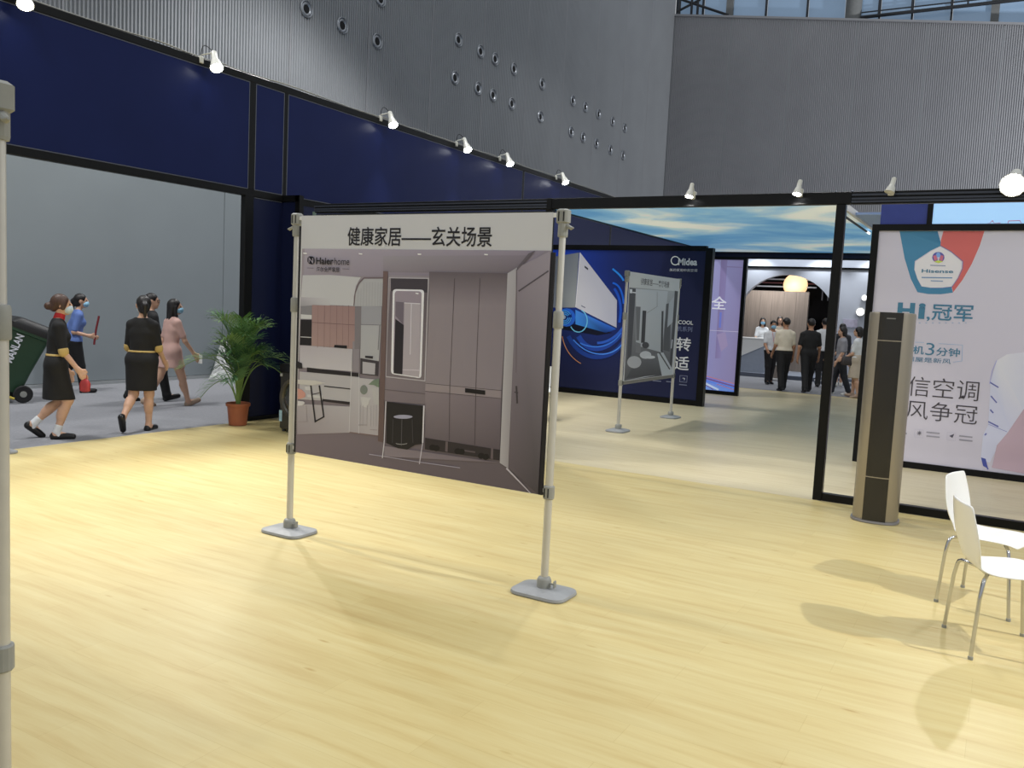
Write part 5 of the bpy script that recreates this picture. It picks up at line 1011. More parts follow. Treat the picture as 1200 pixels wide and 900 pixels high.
# grooved profile of the neighbouring beams
m_prof = mat('grooved_dark_profile', rgb(66, 70, 80), .3, .5, noise=.05)
for x0, x1 in ((-1.36, 1.64), (-8.03, -4.56)):
    g = pfb('beam', m_black, x0, x1, 8.48, 8.55, 2.81, 2.925)
    for z in (2.822, 2.848, 2.884): BOX('rail', m_prof, g, x0 + 1.45, x1 + 1.45, -.042, -.03, z, z + .018)
pfb('beam_joint', m_black, -4.56, -4.50, 8.465, 8.55, 2.80, 2.93)
pfb('post', m_black, -4.57, -4.49, 8.47, 8.55, 0, 2.81)
for x in (-1.50, -1.36): pfb('bolt', m_edge, x - .012, x + .012, 8.49, 8.52, 2.922, 2.936, b=.003)
for x in (-3.0,): pfb('bolt', m_edge, x - .012, x + .012, 8.49, 8.52, 2.922, 2.932, b=.003)

# ---- dark sign wall in the left bay (behind the hanging banner)
cw = empty('sign_wall', (-6.3, 8.6, 0), label='dark grey sign wall below the left beam, mostly behind the big banner', cat='wall')
p = BOX('panel', mat('charcoal_panel', rgb(44, 48, 54), .4, noise=.06), cw, -1.79, 1.73, 0, .04, 0, 2.79)
p2 = BOX('header', mat('slate_header', rgb(74, 80, 84), .4, noise=.06), cw, -1.79, 1.73, -.012, 0, 2.70, 2.80)
t_ = text('COLMO', m_ink_w, None, 'y', -7.985 + 6.3, -7.70 + 6.3, 2.735, 2.79, -.0135, .006); t_.parent = cw
BOX('light_strip', mat('greenish_strip', rgb(110, 130, 122), .4, noise=.05), cw, -1.86, -1.83, -.02, .02, 1.2, 2.84)

# ---- sky ceiling
ce = empty('ceiling', (-3.75, 14.4, 3.1), kind='structure', label='backlit ceiling printed with a cloudy blue sky', cat='ceiling')
BOX('sky_panel', m_skyprint, ce, -1.93, 1.88, -3.9, 3.9, 0, .05)
for a in ((-1.97, -1.93, -3.94, 3.94), (1.88, 1.92, -3.94, 3.94), (-1.93, 1.88, 3.9, 3.94), (-1.93, 1.88, -3.94, -3.9)):
    BOX('rim', m_white if a[0] > 1 else m_black, ce, *a, -.02, .06)
BOX('side_fascia', mat('pale_blue_fascia', rgb(150, 176, 224), .4, noise=.03), ce, 1.92, 2.28, -2.6, 3.94, .0, .03)
tl_ = empty('tube_light', (-1.93, 12.6, 3.06), label='thin tube light along the right edge of the sky ceiling', cat='lamp')
MB().tube([(0, -1.2, 0), (0, .95, 0)], .016, 10).obj('housing', m_black, tl_, smooth=True)
MB().tube([(0, .95, 0), (0, 1.25, 0)], .018, 10).obj('tube', mat('lit_tube', (1, 1, 1), .4, emit=(1, 1, 1), estr=1.2), tl_, smooth=True)

# ---- far fascia band
fb = empty('far_fascia', (-3.0, 18.42, 3.0), label='navy fascia band over the far opening below the sky ceiling', cat='fascia')
BOX('panel', m_navy, fb, -2.68, 3.4, -.04, .04, .0, .125)
BOX('rail', m_black, fb, -2.68, 3.4, -.045, .045, -.035, 0)

# ================================================================== DISPLAY WALLS
# ---- Midea wall
mw = empty('display_wall', (-6.6, 15.6, 0), label='navy poster wall showing a wall air conditioner and blue swirls', cat='poster wall')
def mwb(nm, m, x0, x1, y0, y1, z0, z1, par=None): return BOX(nm, m, par or mw, x0 + 6.6, x1 + 6.6, y0 - 15.6, y1 - 15.6, z0, z1)
mwb('core', m_navy, -8.70, -4.86, 15.6, 15.66, .05, 2.90)
po = mwb('poster', m_navy, -8.62, -4.975, 15.585, 15.6, .10, 2.905)
def put(o, root):      # bring geometry written in world coordinates under its root
    o.location = (-root.location.x, -root.location.y, -root.location.z); return o
a = artwork('midea', m_print, po, 'y', 15.584, (1.28, 1.28, 1.16), (-8.62, -4.98, .11, 2.90), step=.0012); put(a, mw)
for body, u0, u1, z0, z1, b, m in (('Midea', -5.50, -5.13, 2.632, 2.765, .03, m_ink_w), ('美的家用中央空调', -5.66, -5.12, 2.515, 2.57, .0, m_ink_w), ('COOL', -5.42, -5.13, 1.525, 1.6, .02, m_ink_w), ('机系列', -5.44, -5.14, 1.39, 1.485, 0, m_ink_pale), ('转', -5.43, -5.145, 1.02, 1.28, .012, m_ink_w), ('适', -5.45, -5.155, .655, .92, .012, m_ink_w)):
    put(text(body, m, po, 'y', u0, u1, z0, z1, 15.575, b), mw)
mwb('frame_side', m_black, -4.97, -4.84, 15.56, 15.70, 0, 2.96)
mwb('frame_side', m_black, -8.72, -8.62, 15.56, 15.70, 0, 2.96)
mwb('frame_bottom', m_black, -8.62, -4.97, 15.57, 15.69, 0, .10)
mwb('frame_top', m_black, -8.62, -4.97, 15.57, 15.69, 2.905, 3.0)

# ---- purple panel
pw = empty('display_wall', (-5.3, 18.4, 0), label='lilac poster panel with blue light streaks beside the far opening', cat='poster wall')
def pwb(nm, m, x0, x1, y0, y1, z0, z1): return BOX(nm, m, pw, x0 + 5.3, x1 + 5.3, y0 - 18.4, y1 - 18.4, z0, z1)
m_lilac = mat('lilac_base', rgb(150, 142, 190), .5, noise=.03)
po = pwb('poster', m_lilac, -6.3, -5.03, 18.385, 18.44, .08, 2.94)
put(artwork('purple', m_print_lit, po, 'y', 18.384, (1.1, 1.1, 1.1), (-6.3, -5.03, .085, 2.935), step=.0012), pw)
put(text('全', mat('glowing_white_ink', rgb(230, 230, 240), .5, emit=(.9, .9, 1), estr=.4, noise=.02), po, 'y', -5.665, -5.335, 1.86, 2.14, 18.376, .012), pw)  # ink given its own glow so the character does not turn dark
pwb('frame_side', m_black, -5.03, -4.95, 18.36, 18.46, 0, 2.985); pwb('frame_side', m_black, -6.38, -6.3, 18.36, 18.46, 0, 2.985)
pwb('frame_bottom', m_black, -6.3, -5.03, 18.36, 18.46, 0, .08); pwb('frame_top', m_black, -6.3, -5.03, 18.36, 18.46, 2.94, 2.985)

# ---- Hisense wall
hw = empty('display_wall', (0, 11.25, 0), label='white poster wall with blue and red shield and large grey lettering', cat='poster wall')
def hwb(nm, m, x0, x1, y0, y1, z0, z1, par=None): return BOX(nm, m, par or hw, x0, x1, y0 - 11.25, y1 - 11.25, z0, z1)
hwb('core', m_white, -1.5, 1.9, 11.25, 11.33, .03, 2.86)
po = hwb('poster', m_sheet, -1.455, 1.8, 11.235, 11.25, .075, 2.84)
put(artwork('hisense', m_print, po, 'y', 11.234, (1.42, 1.44, 1.5), (-1.455, 1.78, .078, 2.835), step=.0008), hw)
for body, u0, u1, z0, z1, b, m in (
        ('Hisense', -.95, -.615, 2.347, 2.388, .02, m_ink_teal), ('H', -1.175, -.985, 1.81, 1.985, .05, m_ink_teal), ('i', -.945, -.872, 1.80, 1.985, .05, m_ink_teal),
        (',', -.852, -.815, 1.775, 1.83, .0, m_ink_teal), ('冠军', -.80, -.37, 1.79, 1.98, .012, m_ink_teal), ('开机', -1.09, -.846, 1.378, 1.478, .012, m_ink_teal), ('3', -.83, -.735, 1.375, 1.52, -.008, m_ink_teal),
        ('分钟', -.715, -.465, 1.375, 1.475, .012, m_ink_teal), ('满屋是新风', -1.03, -.55, 1.288, 1.346, .0, m_ink_teal),
        ('海信空调', -1.24, -.232, .875, 1.112, -.006, m_ink_grey), ('新风争冠', -1.24, -.222, .602, .826, -.006, m_ink_grey)):
    put(text(body, m, po, 'y', u0, u1, z0, z1, 11.229, b), hw)
hwb('frame_side', m_black, -1.535, -1.455, 11.21, 11.33, 0, 2.915)
hwb('frame_bottom', m_black, -1.455, 1.9, 11.215, 11.33, 0, .075)
hwb('frame_top', m_black, -1.455, 1.9, 11.21, 11.33, 2.84, 2.915)
hwb('fascia_panel', mat('bright_blue_fascia', rgb(52, 68, 150), .4, noise=.06), -1.455, -.945, 11.24, 11.32, 2.915, 3.24)
hwb('fascia_post', m_black, -.945, -.885, 11.215, 11.33, 2.915, 3.24)
m_lb = mat('backlit_pale_blue', rgb(160, 205, 250), .5, emit=rgb(165, 208, 250), estr=.55, noise=.03, nscale=2)
lb = hwb('lightbox', m_lb, -.885, 1.9, 11.225, 11.32, 2.92, 3.24)
put(artwork('lightbox', m_print, lb, 'y', 11.224, (1.2, 1.2, 1.2), (-.88, 1.8, 2.92, 3.24), step=.0008), hw)

# ================================================================== SPOTLIGHTS
m_lamp_body = mat('white_lamp_housing', rgb(206, 206, 198), .4, noise=.04)
m_lens = mat('lit_lamp_lens', (1, 1, 1), .3, emit=(.93, .96, 1), estr=30)
m_lens_off = mat('unlit_lamp_lens', rgb(190, 190, 188), .15, noise=.03)
def spotlight(loc, dirv, label, lit=True, power=0, angle=60, target=None, arm=(-.2, 0, .03), scale=1.0, color=(1, .96, .88)):
    """loc: centre of the lens; dirv: pointing direction"""
    d = Vector(dirv).normalized(); q = d.to_track_quat('Z', 'Y')
    root = empty('spotlight', loc, label=label, cat='spotlight', group='white spotlights clamped to the booth beams')
    s = scale
    def part(nm, prof, m, n=18):
        mb = MB().lathe(prof, n=n); mb.v = [tuple(q @ Vector(p)) for p in mb.v]
        return mb.obj(nm, m, root, smooth=True)
    part('lamp_housing', [(.018 * s, -.20 * s), (.028 * s, -.19 * s), (.030 * s, -.10 * s), (.036 * s, -.09 * s), (.058 * s, -.01 * s), (.060 * s, .0), (.053 * s, .0), (.05 * s, -.02 * s)], m_lamp_body)
    part('lens', [(.001, -.006 * s), (.052 * s, -.006 * s), (.050 * s, .004 * s), (.03 * s, .012 * s), (.001, .015 * s)], m_lens if lit else m_lens_off)
    back = d * (-.13 * s); e = Vector(arm)
    mid = back + Vector((0, 0, .05)) + (e - back) * .35
    pts = [back, back + (mid - back) * .6 + Vector((0, 0, .02)), mid, e + Vector((0, 0, .03)), e]
    MB().tube(pts, .009, 8).obj('arm', m_lamp_body, root, smooth=True)
    MB().bbox(e.x - .03, e.x + .03, e.y - .025, e.y + .025, e.z - .07, e.z + .012, b=.006).obj('clamp', m_lamp_body, root)
    top_ = d * (-.19 * s)
    cp = [top_ + (e - top_) * t + Vector((0, -.05 * math.sin(math.pi * t), .10 * max(0, min(1, (s - .7) * 2)) * (s < 1.5) * math.sin(math.pi * t))) for t in (0, .15, .3, .45, .6, .75, .9, 1)]
    MB().tube(cp, .005, 6).obj('cable', m_black, root, smooth=True)
    if power:
        L_ = spot_light('lamp_light', Vector(loc) + d * .03, target or (Vector(loc) + d), power, angle, .8, .04, color)
    return root
LY = [4.95, 7.27, 10.69, 12.8, 14.29, 16.66]
LT = [(-6.0, 4.7, 0), (-6.2, 5.2, 0), (-7.2, 10.6, 0), (-7.2, 12.6, 0), (-7.4, 14.0, 0), (-7.6, 16.4, 0)]
for i, (y, t) in enumerate(zip(LY, LT)):
    loc = Vector((-8.53, y, 4.40 + .02 * (i > 1)))
    d = Vector((.62, -.3, -1))
    spotlight(loc, d, ORD[i] + ' spotlight from the left along the top of the blue booth wall', power=(760, 420, 200, 200, 200, 200)[i], angle=(60, 64, 76, 76, 76, 76)[i], target=t, arm=(-.215, -.06, .13), scale=1.35)
PL = [(-2.885, True, 'left spotlight on the portal beam before the sky ceiling', 130, (-3.2, 10.2, 0)), (-1.832, True, 'spotlight on the portal beam just left of its post', 130, (-1.9, 10.2, 0)), (-1.028, False, 'unlit spotlight on the portal beam right of its post', 0, None), (-.075, True, 'glaring spotlight at the right end of the portal beam', 120, (-.9, 4.4, 0))]
for x, lit, lab, pw_, tg in PL:
    d = (-.1, -.3, -1) if x < -1.2 else ((-.2, -.35, -1) if not lit else (-.05, -.9, -.42))
    spotlight((x, 8.36, 2.895 if x < -.5 else 2.93), d, lab, lit, pw_, 75, tg, arm=(0, .13, .055), scale=.72 if x < -.5 else 1.7)

# ================================================================== AIR NOZZLES
m_noz = mat('silver_nozzle', rgb(168, 172, 178), .3, .7, noise=.04)
m_hole = mat('dark_duct', rgb(14, 15, 18), .8, noise=.1)
nz0 = empty('air_nozzle', (0, 0, 0), label='x', cat='air nozzle')
MB().lathe([(.20, 0), (.205, .05), (.185, .07), (.165, .05), (.16, .0)], axis='x', n=24).obj('flange', m_noz, nz0, smooth=True)
MB().lathe([(.165, .0), (.15, .045), (.125, .055), (.10, .04), (.095, .02)], axis='x', n=24).obj('nozzle_ball', m_noz, nz0, smooth=True)
MB().lathe([(.001, .0), (.10, .0), (.10, .034), (.001, .036)], axis='x', n=20).obj('opening', m_hole, nz0)
cl = [('lower row of the left group', [15.38, 16.64, 18.0], 8.46), ('upper row of the left group', [18.08], 9.56), ('upper row of the middle group', [21.74, 22.98, 23.85, 25.06, 27.04], 9.57), ('lower row of the middle group', [21.64, 22.93, 23.82, 25.02, 27.04], 8.43), ('upper row of the far group', [29.5, 30.6, 31.85, 33.25, 34.56], 9.55), ('lower row of the far group', [29.5, 30.55, 31.8, 33.2, 34.55], 8.39)]
used = False
for nm, ys, z in cl:
    for i, y in enumerate(ys):
        o = nz0 if not used else copy_tree(nz0); used = True
        o.location = (-15.03, y, z)
        o['label'] = ('%s silver air nozzle from left, %s' % (ORD[i], nm)) if len(ys) > 1 else 'round silver air nozzle at the top edge above the left group'
        o['group'] = 'round air nozzles on the hall wall'

# ================================================================== BANNER STANDS
def rrect(w, d, r, z, n=5, cx=0, cy=0):
    out = []
    for sx, sy, a0 in ((1, -1, -90), (1, 1, 0), (-1, 1, 90), (-1, -1, 180)):
        for k in range(n + 1):
            a = math.radians(a0 + 90 * k / n)
            out.append((cx + sx * (w / 2 - r) + r * math.cos(a), cy + sy * (d / 2 - r) + r * math.sin(a), z))
    return out
def stand_foot(root, x, y, rz=0):
    mb = MB().loft([rrect(.355, .275, .07, 0), rrect(.365, .285, .075, .008), rrect(.355, .275, .07, .022), rrect(.27, .19, .05, .034), rrect(.09, .08, .03, .04)])
    b = mb.obj('base', m_base, root, smooth=True, loc=(x, y, 0)); b.rotation_euler = (0, 0, rz)
    MB().lathe([(.044, .036), (.044, .085), (.036, .10), (.027, .105)], n=16).obj('collar', m_clamp, b, smooth=True)
    k = MB().tube([(.04, -.01, .07), (.075, -.012, .072)], .006, 8)
    k.bbox(.072, .082, -.024, .004, .05, .094, b=.003)
    k.obj('thumb_screw', m_clamp, b)
    return b
def banner_stand(loc, rz, W, label, zlow=.62, zmid=1.65, ztop=2.28, rail_low=False):
    root = empty('banner_stand', loc, rz, label=label, cat='banner stand', group='grey pole stands for hanging banners')
    for s_ in (0, 1):
        x = s_ * W
        stand_foot(root, x, 0)
        MB().lathe([(.0235, .08), (.0235, zmid)], (x, 0, 0), n=16).obj('pole', m_pole, root, smooth=True)
        MB().lathe([(.019, zmid), (.019, ztop)], (x, 0, 0), n=16).obj('pole', m_pole, root, smooth=True)
        c = MB().lathe([(.029, zmid - .05), (.031, zmid - .045), (.031, zmid + .04), (.027, zmid + .05), (.020, zmid + .052)], (x, 0, 0), n=14)
        c.obj('lock_sleeve', m_clamp, root, smooth=True)
        t = MB(); t.bbox(x - .036, x + .036, -.032, .032, ztop - .075, ztop + .012, b=.01)
        t.lathe([(.028, ztop - .15), (.030, ztop - .14), (.030, ztop - .07)], (x, 0, 0), n=14)
        q = t.obj('top_clamp', m_clamp, root)
        MB().bbox(x - .02, x - .012, -.035, -.03, ztop - .06, ztop - .005, b=.002).bbox(x + .012, x + .02, -.035, -.03, ztop - .06, ztop - .005, b=.002).obj('slot', m_hole, q)
        sg = 1 if s_ else -1
        MB().tube([(x + sg * .03, -.005, ztop - .085), (x + sg * .06, -.012, ztop - .10), (x + sg * .075, -.014, ztop - .098)], [.012, .011, .004], 8).obj('thumb_screw', m_clamp, root, smooth=True)
        l = MB().lathe([(.030, zlow - .04), (.034, zlow - .035), (.034, zlow + .035), (.030, zlow + .04)], (x, 0, 0), n=14)
        l.bbox(x - sg * .06 - .012, x - sg * .03 + .012, -.012, .012, zlow - .012, zlow + .014, b=.004)
        lo = l.obj('low_clamp', m_clamp, root)
        MB().bbox(x - .018, x - .012, -.037, -.03, zlow - .028, zlow + .028, b=.002).bbox(x + .008, x + .014, -.037, -.03, zlow - .028, zlow + .028, b=.002).obj('slot', m_hole, lo)
    MB().tube([(.03, 0, ztop - .02), (W - .03, 0, ztop - .02)], .011, 10).obj('crossbar', m_pole, root, smooth=True)
    MB().tube([(.03, 0, zlow), (W - .03, 0, zlow)], .011, 10).obj('crossbar', m_pole, root, smooth=True)
    if rail_low:
        MB().bbox(.03, W - .03, -.016, .016, zlow - .03, zlow + .035, b=.005).obj('weight_rail', mat('grey_rail', rgb(120, 118, 112), .45, .2, noise=.05), root)
    return root
banner_stand((-4.385, 4.46, 0), 0, 2.10, 'grey pole stand in the middle holding the large banner')
bn = empty('banner', (-3.33, 4.46, .6), label='large hanging banner with a hallway picture under a white header', cat='banner')
def under(o, root): o.location = (-root.location.x, -root.location.y, -root.location.z); return o
sh = BOX('sheet', m_sheet, bn, -4.325 + 3.33, -2.345 + 3.33, -.018, -.014, 0.0, 1.672)
under(artwork('main', m_print, bn, 'y', 4.4415, (1.24, 1.3, 1.38), (-4.325, -2.345, .601, 2.05)), bn)
under(text('健康家居——玄关场景', m_ink, bn, 'y', -3.90, -2.755, 2.068, 2.193, 4.4395, .012), bn)
under(text('Haier', m_ink, bn, 'y', -4.17, -4.01, 1.938, 1.986, 4.4305, .028), bn)
under(text('home', m_ink, bn, 'y', -4.003, -3.87, 1.938, 1.986, 4.4305, .0), bn)
under(text('海尔全屋家居', m_ink, bn, 'y', -4.165, -3.955, 1.888, 1.922, 4.4305, .012), bn)
BOX('black_side_hem', m_ink, bn, -2.345 + 3.33, -2.318 + 3.33, -.02, -.008, 0, 1.44)
BOX('black_side_hem', m_ink, bn, -4.345 + 3.33, -4.325 + 3.33, -.018, -.008, 0, 1.60)
for zz in (.03, 1.655):
    for x in (-4.335, -2.335): BOX('tie', m_white, bn, x + 3.33 - .035, x + 3.33 + .035, -.016, -.010, zz - .012, zz + .012)

# second stand, turned along the walkway
banner_stand((-4.705, 11.24, 0), math.pi / 2, 2.2, 'grey pole stand further back before the navy poster wall', zlow=.70, rail_low=True)
b2 = empty('banner', (-4.705, 12.34, .72), label='smaller far banner with a grey living room picture', cat='banner')
BOX('sheet', m_sheet, b2, .017, .020, -1.06, 1.06, 0, 1.56)
under(artwork('stand2', m_print, b2, 'x', -4.6845, (1.12, 1.15, 1.2), (11.29, 13.39, .725, 2.085)), b2)
under(text('健康家居——客厅场景', m_ink_grey, b2, 'x', 11.71, 12.92, 2.115, 2.215, -4.684, .01), b2)

# near stand cut by the left frame edge and the one behind it
banner_stand((-2.512 - 2.1, 1.38, 0), 0, 2.10, 'nearest grey pole stand cut off by the left edge of the picture', ztop=2.265, zlow=.60, zmid=1.60)
b3 = empty('banner', (-3.562, 1.38, .6), label='banner hanging left of the nearest pole outside the picture', cat='banner')
BOX('sheet', m_sheet, b3, -.985, .985, -.018, -.014, 0, 1.65); BOX('picture', mat('plain_grey_print', rgb(150, 142, 146), .5, noise=.1, nscale=2), b3, -.985, .985, -.020, -.018, .01, 1.43)
banner_stand((-8.66 - 2.1, 4.72, 0), 0, 2.10, 'grey pole stand on the carpet edge behind the nearest pole')

# ================================================================== CHAIRS
def chair(label):
    root = empty('chair', label=label, cat='chair', group='white shell chairs with chrome legs')
    # local: +y is forward, seat centre at origin
    prof = [(-.262, .792, .150), (-.259, .780, .168), (-.250, .73, .184), (-.238, .67, .200), (-.226, .61, .206), (-.213, .56, .196), (-.201, .515, .172), (-.190, .480, .150), (-.170, .455, .150), (-.135, .440, .184), (-.07, .436, .204), (.0, .438, .214), (.08, .442, .216), (.15, .440, .21), (.185, .430, .198), (.20, .418, .18)]
    n = 11
    def grid(off):
        out = []
        for i, (y, z, w) in enumerate(prof):
            a, b = prof[max(i - 1, 0)], prof[min(i + 1, len(prof) - 1)]
            ty, tz = b[0] - a[0], b[1] - a[1]; l = math.hypot(ty, tz); ny, nz = -tz / l, ty / l     # normal to sitter side
            if nz < 0 and abs(nz) > abs(ny): ny, nz = -ny, -nz
            row = []
            for k in range(n):
                u = -1 + 2 * k / (n - 1); cup = .016 * u * u * (1.2 if z > .47 else .35)
                row.append((u * w, y + (ny * off + (cup if z > .47 else 0)), z + (nz * off + (0 if z > .47 else cup))))
            out.append(row)
        return out
    A_, B_ = grid(.006), grid(-.006)
    mb = MB(); R_ = len(prof)
    mb.v = [p for r in A_ for p in r] + [p for r in B_ for p in r]; o2 = R_ * n
    for i in range(R_ - 1):
        for k in range(n - 1):
            mb.f.append((i * n + k, i * n + k + 1, (i + 1) * n + k + 1, (i + 1) * n + k))
            mb.f.append((o2 + i * n + k, o2 + (i + 1) * n + k, o2 + (i + 1) * n + k + 1, o2 + i * n + k + 1))
    for i in range(R_ - 1):
        for k in (0, n - 1): mb.f.append((i * n + k, (i + 1) * n + k, o2 + (i + 1) * n + k, o2 + i * n + k))
    for i in (0, R_ - 1):
        for k in range(n - 1): mb.f.append((i * n + k, i * n + k + 1, o2 + i * n + k + 1, o2 + i * n + k))
    s_ = mb.obj('seat_shell', m_chair, root, smooth=True)
    md_ = s_.modifiers.new('sub', 'SUBSURF'); md_.levels = 1; md_.render_levels = 2
    for sy in (-1, 1):
        for sx in (-1, 1):
            y0 = -.10 if sy < 0 else .09; ye = -.205 if sy < 0 else .205
            pts = [(sx * .05, y0, .418), (sx * .13, y0 + sy * .035, .418), (sx * .185, y0 + sy * .06, .416), (sx * .203, y0 + sy * .07, .405), (sx * .210, y0 + sy * .075, .385), (sx * .216, y0 + sy * .085, .32), (sx * .232, ye, .006)]
            lg = MB().tube(pts, .0105, 10).obj('leg', m_chrome, root, smooth=True)
            MB().lathe([(.013, 0), (.013, .016), (.011, .018)], (sx * .232, ye, 0), n=10).obj('foot_cap', m_clamp, lg)
    MB().bbox(-.07, .07, -.12, .11, .41, .43, b=.004).obj('seat_bracket', m_chrome, root)
    return root
ch = chair('nearest white shell chair with chrome legs at the right edge')
ch.location = (.10, 5.235, 0); ch.rotation_euler = (0, 0, math.atan2(.32, .946) - math.pi / 2)
c2 = copy_tree(ch); c2['label'] = 'white shell chair standing just behind the nearest chair'
c2.location = (.02, 6.035, 0); c2.rotation_euler = (0, 0, math.atan2(-.28, .96) - math.pi / 2)
c3 = copy_tree(ch); c3['label'] = 'white chair on the far floor half hidden by the large banner'
c3.location = (-6.22, 11.65, 0); c3.rotation_euler = (0, 0, math.radians(205))

# ================================================================== AIR CONDITIONER TOWER
ac = empty('tower_air_conditioner', (-.868, 7.99, 0), math.radians(3), label='tall champagne tower air conditioner with black centre panel', cat='air conditioner')
m_champ = mat('champagne_metal', rgb(166, 158, 144), .36, .55, noise=.04, nscale=2, stretch=(1, 1, .1))
def acring(w, d, z, n=40, e=2.7):
    out = []
    for i in range(n):
        t = 2 * math.pi * i / n; c, s_ = math.cos(t), math.sin(t)
        out.append((w / 2 * math.copysign(abs(c) ** (2 / e), c), d / 2 * math.copysign(abs(s_) ** (2 / e), s_), z))
    return out
MB().loft([acring(.365, .33, .02), acring(.37, .335, .03), acring(.37, .335, 1.80), acring(.36, .325, 1.815), acring(.30, .27, 1.82)]).obj('body', m_champ, ac, smooth=True)
MB().loft([acring(.39, .355, 0), acring(.40, .365, .006), acring(.395, .36, .022), acring(.37, .335, .024)]).obj('base_plate', mat('satin_grey_base', rgb(150, 148, 152), .35, .5, noise=.04), ac, smooth=True)
def acfront(z0, z1, nm, m, push=.006):
    mb = MB(); rings = []
    xs = [-.093 + .186 * k / 8 for k in range(9)]
    def fy(x): return -.335 / 2 * (1 - abs(x / .185) ** 2.7) ** (1 / 2.7)
    for z in (z0, z1):
        rings.append([(x, fy(x) - push, z) for x in xs] + [(x, fy(x) + .02, z) for x in reversed(xs)])
    return mb.loft(rings).obj(nm, m, ac)
m_acb = mat('black_glass_panel', rgb(40, 38, 36), .22, noise=.06, nscale=3)
acfront(.022, .40, 'front_panel', m_acb); acfront(.408, 1.575, 'front_panel', m_acb); dp = acfront(1.583, 1.818, 'front_panel', m_acb)
acfront(.40, .408, 'seam_strip', m_champ, .007); acfront(1.575, 1.583, 'seam_strip', m_champ, .007)
BOX('display', mat('grey_display_print', rgb(120, 120, 122), .4, noise=.05), dp, -.035, .035, -.1755, -.174, 1.762, 1.772)

# ================================================================== WASHING MACHINE
wm = empty('washing_machine', (-7.54, 8.03, 0), 0, label='dark front loading washing machine half hidden behind the banner pole', cat='washing machine')
m_wm = mat('graphite_enamel', rgb(46, 46, 44), .3, noise=.06, nscale=3)
MB().bbox(-.30, .30, -.29, .26, .03, .86, b=.02).obj('body', m_wm, wm)
for x in (-.25, .25): MB().lathe([(.022, 0), (.026, .01), (.018, .035)], (x, -.24, 0), n=12).obj('foot', m_gloss_black, wm); MB().lathe([(.022, 0), (.026, .01), (.018, .035)], (x, .2, 0), n=12).obj('foot', m_gloss_black, wm)
MB().bbox(-.295, .295, -.30, -.285, .75, .855, b=.006).obj('control_panel', m_gloss_black, wm)
dr = MB().lathe([(.27, .0), (.275, -.02), (.262, -.035), (.225, -.03), (.20, .0)], (0, -.288, .44), axis='y', n=36).obj('door', mat('dark_chrome_ring', rgb(92, 90, 84), .25, .7, noise=.05), wm, smooth=True)
MB().lathe([(.21, -.012), (.19, -.03), (.12, -.05), (.002, -.056)], (0, -.288, .44), axis='y', n=32).obj('door_glass', mat('smoked_glass', rgb(58, 58, 56), .1, noise=.08), dr, smooth=True)
BOX('energy_label', mat('pale_blue_sticker', rgb(170, 205, 225), .5, noise=.08, nscale=40), wm, -.292, -.245, -.2925, -.29, .13, .27)
BOX('badge', mat('silver_badge', rgb(200, 200, 196), .3, .5, noise=.05), wm, -.28, -.24, -.302, -.30, .70, .735)

# ================================================================== POTTED PALM
m_pot = mat('terracotta_plastic', rgb(160, 92, 62), .55, noise=.06, nscale=10)
m_soil = mat('dark_soil', rgb(52, 42, 34), .95, noise=.3, nscale=60)
m_leaf = [mat('palm_leaf_%d' % i, c, .5, noise=.18, nscale=9) for i, c in enumerate((rgb(66, 106, 62), rgb(88, 130, 70), rgb(54, 90, 62), rgb(118, 150, 88)))]
m_stem = mat('palm_stem', rgb(112, 140, 74), .5, noise=.15, nscale=14)
pp = empty('potted_palm', (-8.55, 7.72, 0), label='potted areca palm in a terracotta pot beside the blue column', cat='plant')
MB().lathe([(.105, 0), (.112, .005), (.135, .235), (.137, .25), (.152, .252), (.155, .262), (.155, .288), (.148, .292), (.140, .288), (.136, .25), (.128, .245)], n=28).obj('pot', m_pot, pp, smooth=True)
MB().lathe([(.13, .24), (.12, .255), (.05, .262), (.002, .265)], n=20).obj('soil', m_soil, pp)
rnd = random.Random(11)
def frond(az, lean, length, rise, droop, base, mi, stemlen=.45):
    d = Vector((math.cos(az), math.sin(az), 0)); pts = []
    n = 14
    for i in range(n + 1):
        t = i / n; r = length * (lean * t + (1 - lean) * t ** 2.2) * .75
        z = base + rise * (1 - (1 - t) ** 1.6) - droop * max(0, t - .35) ** 2
        pts.append(Vector((0.02 * math.cos(az + 1) , .02 * math.sin(az + 1), 0)) + d * r + Vector((0, 0, z)))
    fr = MB().tube(pts, [.008 * (1 - .75 * i / n) + .0015 for i in range(n + 1)], 6).obj('stem', m_stem, pp, smooth=True)
    lf = MB()
    for i in range(23):
        t = stemlen + (1 - stemlen) * i / 23
        k = t * n; j = min(int(k), n - 1); p = pts[j].lerp(pts[j + 1], k - j); tg = (pts[j + 1] - pts[j]).normalized()
        side = tg.cross(Vector((0, 0, 1))).normalized(); upv = side.cross(tg)
        u = (t - stemlen) / (1 - stemlen)
        ll = (.25 + .07 * rnd.random()) * (math.sin(math.pi * min(1, .18 + .78 * u)) ** .7)
        for s_ in (-1, 1):
            dirv = (side * s_ * (.75 - .25 * u) + tg * (.55 + .5 * u) + upv * (.28 + .15 * rnd.random())).normalized()
            w = side.cross(dirv).normalized(); wd = dirv.cross(upv).normalized() * .0070
            q1 = p + dirv * ll * .45; q2 = p + dirv * ll * .8 + Vector((0, 0, -.02 * ll / .2)); q3 = p + dirv * ll + Vector((0, 0, -.05 * ll / .2))
            lf.add([p - wd * .3, p + wd * .3, q1 + wd, q1 - wd, q2 + wd * .7, q2 - wd * .7, q3], [(0, 1, 2, 3), (3, 2, 4, 5), (5, 4, 6)])
    me = lf.obj('leaflets', m_leaf[mi], fr)
    tag(me, kind='stuff')
    return fr
specs = []
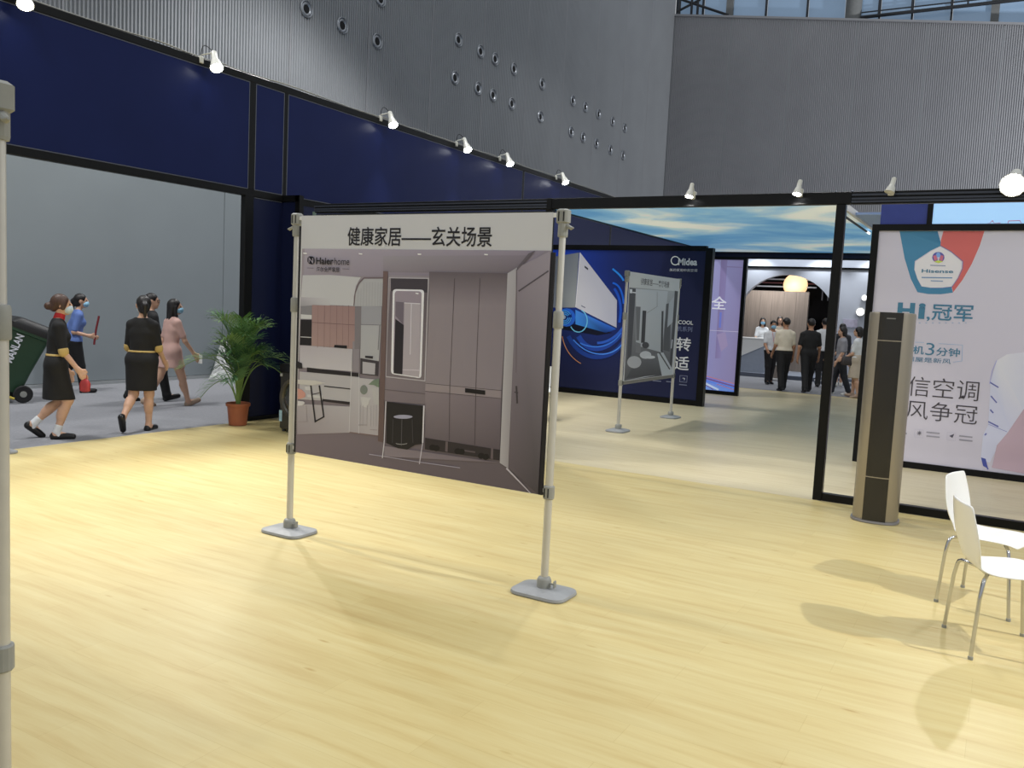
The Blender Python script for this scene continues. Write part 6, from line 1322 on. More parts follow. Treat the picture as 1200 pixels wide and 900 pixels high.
for i in range(26):
    az = math.radians(-160 + 265 * ((i * .618) % 1))
    specs.append((az, .05 + .16 * rnd.random(), .36 + .26 * rnd.random(), .72 + .58 * rnd.random(), .2 + .3 * rnd.random(), .25, i % 4, .36))
for a_ in ((math.radians(235), .35, .95, .85, .9, .25, 3, .5), (math.radians(55), .35, .95, .9, 1.0, .25, 3, .5), (math.radians(40), .3, .9, .82, 1.3, .25, 2, .5), (math.radians(225), .3, .6, .5, .95, .25, 1, .45), (math.radians(300), .25, .5, .6, .6, .25, 0, .4), (math.radians(250), .2, .4, .7, .5, .25, 2, .35), (math.radians(20), .2, .45, .75, .5, .25, 1, .35)):
    specs.append(a_)
for s_ in specs: frond(*s_)

# crumpled plastic sheet leaning at the grey wall
mb = MB(); N = 14
for i in range(N + 1):
    for j in range(N + 1):
        v_ = i / N; u = j / N
        y = 11.28 + (1.16 * u) * (1 - v_ * .78) + .56 * v_ ; z = .0 + .72 * v_
        mb.v.append((-13.34 - .28 * v_ + .035 * math.sin(9 * u + 5 * v_) * (1 - v_ * .5) + .02 * rnd.random(), y, z))
for i in range(N):
    for j in range(N):
        a = i * (N + 1) + j; mb.f.append((a, a + 1, a + N + 2, a + N + 1))
ps = mb.obj('plastic_sheet', mat('cloudy_plastic_film', rgb(196, 198, 196), .35, noise=.1, nscale=14, bump=.3, bscale=30))
md_ = ps.modifiers.new('thick', 'SOLIDIFY'); md_.thickness = .012
tag(ps, 'crumpled white plastic sheet leaning on the grey partition behind the palm', 'plastic sheet')

# ================================================================== WHEELIE BIN
wb_ = empty('wheeled_bin', (-12.28, 7.02, 0), math.radians(70), label='dark green wheeled rubbish bin tilted behind the woman at left', cat='bin')
m_bin = mat('green_bin_plastic', rgb(34, 66, 44), .45, noise=.08, nscale=6)
TLT = Matrix.Translation((0, 0, .12)) @ Matrix.Rotation(math.radians(22), 4, 'Y')
def bt(mb): mb.v = [tuple(TLT @ Vector(p)) for p in mb.v]; return mb
bt(MB().loft([rrect(.40, .44, .05, -.02, cx=-.22), rrect(.44, .47, .05, .3, cx=-.23), rrect(.55, .56, .06, .80, cx=-.245), rrect(.59, .60, .06, .81, cx=-.245), rrect(.59, .60, .06, .85, cx=-.245)])).obj('body', m_bin, wb_, smooth=True)
bt(MB().loft([rrect(.60, .61, .06, .85, cx=-.23), rrect(.61, .62, .06, .92, cx=-.23), rrect(.50, .52, .06, 1.0, cx=-.22), rrect(.38, .40, .05, 1.02, cx=-.22)])).obj('lid', mat('black_bag_lid', rgb(22, 22, 24), .5, noise=.15, nscale=8), wb_, smooth=True)
bt(MB().tube([(.06, -.22, .9), (.12, -.22, .93), (.12, .22, .93), (.06, .22, .9)], .014, 8)).obj('handle', m_bin, wb_, smooth=True)
m_tyre = mat('black_tyre', rgb(20, 20, 22), .7, noise=.15, nscale=20)
for y in (-.27, .27):
    w_ = MB().lathe([(.04, -.025), (.11, -.028), (.125, -.015), (.125, .015), (.11, .028), (.04, .025)], (0, y, .125), axis='y', n=24).obj('wheel', m_tyre, wb_, smooth=True)
    MB().lathe([(.03, -.032), (.045, -.03), (.045, .03), (.03, .032)], (0, y, .125), axis='y', n=14).obj('hub', m_clamp, w_)
for y in (-.2, .2):
    w_ = MB().lathe([(.03, -.018), (.07, -.02), (.08, -.01), (.08, .01), (.07, .02), (.03, .018)], (-.52, y, .08), axis='y', n=20).obj('wheel', m_tyre, wb_, smooth=True)
MB().tube([(-.50, -.26, .20), (-.36, -.31, .16), (-.12, -.33, .07)], .018, 8).obj('pedal_bar', mat('yellow_bar', rgb(190, 170, 70), .5, noise=.06), wb_, smooth=True)
tx = text_mesh('MANLAN', .02)
co = np.empty(len(tx.vertices) * 3); tx.vertices.foreach_get('co', co); co = co.reshape(-1, 3)
co = co / co.max(0).clip(1e-6)
me_ = [TLT @ Vector((-.40 + .10 * (1 - c[1]), -.272 - .028 * c[0] , .36 + .42 * c[0])) for c in co]
tx.vertices.foreach_set('co', np.array([tuple(v) for v in me_]).ravel()); tx.update(); tx.materials.clear(); tx.materials.append(m_ink_w)
o = bpy.data.objects.new('lettering', tx); COL.objects.link(o); o.parent = wb_

# ================================================================== FAR BOOTH
m_fw = mat('white_booth_wall', rgb(190, 194, 204), .45, noise=.04, nscale=1.2)
m_woodp = mat('grey_brown_wood_panel', rgb(138, 128, 120), .5, noise=.12, nscale=3, stretch=(6, 6, .4))
m_step = mat('blue_grey_step', rgb(128, 136, 150), .5, noise=.05)
fbk = empty('far_booth', (-5.8, 26, 0), label='white far booth with a half round arch and wood back wall', cat='booth')
def fbb(nm, m, x0, x1, y0, y1, z0, z1, par=None): return BOX(nm, m, par or fbk, x0 + 5.8, x1 + 5.8, y0 - 26, y1 - 26, z0, z1)
fbb('platform', m_step, -9, -2.6, 25.05, 32, -.008, .10)
fbb('platform_edge', mat('dark_step_edge', rgb(84, 90, 104), .5, noise=.05), -9, -2.6, 25.02, 25.05, -.008, .105)
# front wall with arch: outline polygon
poly = [(-8.9 + 5.8, 3.25), (-8.9 + 5.8, 2.0)]
cx, cz, rx, rz_ = -5.76 + 5.8, 1.45, 1.50, 1.57
# left pier down to the floor, arch, right pier
poly = [(-3.1, 3.22), (-3.1, .1), (cx - rx - .22, .1), (cx - rx - .22, cz)]
poly = [(-3.1, 3.22), (-3.1, 2.0), (cx - rx, 2.0)]
for k in range(0, 25):
    t = math.pi * k / 24
    x, z = cx - rx * math.cos(t), cz + rz_ * math.sin(t)
    if z >= 2.0 or x > cx: poly.append((x, z))
poly += [(cx + rx, .1), (3.2, .1), (3.2, 3.22)]
MB().prism(poly, -.1, .12).obj('arch_wall', m_fw, fbk)
fbb('top_rail', m_black, -9, -2.6, 25.86, 25.9, 3.20, 3.26)
fbb('light_fascia', mat('lit_white_fascia', (.9, .95, 1), .5, emit=rgb(215, 228, 255), estr=.5, noise=.03), -9, -2.6, 25.92, 26.1, 3.26, 3.75)
wpw = fbb('wood_wall', m_woodp, -7.6, -5.4, 27.4, 27.5, .1, 2.58)
for i in range(6): fbb('board', m_woodp, -7.6 + i * .367, -7.6 + i * .367 + .362, 27.375, 27.4, .1, 2.58)
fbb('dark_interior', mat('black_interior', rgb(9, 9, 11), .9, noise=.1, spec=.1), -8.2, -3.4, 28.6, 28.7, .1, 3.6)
for i in range(8): fbb('hanging_slat', mat('grey_slat', rgb(92, 92, 98), .5, noise=.05), -5.12 + i * .17, -5.09 + i * .17, 27.9, 27.95, 2.35, 2.75)
for i, z in enumerate((2.72, 2.84, 2.96)): fbb('ceiling_slat', mat('red_brown_slat', rgb(96, 44, 48), .5, noise=.08) if i == 1 else m_fw, -7.4, -5.3, 27.9 + i * .1, 27.95 + i * .1, z, z + .04)
gl = MB().lathe([(.37 * math.sin(math.pi * k / 14), -.37 * math.cos(math.pi * k / 14)) for k in range(15)], n=28).obj('globe_lamp', mat('warm_globe', (1, .8, .55), .5, emit=(1, .62, .30), estr=1.15), smooth=True, loc=(-5.95, 27.95, 2.80))
tag(gl, 'glowing warm round lamp under the far white arch', 'lamp')
MB().tube([(0, 0, .36), (0, 0, .9)], .008, 6).obj('cord', m_black, gl)
# counter
ct = empty('reception_counter', (-6.9, 25.42, .1), label='white and grey reception counter at the far booth', cat='counter')
BOX('body', mat('grey_counter', rgb(150, 158, 172), .5, noise=.04), ct, -1.1, .78, 0, .55, 0, .98)
MB().prism([(-1.1, .98), (.78, .98), (.78, .82), (.0, .42), (-1.1, .12)], -.03, 0).obj('white_front_panel', m_white, ct)
BOX('counter_top', m_white, ct, -1.13, .81, -.05, .58, .98, 1.02, b=.006)
sp = MB().bbox(-6.55, -6.25, 25.5, 25.72, 1.12, 1.135, b=.003).obj('paper_stack', m_white); tag(sp, 'white papers lying on the reception counter', 'papers')
# steps on the right
st = empty('booth_steps', (-3.6, 24.6, 0), label='low grey steps at the right of the far booth', cat='steps')
for i in range(3): BOX('step', m_step, st, -.9, .9, i * .15 - .15, .45, i * .10 - .008, (i + 1) * .10); BOX('step_nosing', m_white, st, -.9, .9, i * .15 - .16, i * .15 - .15, (i + 1) * .10 - .03, (i + 1) * .10 + .002)
sg = BOX('wall_sign', mat('pale_sign', rgb(196, 190, 208), .5, noise=.08, nscale=14), None, -4.10, -3.72, 25.87, 25.9, 1.575, 1.80); tag(sg, 'small pale notice on the white wall right of the arch', 'sign')
dsp = empty('display_box', (-5.45, 24.35, 0), label='white box stool standing before the reception counter', cat='stool')
MB().bbox(-.2, .2, -.16, .16, .42, .92, b=.02).obj('top_box', m_white, dsp); MB().bbox(-.15, .15, -.12, .12, .06, .42, b=.01).obj('leg_block', m_woodp, dsp); MB().bbox(-.2, .2, -.16, .16, 0, .06, b=.01).obj('foot_plate', m_white, dsp)
for i, (x, z, r) in enumerate(((-3.66, 2.02, .13), (-3.58, 2.42, .09))):  # lamp reflections on the white wall, built as glowing discs
    wl_ = empty('lamp_reflection', (x, 25.82, z), label=('bright round lamp reflection' if i == 0 else 'smaller upper lamp reflection') + ' on the white wall of the far booth', cat='lamp')
    MB().lathe([(r * .7, .06), (r, .05), (r, .0), (r * .8, -.01)], axis='y', n=20).obj('ring', m_lamp_body, wl_, smooth=True)
    MB().lathe([(r * .8, -.005), (r * .5, -.05), (.001, -.06)], axis='y', n=20).obj('lens', mat('reflection_glow', (1, 1, 1), .3, emit=(.95, .97, 1), estr=4), wl_, smooth=True)
for x in (-6.9, -5.9):  # added fill lights, unseen, brightening the booth interior
    spot_light('booth_fill_light', (x, 26.5, 3.3), (x, 27.4, 1.2), 110, 110, .8, .1, (1, .95, .9))
for x in (-6.6, -4.8, -3.4):  # more added fill, unseen, over the booth front
    spot_light('booth_fill_light', (x, 25.4, 3.9), (x, 25.6, 0), 110, 100, .7, .1, (.9, .95, 1))

# ================================================================== PEOPLE
def _cap(P, a, b, ra, rb, sx=1., sy=1.):
    a = np.asarray(a, float); b = np.asarray(b, float)
    sc = np.array([1 / sx, 1 / sy, 1.])
    p = (P - a) * sc; d = (b - a) * sc
    h = np.clip((p @ d) / max(d @ d, 1e-12), 0, 1)
    return (np.linalg.norm(p - h[..., None] * d, axis=-1) - (ra + (rb - ra) * h)) * min(sx, sy)
def _ell(P, c, r, ang=0.):
    p = P - np.asarray(c, float)
    if ang:
        ca, sa = math.cos(-ang), math.sin(-ang)
        p = np.stack([p[..., 0] * ca - p[..., 1] * sa, p[..., 0] * sa + p[..., 1] * ca, p[..., 2]], -1)
    r = np.asarray(r, float)
    return (np.linalg.norm(p / r, axis=-1) - 1) * r.min()
def prim_bounds(pr):
    if pr[0] == 'c':
        _, a, b, ra, rb, sx, sy = pr; R_ = max(ra, rb) * max(1, sx, sy)
        return np.minimum(a, b) - R_, np.maximum(a, b) + R_
    _, c, r, ang = pr; R_ = max(r)
    return np.array(c) - R_, np.array(c) + R_
def sdf_mesh(prims, res, k=.02, cuts=(), subs=()):
    lo = np.min([prim_bounds(p)[0] for p in prims], 0) - .03; hi = np.max([prim_bounds(p)[1] for p in prims], 0) + .03
    n = np.ceil((hi - lo) / res).astype(int) + 1
    ax = [lo[i] + res * np.arange(n[i]) for i in range(3)]
    F = np.full(n, .2)
    for pr in prims:
        l, h = prim_bounds(pr); pad = .035 + k
        i0 = np.maximum(np.floor((l - pad - lo) / res).astype(int), 0); i1 = np.minimum(np.ceil((h + pad - lo) / res).astype(int) + 1, n)
        sl = tuple(slice(i0[i], i1[i]) for i in range(3))
        G = np.stack(np.meshgrid(*[ax[i][sl[i]] for i in range(3)], indexing='ij'), -1)
        d = _cap(G, *pr[1:]) if pr[0] == 'c' else _ell(G, *pr[1:])
        f = F[sl]
        h_ = np.maximum(k - np.abs(f - d), 0) / k
        F[sl] = np.minimum(f, d) - h_ * h_ * k * .25
    if cuts or subs:
        G = np.stack(np.meshgrid(*ax, indexing='ij'), -1)
        for nrm, off in cuts: F = np.maximum(F, G @ np.asarray(nrm, float) - off)      # keep n.p <= off
        for pr in subs:
            d = _cap(G, *pr[1:]) if pr[0] == 'c' else _ell(G, *pr[1:])
            F = np.maximum(F, -d)
    # surface nets
    S = F < 0
    cells = np.zeros(np.array(n) - 1, np.int8)
    c = [S[i:n[0] - 1 + i, j:n[1] - 1 + j, m:n[2] - 1 + m] for i in (0, 1) for j in (0, 1) for m in (0, 1)]
    tot = sum(x.astype(np.int8) for x in c); act = (tot > 0) & (tot < 8)
    idx = -np.ones(act.shape, int); ci = np.argwhere(act); idx[act] = np.arange(len(ci))
    if len(ci) == 0: return [], []
    acc = np.zeros((len(ci), 3)); cnt = np.zeros(len(ci))
    offs = [(i, j, m) for i in (0, 1) for j in (0, 1) for m in (0, 1)]
    val = {o: F[ci[:, 0] + o[0], ci[:, 1] + o[1], ci[:, 2] + o[2]] for o in offs}
    for a in offs:
        for axis in range(3):
            if a[axis] == 0:
                b = list(a); b[axis] = 1; b = tuple(b)
                va, vb = val[a], val[b]; cr = (va < 0) != (vb < 0)
                t = np.where(cr, va / np.where(cr, va - vb, 1), 0)
                pt = np.array(a, float)[None] + t[:, None] * (np.array(b) - np.array(a))[None]
                acc[cr] += pt[cr]; cnt[cr] += 1
    V = lo + (ci + acc / cnt[:, None]) * res
    quads = []
    for axis in range(3):
        s0 = [slice(None)] * 3; s1 = [slice(None)] * 3; s0[axis] = slice(0, -1); s1[axis] = slice(1, None)
        cr = S[tuple(s0)] != S[tuple(s1)]
        e = np.argwhere(cr); u, w = [(1, 2), (2, 0), (0, 1)][axis]
        ok = (e[:, u] > 0) & (e[:, w] > 0) & (e[:, u] < n[u] - 1) & (e[:, w] < n[w] - 1); e = e[ok]
        ins = S[tuple(e.T)]
        def g(du, dw):
            q = e.copy(); q[:, u] += du; q[:, w] += dw; return idx[tuple(q.T)]
        q = np.stack([g(-1, -1), g(0, -1), g(0, 0), g(-1, 0)], 1)
        q[~ins] = q[~ins][:, ::-1]
        quads.append(q)
    return V, np.concatenate(quads)
def sdf_obj(name, m, parent, prims, res, k=.02, cuts=(), subs=()):
    V, Q = sdf_mesh(prims, res, k, cuts, subs)
    if len(V) == 0: return None
    me = bpy.data.meshes.new(name)
    me.from_pydata(np.asarray(V).tolist(), [], np.asarray(Q).tolist()); me.update()
    me.polygons.foreach_set('use_smooth', [True] * len(me.polygons))
    me.materials.append(m)
    o = bpy.data.objects.new(name, me); COL.objects.link(o); o.parent = parent
    return o
m_skin = mat('skin_light', rgb(206, 164, 138), .55, noise=.04, nscale=20)
m_skin2 = mat('skin_tan', rgb(182, 136, 108), .55, noise=.04, nscale=20)
m_hair = mat('black_hair', rgb(26, 22, 22), .45, noise=.25, nscale=60, stretch=(1, 1, .15), bump=.3, bscale=140)
m_hair2 = mat('brown_hair', rgb(74, 50, 38), .45, noise=.25, nscale=60, stretch=(1, 1, .15), bump=.3, bscale=140)
def cloth(nm, c): return mat(nm, c, .8, noise=.06, nscale=9, bump=.15, bscale=40)
m_cblack = cloth('black_cloth', rgb(22, 22, 24)); m_cpink = cloth('dusty_pink_cloth', rgb(206, 168, 158)); m_cblue = cloth('work_blue_cloth', rgb(96, 122, 184))
m_cwhite = cloth('white_cloth', rgb(224, 226, 228)); m_ccream = cloth('cream_cloth', rgb(222, 212, 192)); m_cbeige = cloth('beige_cloth', rgb(190, 176, 158)); m_cgrey = cloth('grey_cloth', rgb(150, 150, 156))
m_cdenim = cloth('denim_cloth', rgb(66, 80, 104)); m_ctan = cloth('tan_trim_cloth', rgb(196, 168, 104)); m_cred = cloth('red_cloth', rgb(190, 44, 48)); m_cdark = cloth('charcoal_cloth', rgb(38, 40, 46))
m_mask = cloth('surgical_mask_blue', rgb(150, 200, 228)); m_mask_w = cloth('surgical_mask_pale', rgb(196, 212, 220))
m_shoe = mat('black_leather', rgb(20, 19, 20), .3, noise=.1, nscale=12); m_shoe_t = mat('tan_leather', rgb(178, 152, 130), .5, noise=.06); m_shoe_w = mat('white_canvas', rgb(214, 212, 206), .7, noise=.04)

def person(loc, heading, label, H=1.62, male=False, legs=((15, 10, 0), (-15, 25, 0)), arms=((-15, 8, 15), (15, 8, 15)), lean=0, head=0, res=.012,
           top=None, top_hem=.50, sleeve=.85, skirt=None, skirt_hem=.29, flare=.0, pants=None, shorts=None, dress=None, hair='short', hair_m=None, mask=None, shoe=None, shoe_high=False, sock=None, skin=None, group=None, neck_cut=.842, slim=1.0):
    """heading: direction (dx,dy) faced; legs/arms = (left, right) joint angles in degrees"""
    ang = math.atan2(heading[1], heading[0]) - math.pi / 2
    skin = skin or m_skin; hair_m = hair_m or m_hair
    A = np.array
    rd = math.radians
    ln = math.tan(rd(lean))
    def T(x, y, z):                      # torso point with lean about the hips
        return A([x, y + max(0, z - .52) * ln, z]) * H
    sw = (.090 if male else .071) * slim; hw_ = (.046 if male else .05)
    # ---- legs, forward kinematics
    J = {}
    for s_, (hip, knee, ft), nm in ((-1, legs[0], 'L'), (1, legs[1], 'R')):
        h = A([s_ * hw_, 0, .515]) * H
        a1 = rd(hip); a2 = rd(hip - knee)
        kn = h + A([0, math.sin(a1), -math.cos(a1)]) * .245 * H
        an = kn + A([0, math.sin(a2), -math.cos(a2)]) * .232 * H
        a3 = a2 + rd(ft)
        fw = A([s_ * .12, math.cos(a3), math.sin(a3)]); dn = A([0, math.sin(a3), -math.cos(a3)])
        heel = an + dn * .028 * H - fw * .018 * H; toe = an + dn * .030 * H + fw * .095 * H
        J[nm] = (h, kn, an, heel, toe, dn)
    zmin = min(min(J[n][3][2], J[n][4][2]) for n in 'LR') - .012 * H
    dz = A([0, 0, -zmin])
    for n in 'LR': J[n] = tuple(x + dz for x in J[n][:5]) + (J[n][5],)
    def TT(x, y, z): return T(x, y, z) + dz
    C_ = lambda a, b, ra, rb, sx=1., sy=1.: ('c', A(a, float), A(b, float), ra * H, rb * H, sx, sy)
    pel = [C_(TT(-.04, 0, .53), TT(.04, 0, .53), .064, .064, 1, .9)]
    wst = [C_(TT(0, 0, .56), TT(0, .0, .64), .082 if male else .078, .078 if male else .070, 1, .74)]
    cst = [C_(TT(-.036, 0, .72), TT(.036, 0, .72), .066 if male else .056, .066 if male else .056, 1, .85), C_(TT(0, 0, .66), TT(0, 0, .77), .086 if male else .072, .082 if male else .068, 1, .74)]
    if not male: cst.append(C_(TT(-.035, .038, .715), TT(.035, .038, .715), .036, .036))
    shl = [C_(TT(-sw, 0, .786), TT(-.022, 0, .816), .030, .030), C_(TT(sw, 0, .786), TT(.022, 0, .816), .030, .030)]
    nck = [C_(TT(0, -.004, .82), TT(0, .008, .885), .034 if male else .029, .03 if male else .027)]
    # ---- arms
    Ar = {}
    for s_, (fl_, ab, el), nm in ((-1, arms[0], 'L'), (1, arms[1], 'R')):
        s0 = TT(s_ * (sw + .012), 0, .784)
        def dirv(f_, b_): v = A([s_ * math.sin(rd(b_)), math.sin(rd(f_)) * math.cos(rd(b_)), -math.cos(rd(f_)) * math.cos(rd(b_))]); return v / np.linalg.norm(v)
        d1 = dirv(fl_, ab); e = s0 + d1 * .172 * H; d2 = dirv(fl_ + el, ab * .4 - (8 if el > 50 else 0)); w = e + d2 * .148 * H
        Ar[nm] = (s0, e, w, d1, d2)
    armp = []; handp = []
    for nm, s_ in (('L', -1), ('R', 1)):
        s0, e, w, d1, d2 = Ar[nm]
        armp += [C_(s0, e, .031 if male else .027, .024 if male else .021), C_(e, w, .024 if male else .021, .0155)]
        f_ = A([0, 1, .25]); f_ = f_ - d2 * (f_ @ d2); f_ /= np.linalg.norm(f_); nrm = np.cross(d2, f_)
        kn = w + d2 * .05 * H
        handp += [C_(w + f_ * .006 * H, kn + f_ * .011 * H, .0125, .0115), C_(w - f_ * .005 * H, kn - f_ * .011 * H, .0125, .0115)]
        cur = -s_ * nrm
        if cur @ A([-s_, 0, 0]) < 0: cur = -cur
        for q, (of, le) in enumerate(((.0165, .040), (.0055, .045), (-.0055, .042), (-.0165, .034))):
            b0 = kn + f_ * of * H; b1 = b0 + (d2 * .9 + cur * .25) * le * .55 * H; b2 = b1 + (d2 * .75 + cur * .65) * le * .5 * H
            handp += [C_(b0, b1, .0058, .0052), C_(b1, b2, .0052, .0046)]
        t0 = w + d2 * .012 * H + f_ * .012 * H; t1 = t0 + (d2 * .6 + f_ * .75) * .026 * H; t2 = t1 + (d2 * .95 + f_ * .2) * .022 * H
        handp += [C_(t0, t1, .0075, .0062), C_(t1, t2, .006, .005)]
    legp = []; thigh = []; shin = []; foot = {}
    for nm in 'LR':
        h, kn, an, heel, toe, dn = J[nm]
        thigh.append(C_(h, kn, .056, .036)); calf = kn + (an - kn) * .3 + A([0, -.010 * H, 0])
        shin += [C_(kn, an, .034, .021), C_(calf, calf + (an - kn) * .2, .034, .029)]
        foot[nm] = [C_(an, heel, .021, .021), C_(heel, toe, .021, .016), C_(an + (heel - an) * .3, toe, .018, .014)]
    legp = thigh + shin
    # ---- head
    hc = TT(0, .010, .935); ha = rd(head)
    def HP(x, y, z):
        v = A([x, y, z]) * H; c, s2 = math.cos(ha), math.sin(ha)
        return hc + A([v[0] * c - v[1] * s2, v[0] * s2 + v[1] * c, v[2]])
    E_ = lambda c, r: ('e', c, tuple(x * H for x in r), ha)
    hd = [E_(HP(0, 0, .006), (.046, .056, .058)), E_(HP(0, .016, -.030), (.036, .040, .040)), E_(HP(0, .060, -.008), (.008, .012, .014)), E_(HP(.047, -.002, -.006), (.007, .012, .017)), E_(HP(-.047, -.002, -.006), (.007, .012, .017)), E_(HP(0, .048, -.036), (.016, .010, .006)), E_(HP(0, .040, -.058), (.016, .014, .012))]
    root = empty('person', (loc[0], loc[1], loc[2] if len(loc) > 2 else 0), ang, label=label, cat='person', group=group)
    sdf_obj('body', skin, root, pel + wst + cst + shl + nck + armp + handp + legp + foot['L'] + foot['R'] + hd, res, .014 * H)
    g = .011 / 1.62 * 1.0
    def fat(ps, e_): return [(p[0], p[1], p[2], p[3] + e_ * H, p[4] + e_ * H, p[5], p[6]) for p in ps]
    def sleeves(fr, e_=.006):
        out = []
        for nm in 'LR':
            s0, e, w, d1, d2 = Ar[nm]
            L1 = .172; L2 = .148; tot = fr
            if fr <= 1: out.append(C_(s0, s0 + (e - s0) * fr, .029 + e_, (.025 if not male else .029) + e_))
            else: out += [C_(s0, e, .031 + e_, .025 + e_), C_(e, e + (w - e) * (fr - 1), .025 + e_, .019 + e_)]
        return out
    zc = lambda z: z * H + dz[2]
    nsub = [('c', TT(0, .012, .845), TT(0, .03, .95), .046 * H, .05 * H, 1., 1.)]
    dprims = []
    if dress:
        ps = fat(pel, .012) + fat(wst, .009) + fat(cst, .008) + fat(shl, .007) + sleeves(sleeve) + fat(thigh, .012)
        ps += [C_(TT(0, 0, .50), A([0, 0, zc(skirt_hem - .06)]), .088, .100 + flare, 1.06, .86)]
        dprims = ps
        sdf_obj('dress', dress, root, ps, res, .022 * H, cuts=[((0, 0, 1), zc(neck_cut)), ((0, 0, -1), -zc(skirt_hem))], subs=nsub)
    if top:
        ps = fat(pel, .016) + fat(wst, .014) + fat(cst, .010) + fat(shl, .008) + sleeves(sleeve)
        sdf_obj('shirt', top, root, ps, res, .02 * H, cuts=[((0, 0, 1), zc(neck_cut + .006)), ((0, 0, -1), -zc(top_hem))], subs=nsub)
    if pants:
        ps = fat(pel, .010) + fat(wst[:1], .002) + fat(thigh, .012)
        for nm in 'LR':
            h, kn, an, heel, toe, dn = J[nm]; ps += [C_(kn, an, .046, .038), C_(an, an + (an - kn) * .06, .038, .036)]
        sdf_obj('trousers', pants, root, ps, res, .016 * H, cuts=[((0, 0, 1), zc(.60))])
    if shorts:
        ps = fat(pel, .010) + [C_(J[n][0], J[n][0] + (J[n][1] - J[n][0]) * .9, .066, .058) for n in 'LR']
        sdf_obj('shorts', shorts, root, ps, res, .016 * H, cuts=[((0, 0, 1), zc(.60)), ((0, 0, -1), -zc(.29))])
    if skirt:
        ps = fat(pel, .012) + fat(wst, .008) + [C_(TT(0, 0, .55), A([0, 0, zc(skirt_hem - .06)]), .096, .108 + flare, 1.05, .9)]
        sdf_obj('skirt', skirt, root, ps, res, .02 * H, cuts=[((0, 0, 1), zc(.605)), ((0, 0, -1), -zc(skirt_hem))])
    if sock:
        for nm in 'LR':
            h, kn, an, heel, toe, dn = J[nm]
            sdf_obj('sock', sock, root, [C_(an + (kn - an) * .18, an, .027, .026), C_(an, heel + (toe - heel) * .3, .026, .024)], res, .01)
    if shoe:
        for nm in 'LR':
            h, kn, an, heel, toe, dn = J[nm]; f0 = (toe - heel)
            so = dn * .010 * H
            ps = [C_(heel + so * .3, toe + so * .3, .0255, .0205, 1, 1), C_(heel + f0 * .42 - so * .4, toe + f0 * .04, .0235, .019), C_(heel - so * .9, heel + f0 * .1, .0215, .02)]
            if shoe_high: ps.append(C_(an, heel, .027, .026))
            sh_ = sdf_obj('shoe', shoe, root, ps, min(res, .01), .012, )
            d_ = f0 / np.linalg.norm(f0)
            if not shoe_high: sdf_obj('heel', m_shoe, sh_ or root, [C_(heel + dn * .014 * H, heel + dn * .014 * H + d_ * .014 * H, .0145, .0145)], .008, .008)
    # ---- hair
    hp = [E_(HP(0, -.008, .014), (.0525, .060, .060))]
    face = [E_(HP(0, .062, -.020), (.047, .046, .056))]
    cuts = []
    if hair == 'short':
        hp = [E_(HP(0, -.006, .016), (.0515, .060, .058))]
        cuts = [((0, 0, -1), -(HP(0, 0, -.028)[2]))]
    elif hair == 'bun':
        hp += [E_(HP(0, -.045, -.018), (.036, .026, .034)), E_(HP(0, -.078, -.014), (.026, .026, .026)), E_(HP(.046, .01, -.01), (.010, .018, .03)), E_(HP(-.046, .01, -.01), (.010, .018, .03))]
        face = [E_(HP(0, .066, -.026), (.047, .046, .050))]
    elif hair == 'tail':
        hp += [E_(HP(0, -.058, .0), (.024, .026, .028)), ('c', HP(0, -.074, -.004), HP(0, -.070, -.085), .020 * H, .010 * H, 1., 1.), E_(HP(0, -.02, -.03), (.04, .045, .04))]
    elif hair == 'long':
        hp += [('c', HP(.030, -.018, -.01), HP(.034, -.030, -.13), .026 * H, .022 * H, 1., 1.), ('c', HP(-.030, -.018, -.01), HP(-.034, -.030, -.13), .026 * H, .022 * H, 1., 1.), ('c', HP(0, -.035, -.02), HP(0, -.045, -.15), .034 * H, .026 * H, 1., 1.), ('c', HP(.044, .012, -.005), HP(.046, .016, -.10), .013 * H, .012 * H, 1., 1.), ('c', HP(-.044, .012, -.005), HP(-.046, .016, -.10), .013 * H, .012 * H, 1., 1.)]
        face = [E_(HP(0, .062, -.030), (.042, .046, .062))]
    elif hair == 'bob':
        hp += [('c', HP(.034, -.012, -.01), HP(.034, -.016, -.055), .026 * H, .020 * H, 1., 1.), ('c', HP(-.034, -.012, -.01), HP(-.034, -.016, -.055), .026 * H, .020 * H, 1., 1.), ('c', HP(0, -.035, -.02), HP(0, -.036, -.06), .032 * H, .026 * H, 1., 1.)]
    sdf_obj('hair', hair_m, root, hp, min(res, .01), .012 * H, cuts=cuts, subs=face)
    if mask: sdf_obj('face_mask', mask, root, [E_(HP(0, .036, -.034), (.040, .036, .032)), E_(HP(0, .060, -.026), (.014, .014, .024))], min(res, .009), .012 * H)
    ey = MB()
    for s_ in (-1, 1):
        p = HP(s_ * .018, .0515, .002); ey.lathe([(.001, -.006 * H), (.0055 * H, -.003 * H), (.0065 * H, 0), (.0055 * H, .003 * H), (.001, .006 * H)], tuple(p), n=10)
    ey.obj('eyes', m_hair, root)
    return dict(root=root, T=TT, H=H, dz=dz, arms=Ar, legs=J, HP=HP, C=C_, zc=zc, fat=fat, wst=wst, pel=pel, sleeves=sleeves, res=res, dprims=dprims)
def trim(p, name, m, prims, k=.012, cuts=(), res=None): return sdf_obj(name, m, p['root'], prims, res or min(p['res'], .008), k, cuts)
def belt(p, m, z=.592, h=.011):
    zz = p['zc'](z); d = p['dprims']; arm_free = d[:len(p['pel']) + len(p['wst'])] + d[-3:]
    return trim(p, 'belt', m, p['fat'](arm_free, .0035), .022 * p['H'], cuts=[((0, 0, 1), zz + h), ((0, 0, -1), -(zz - h))])
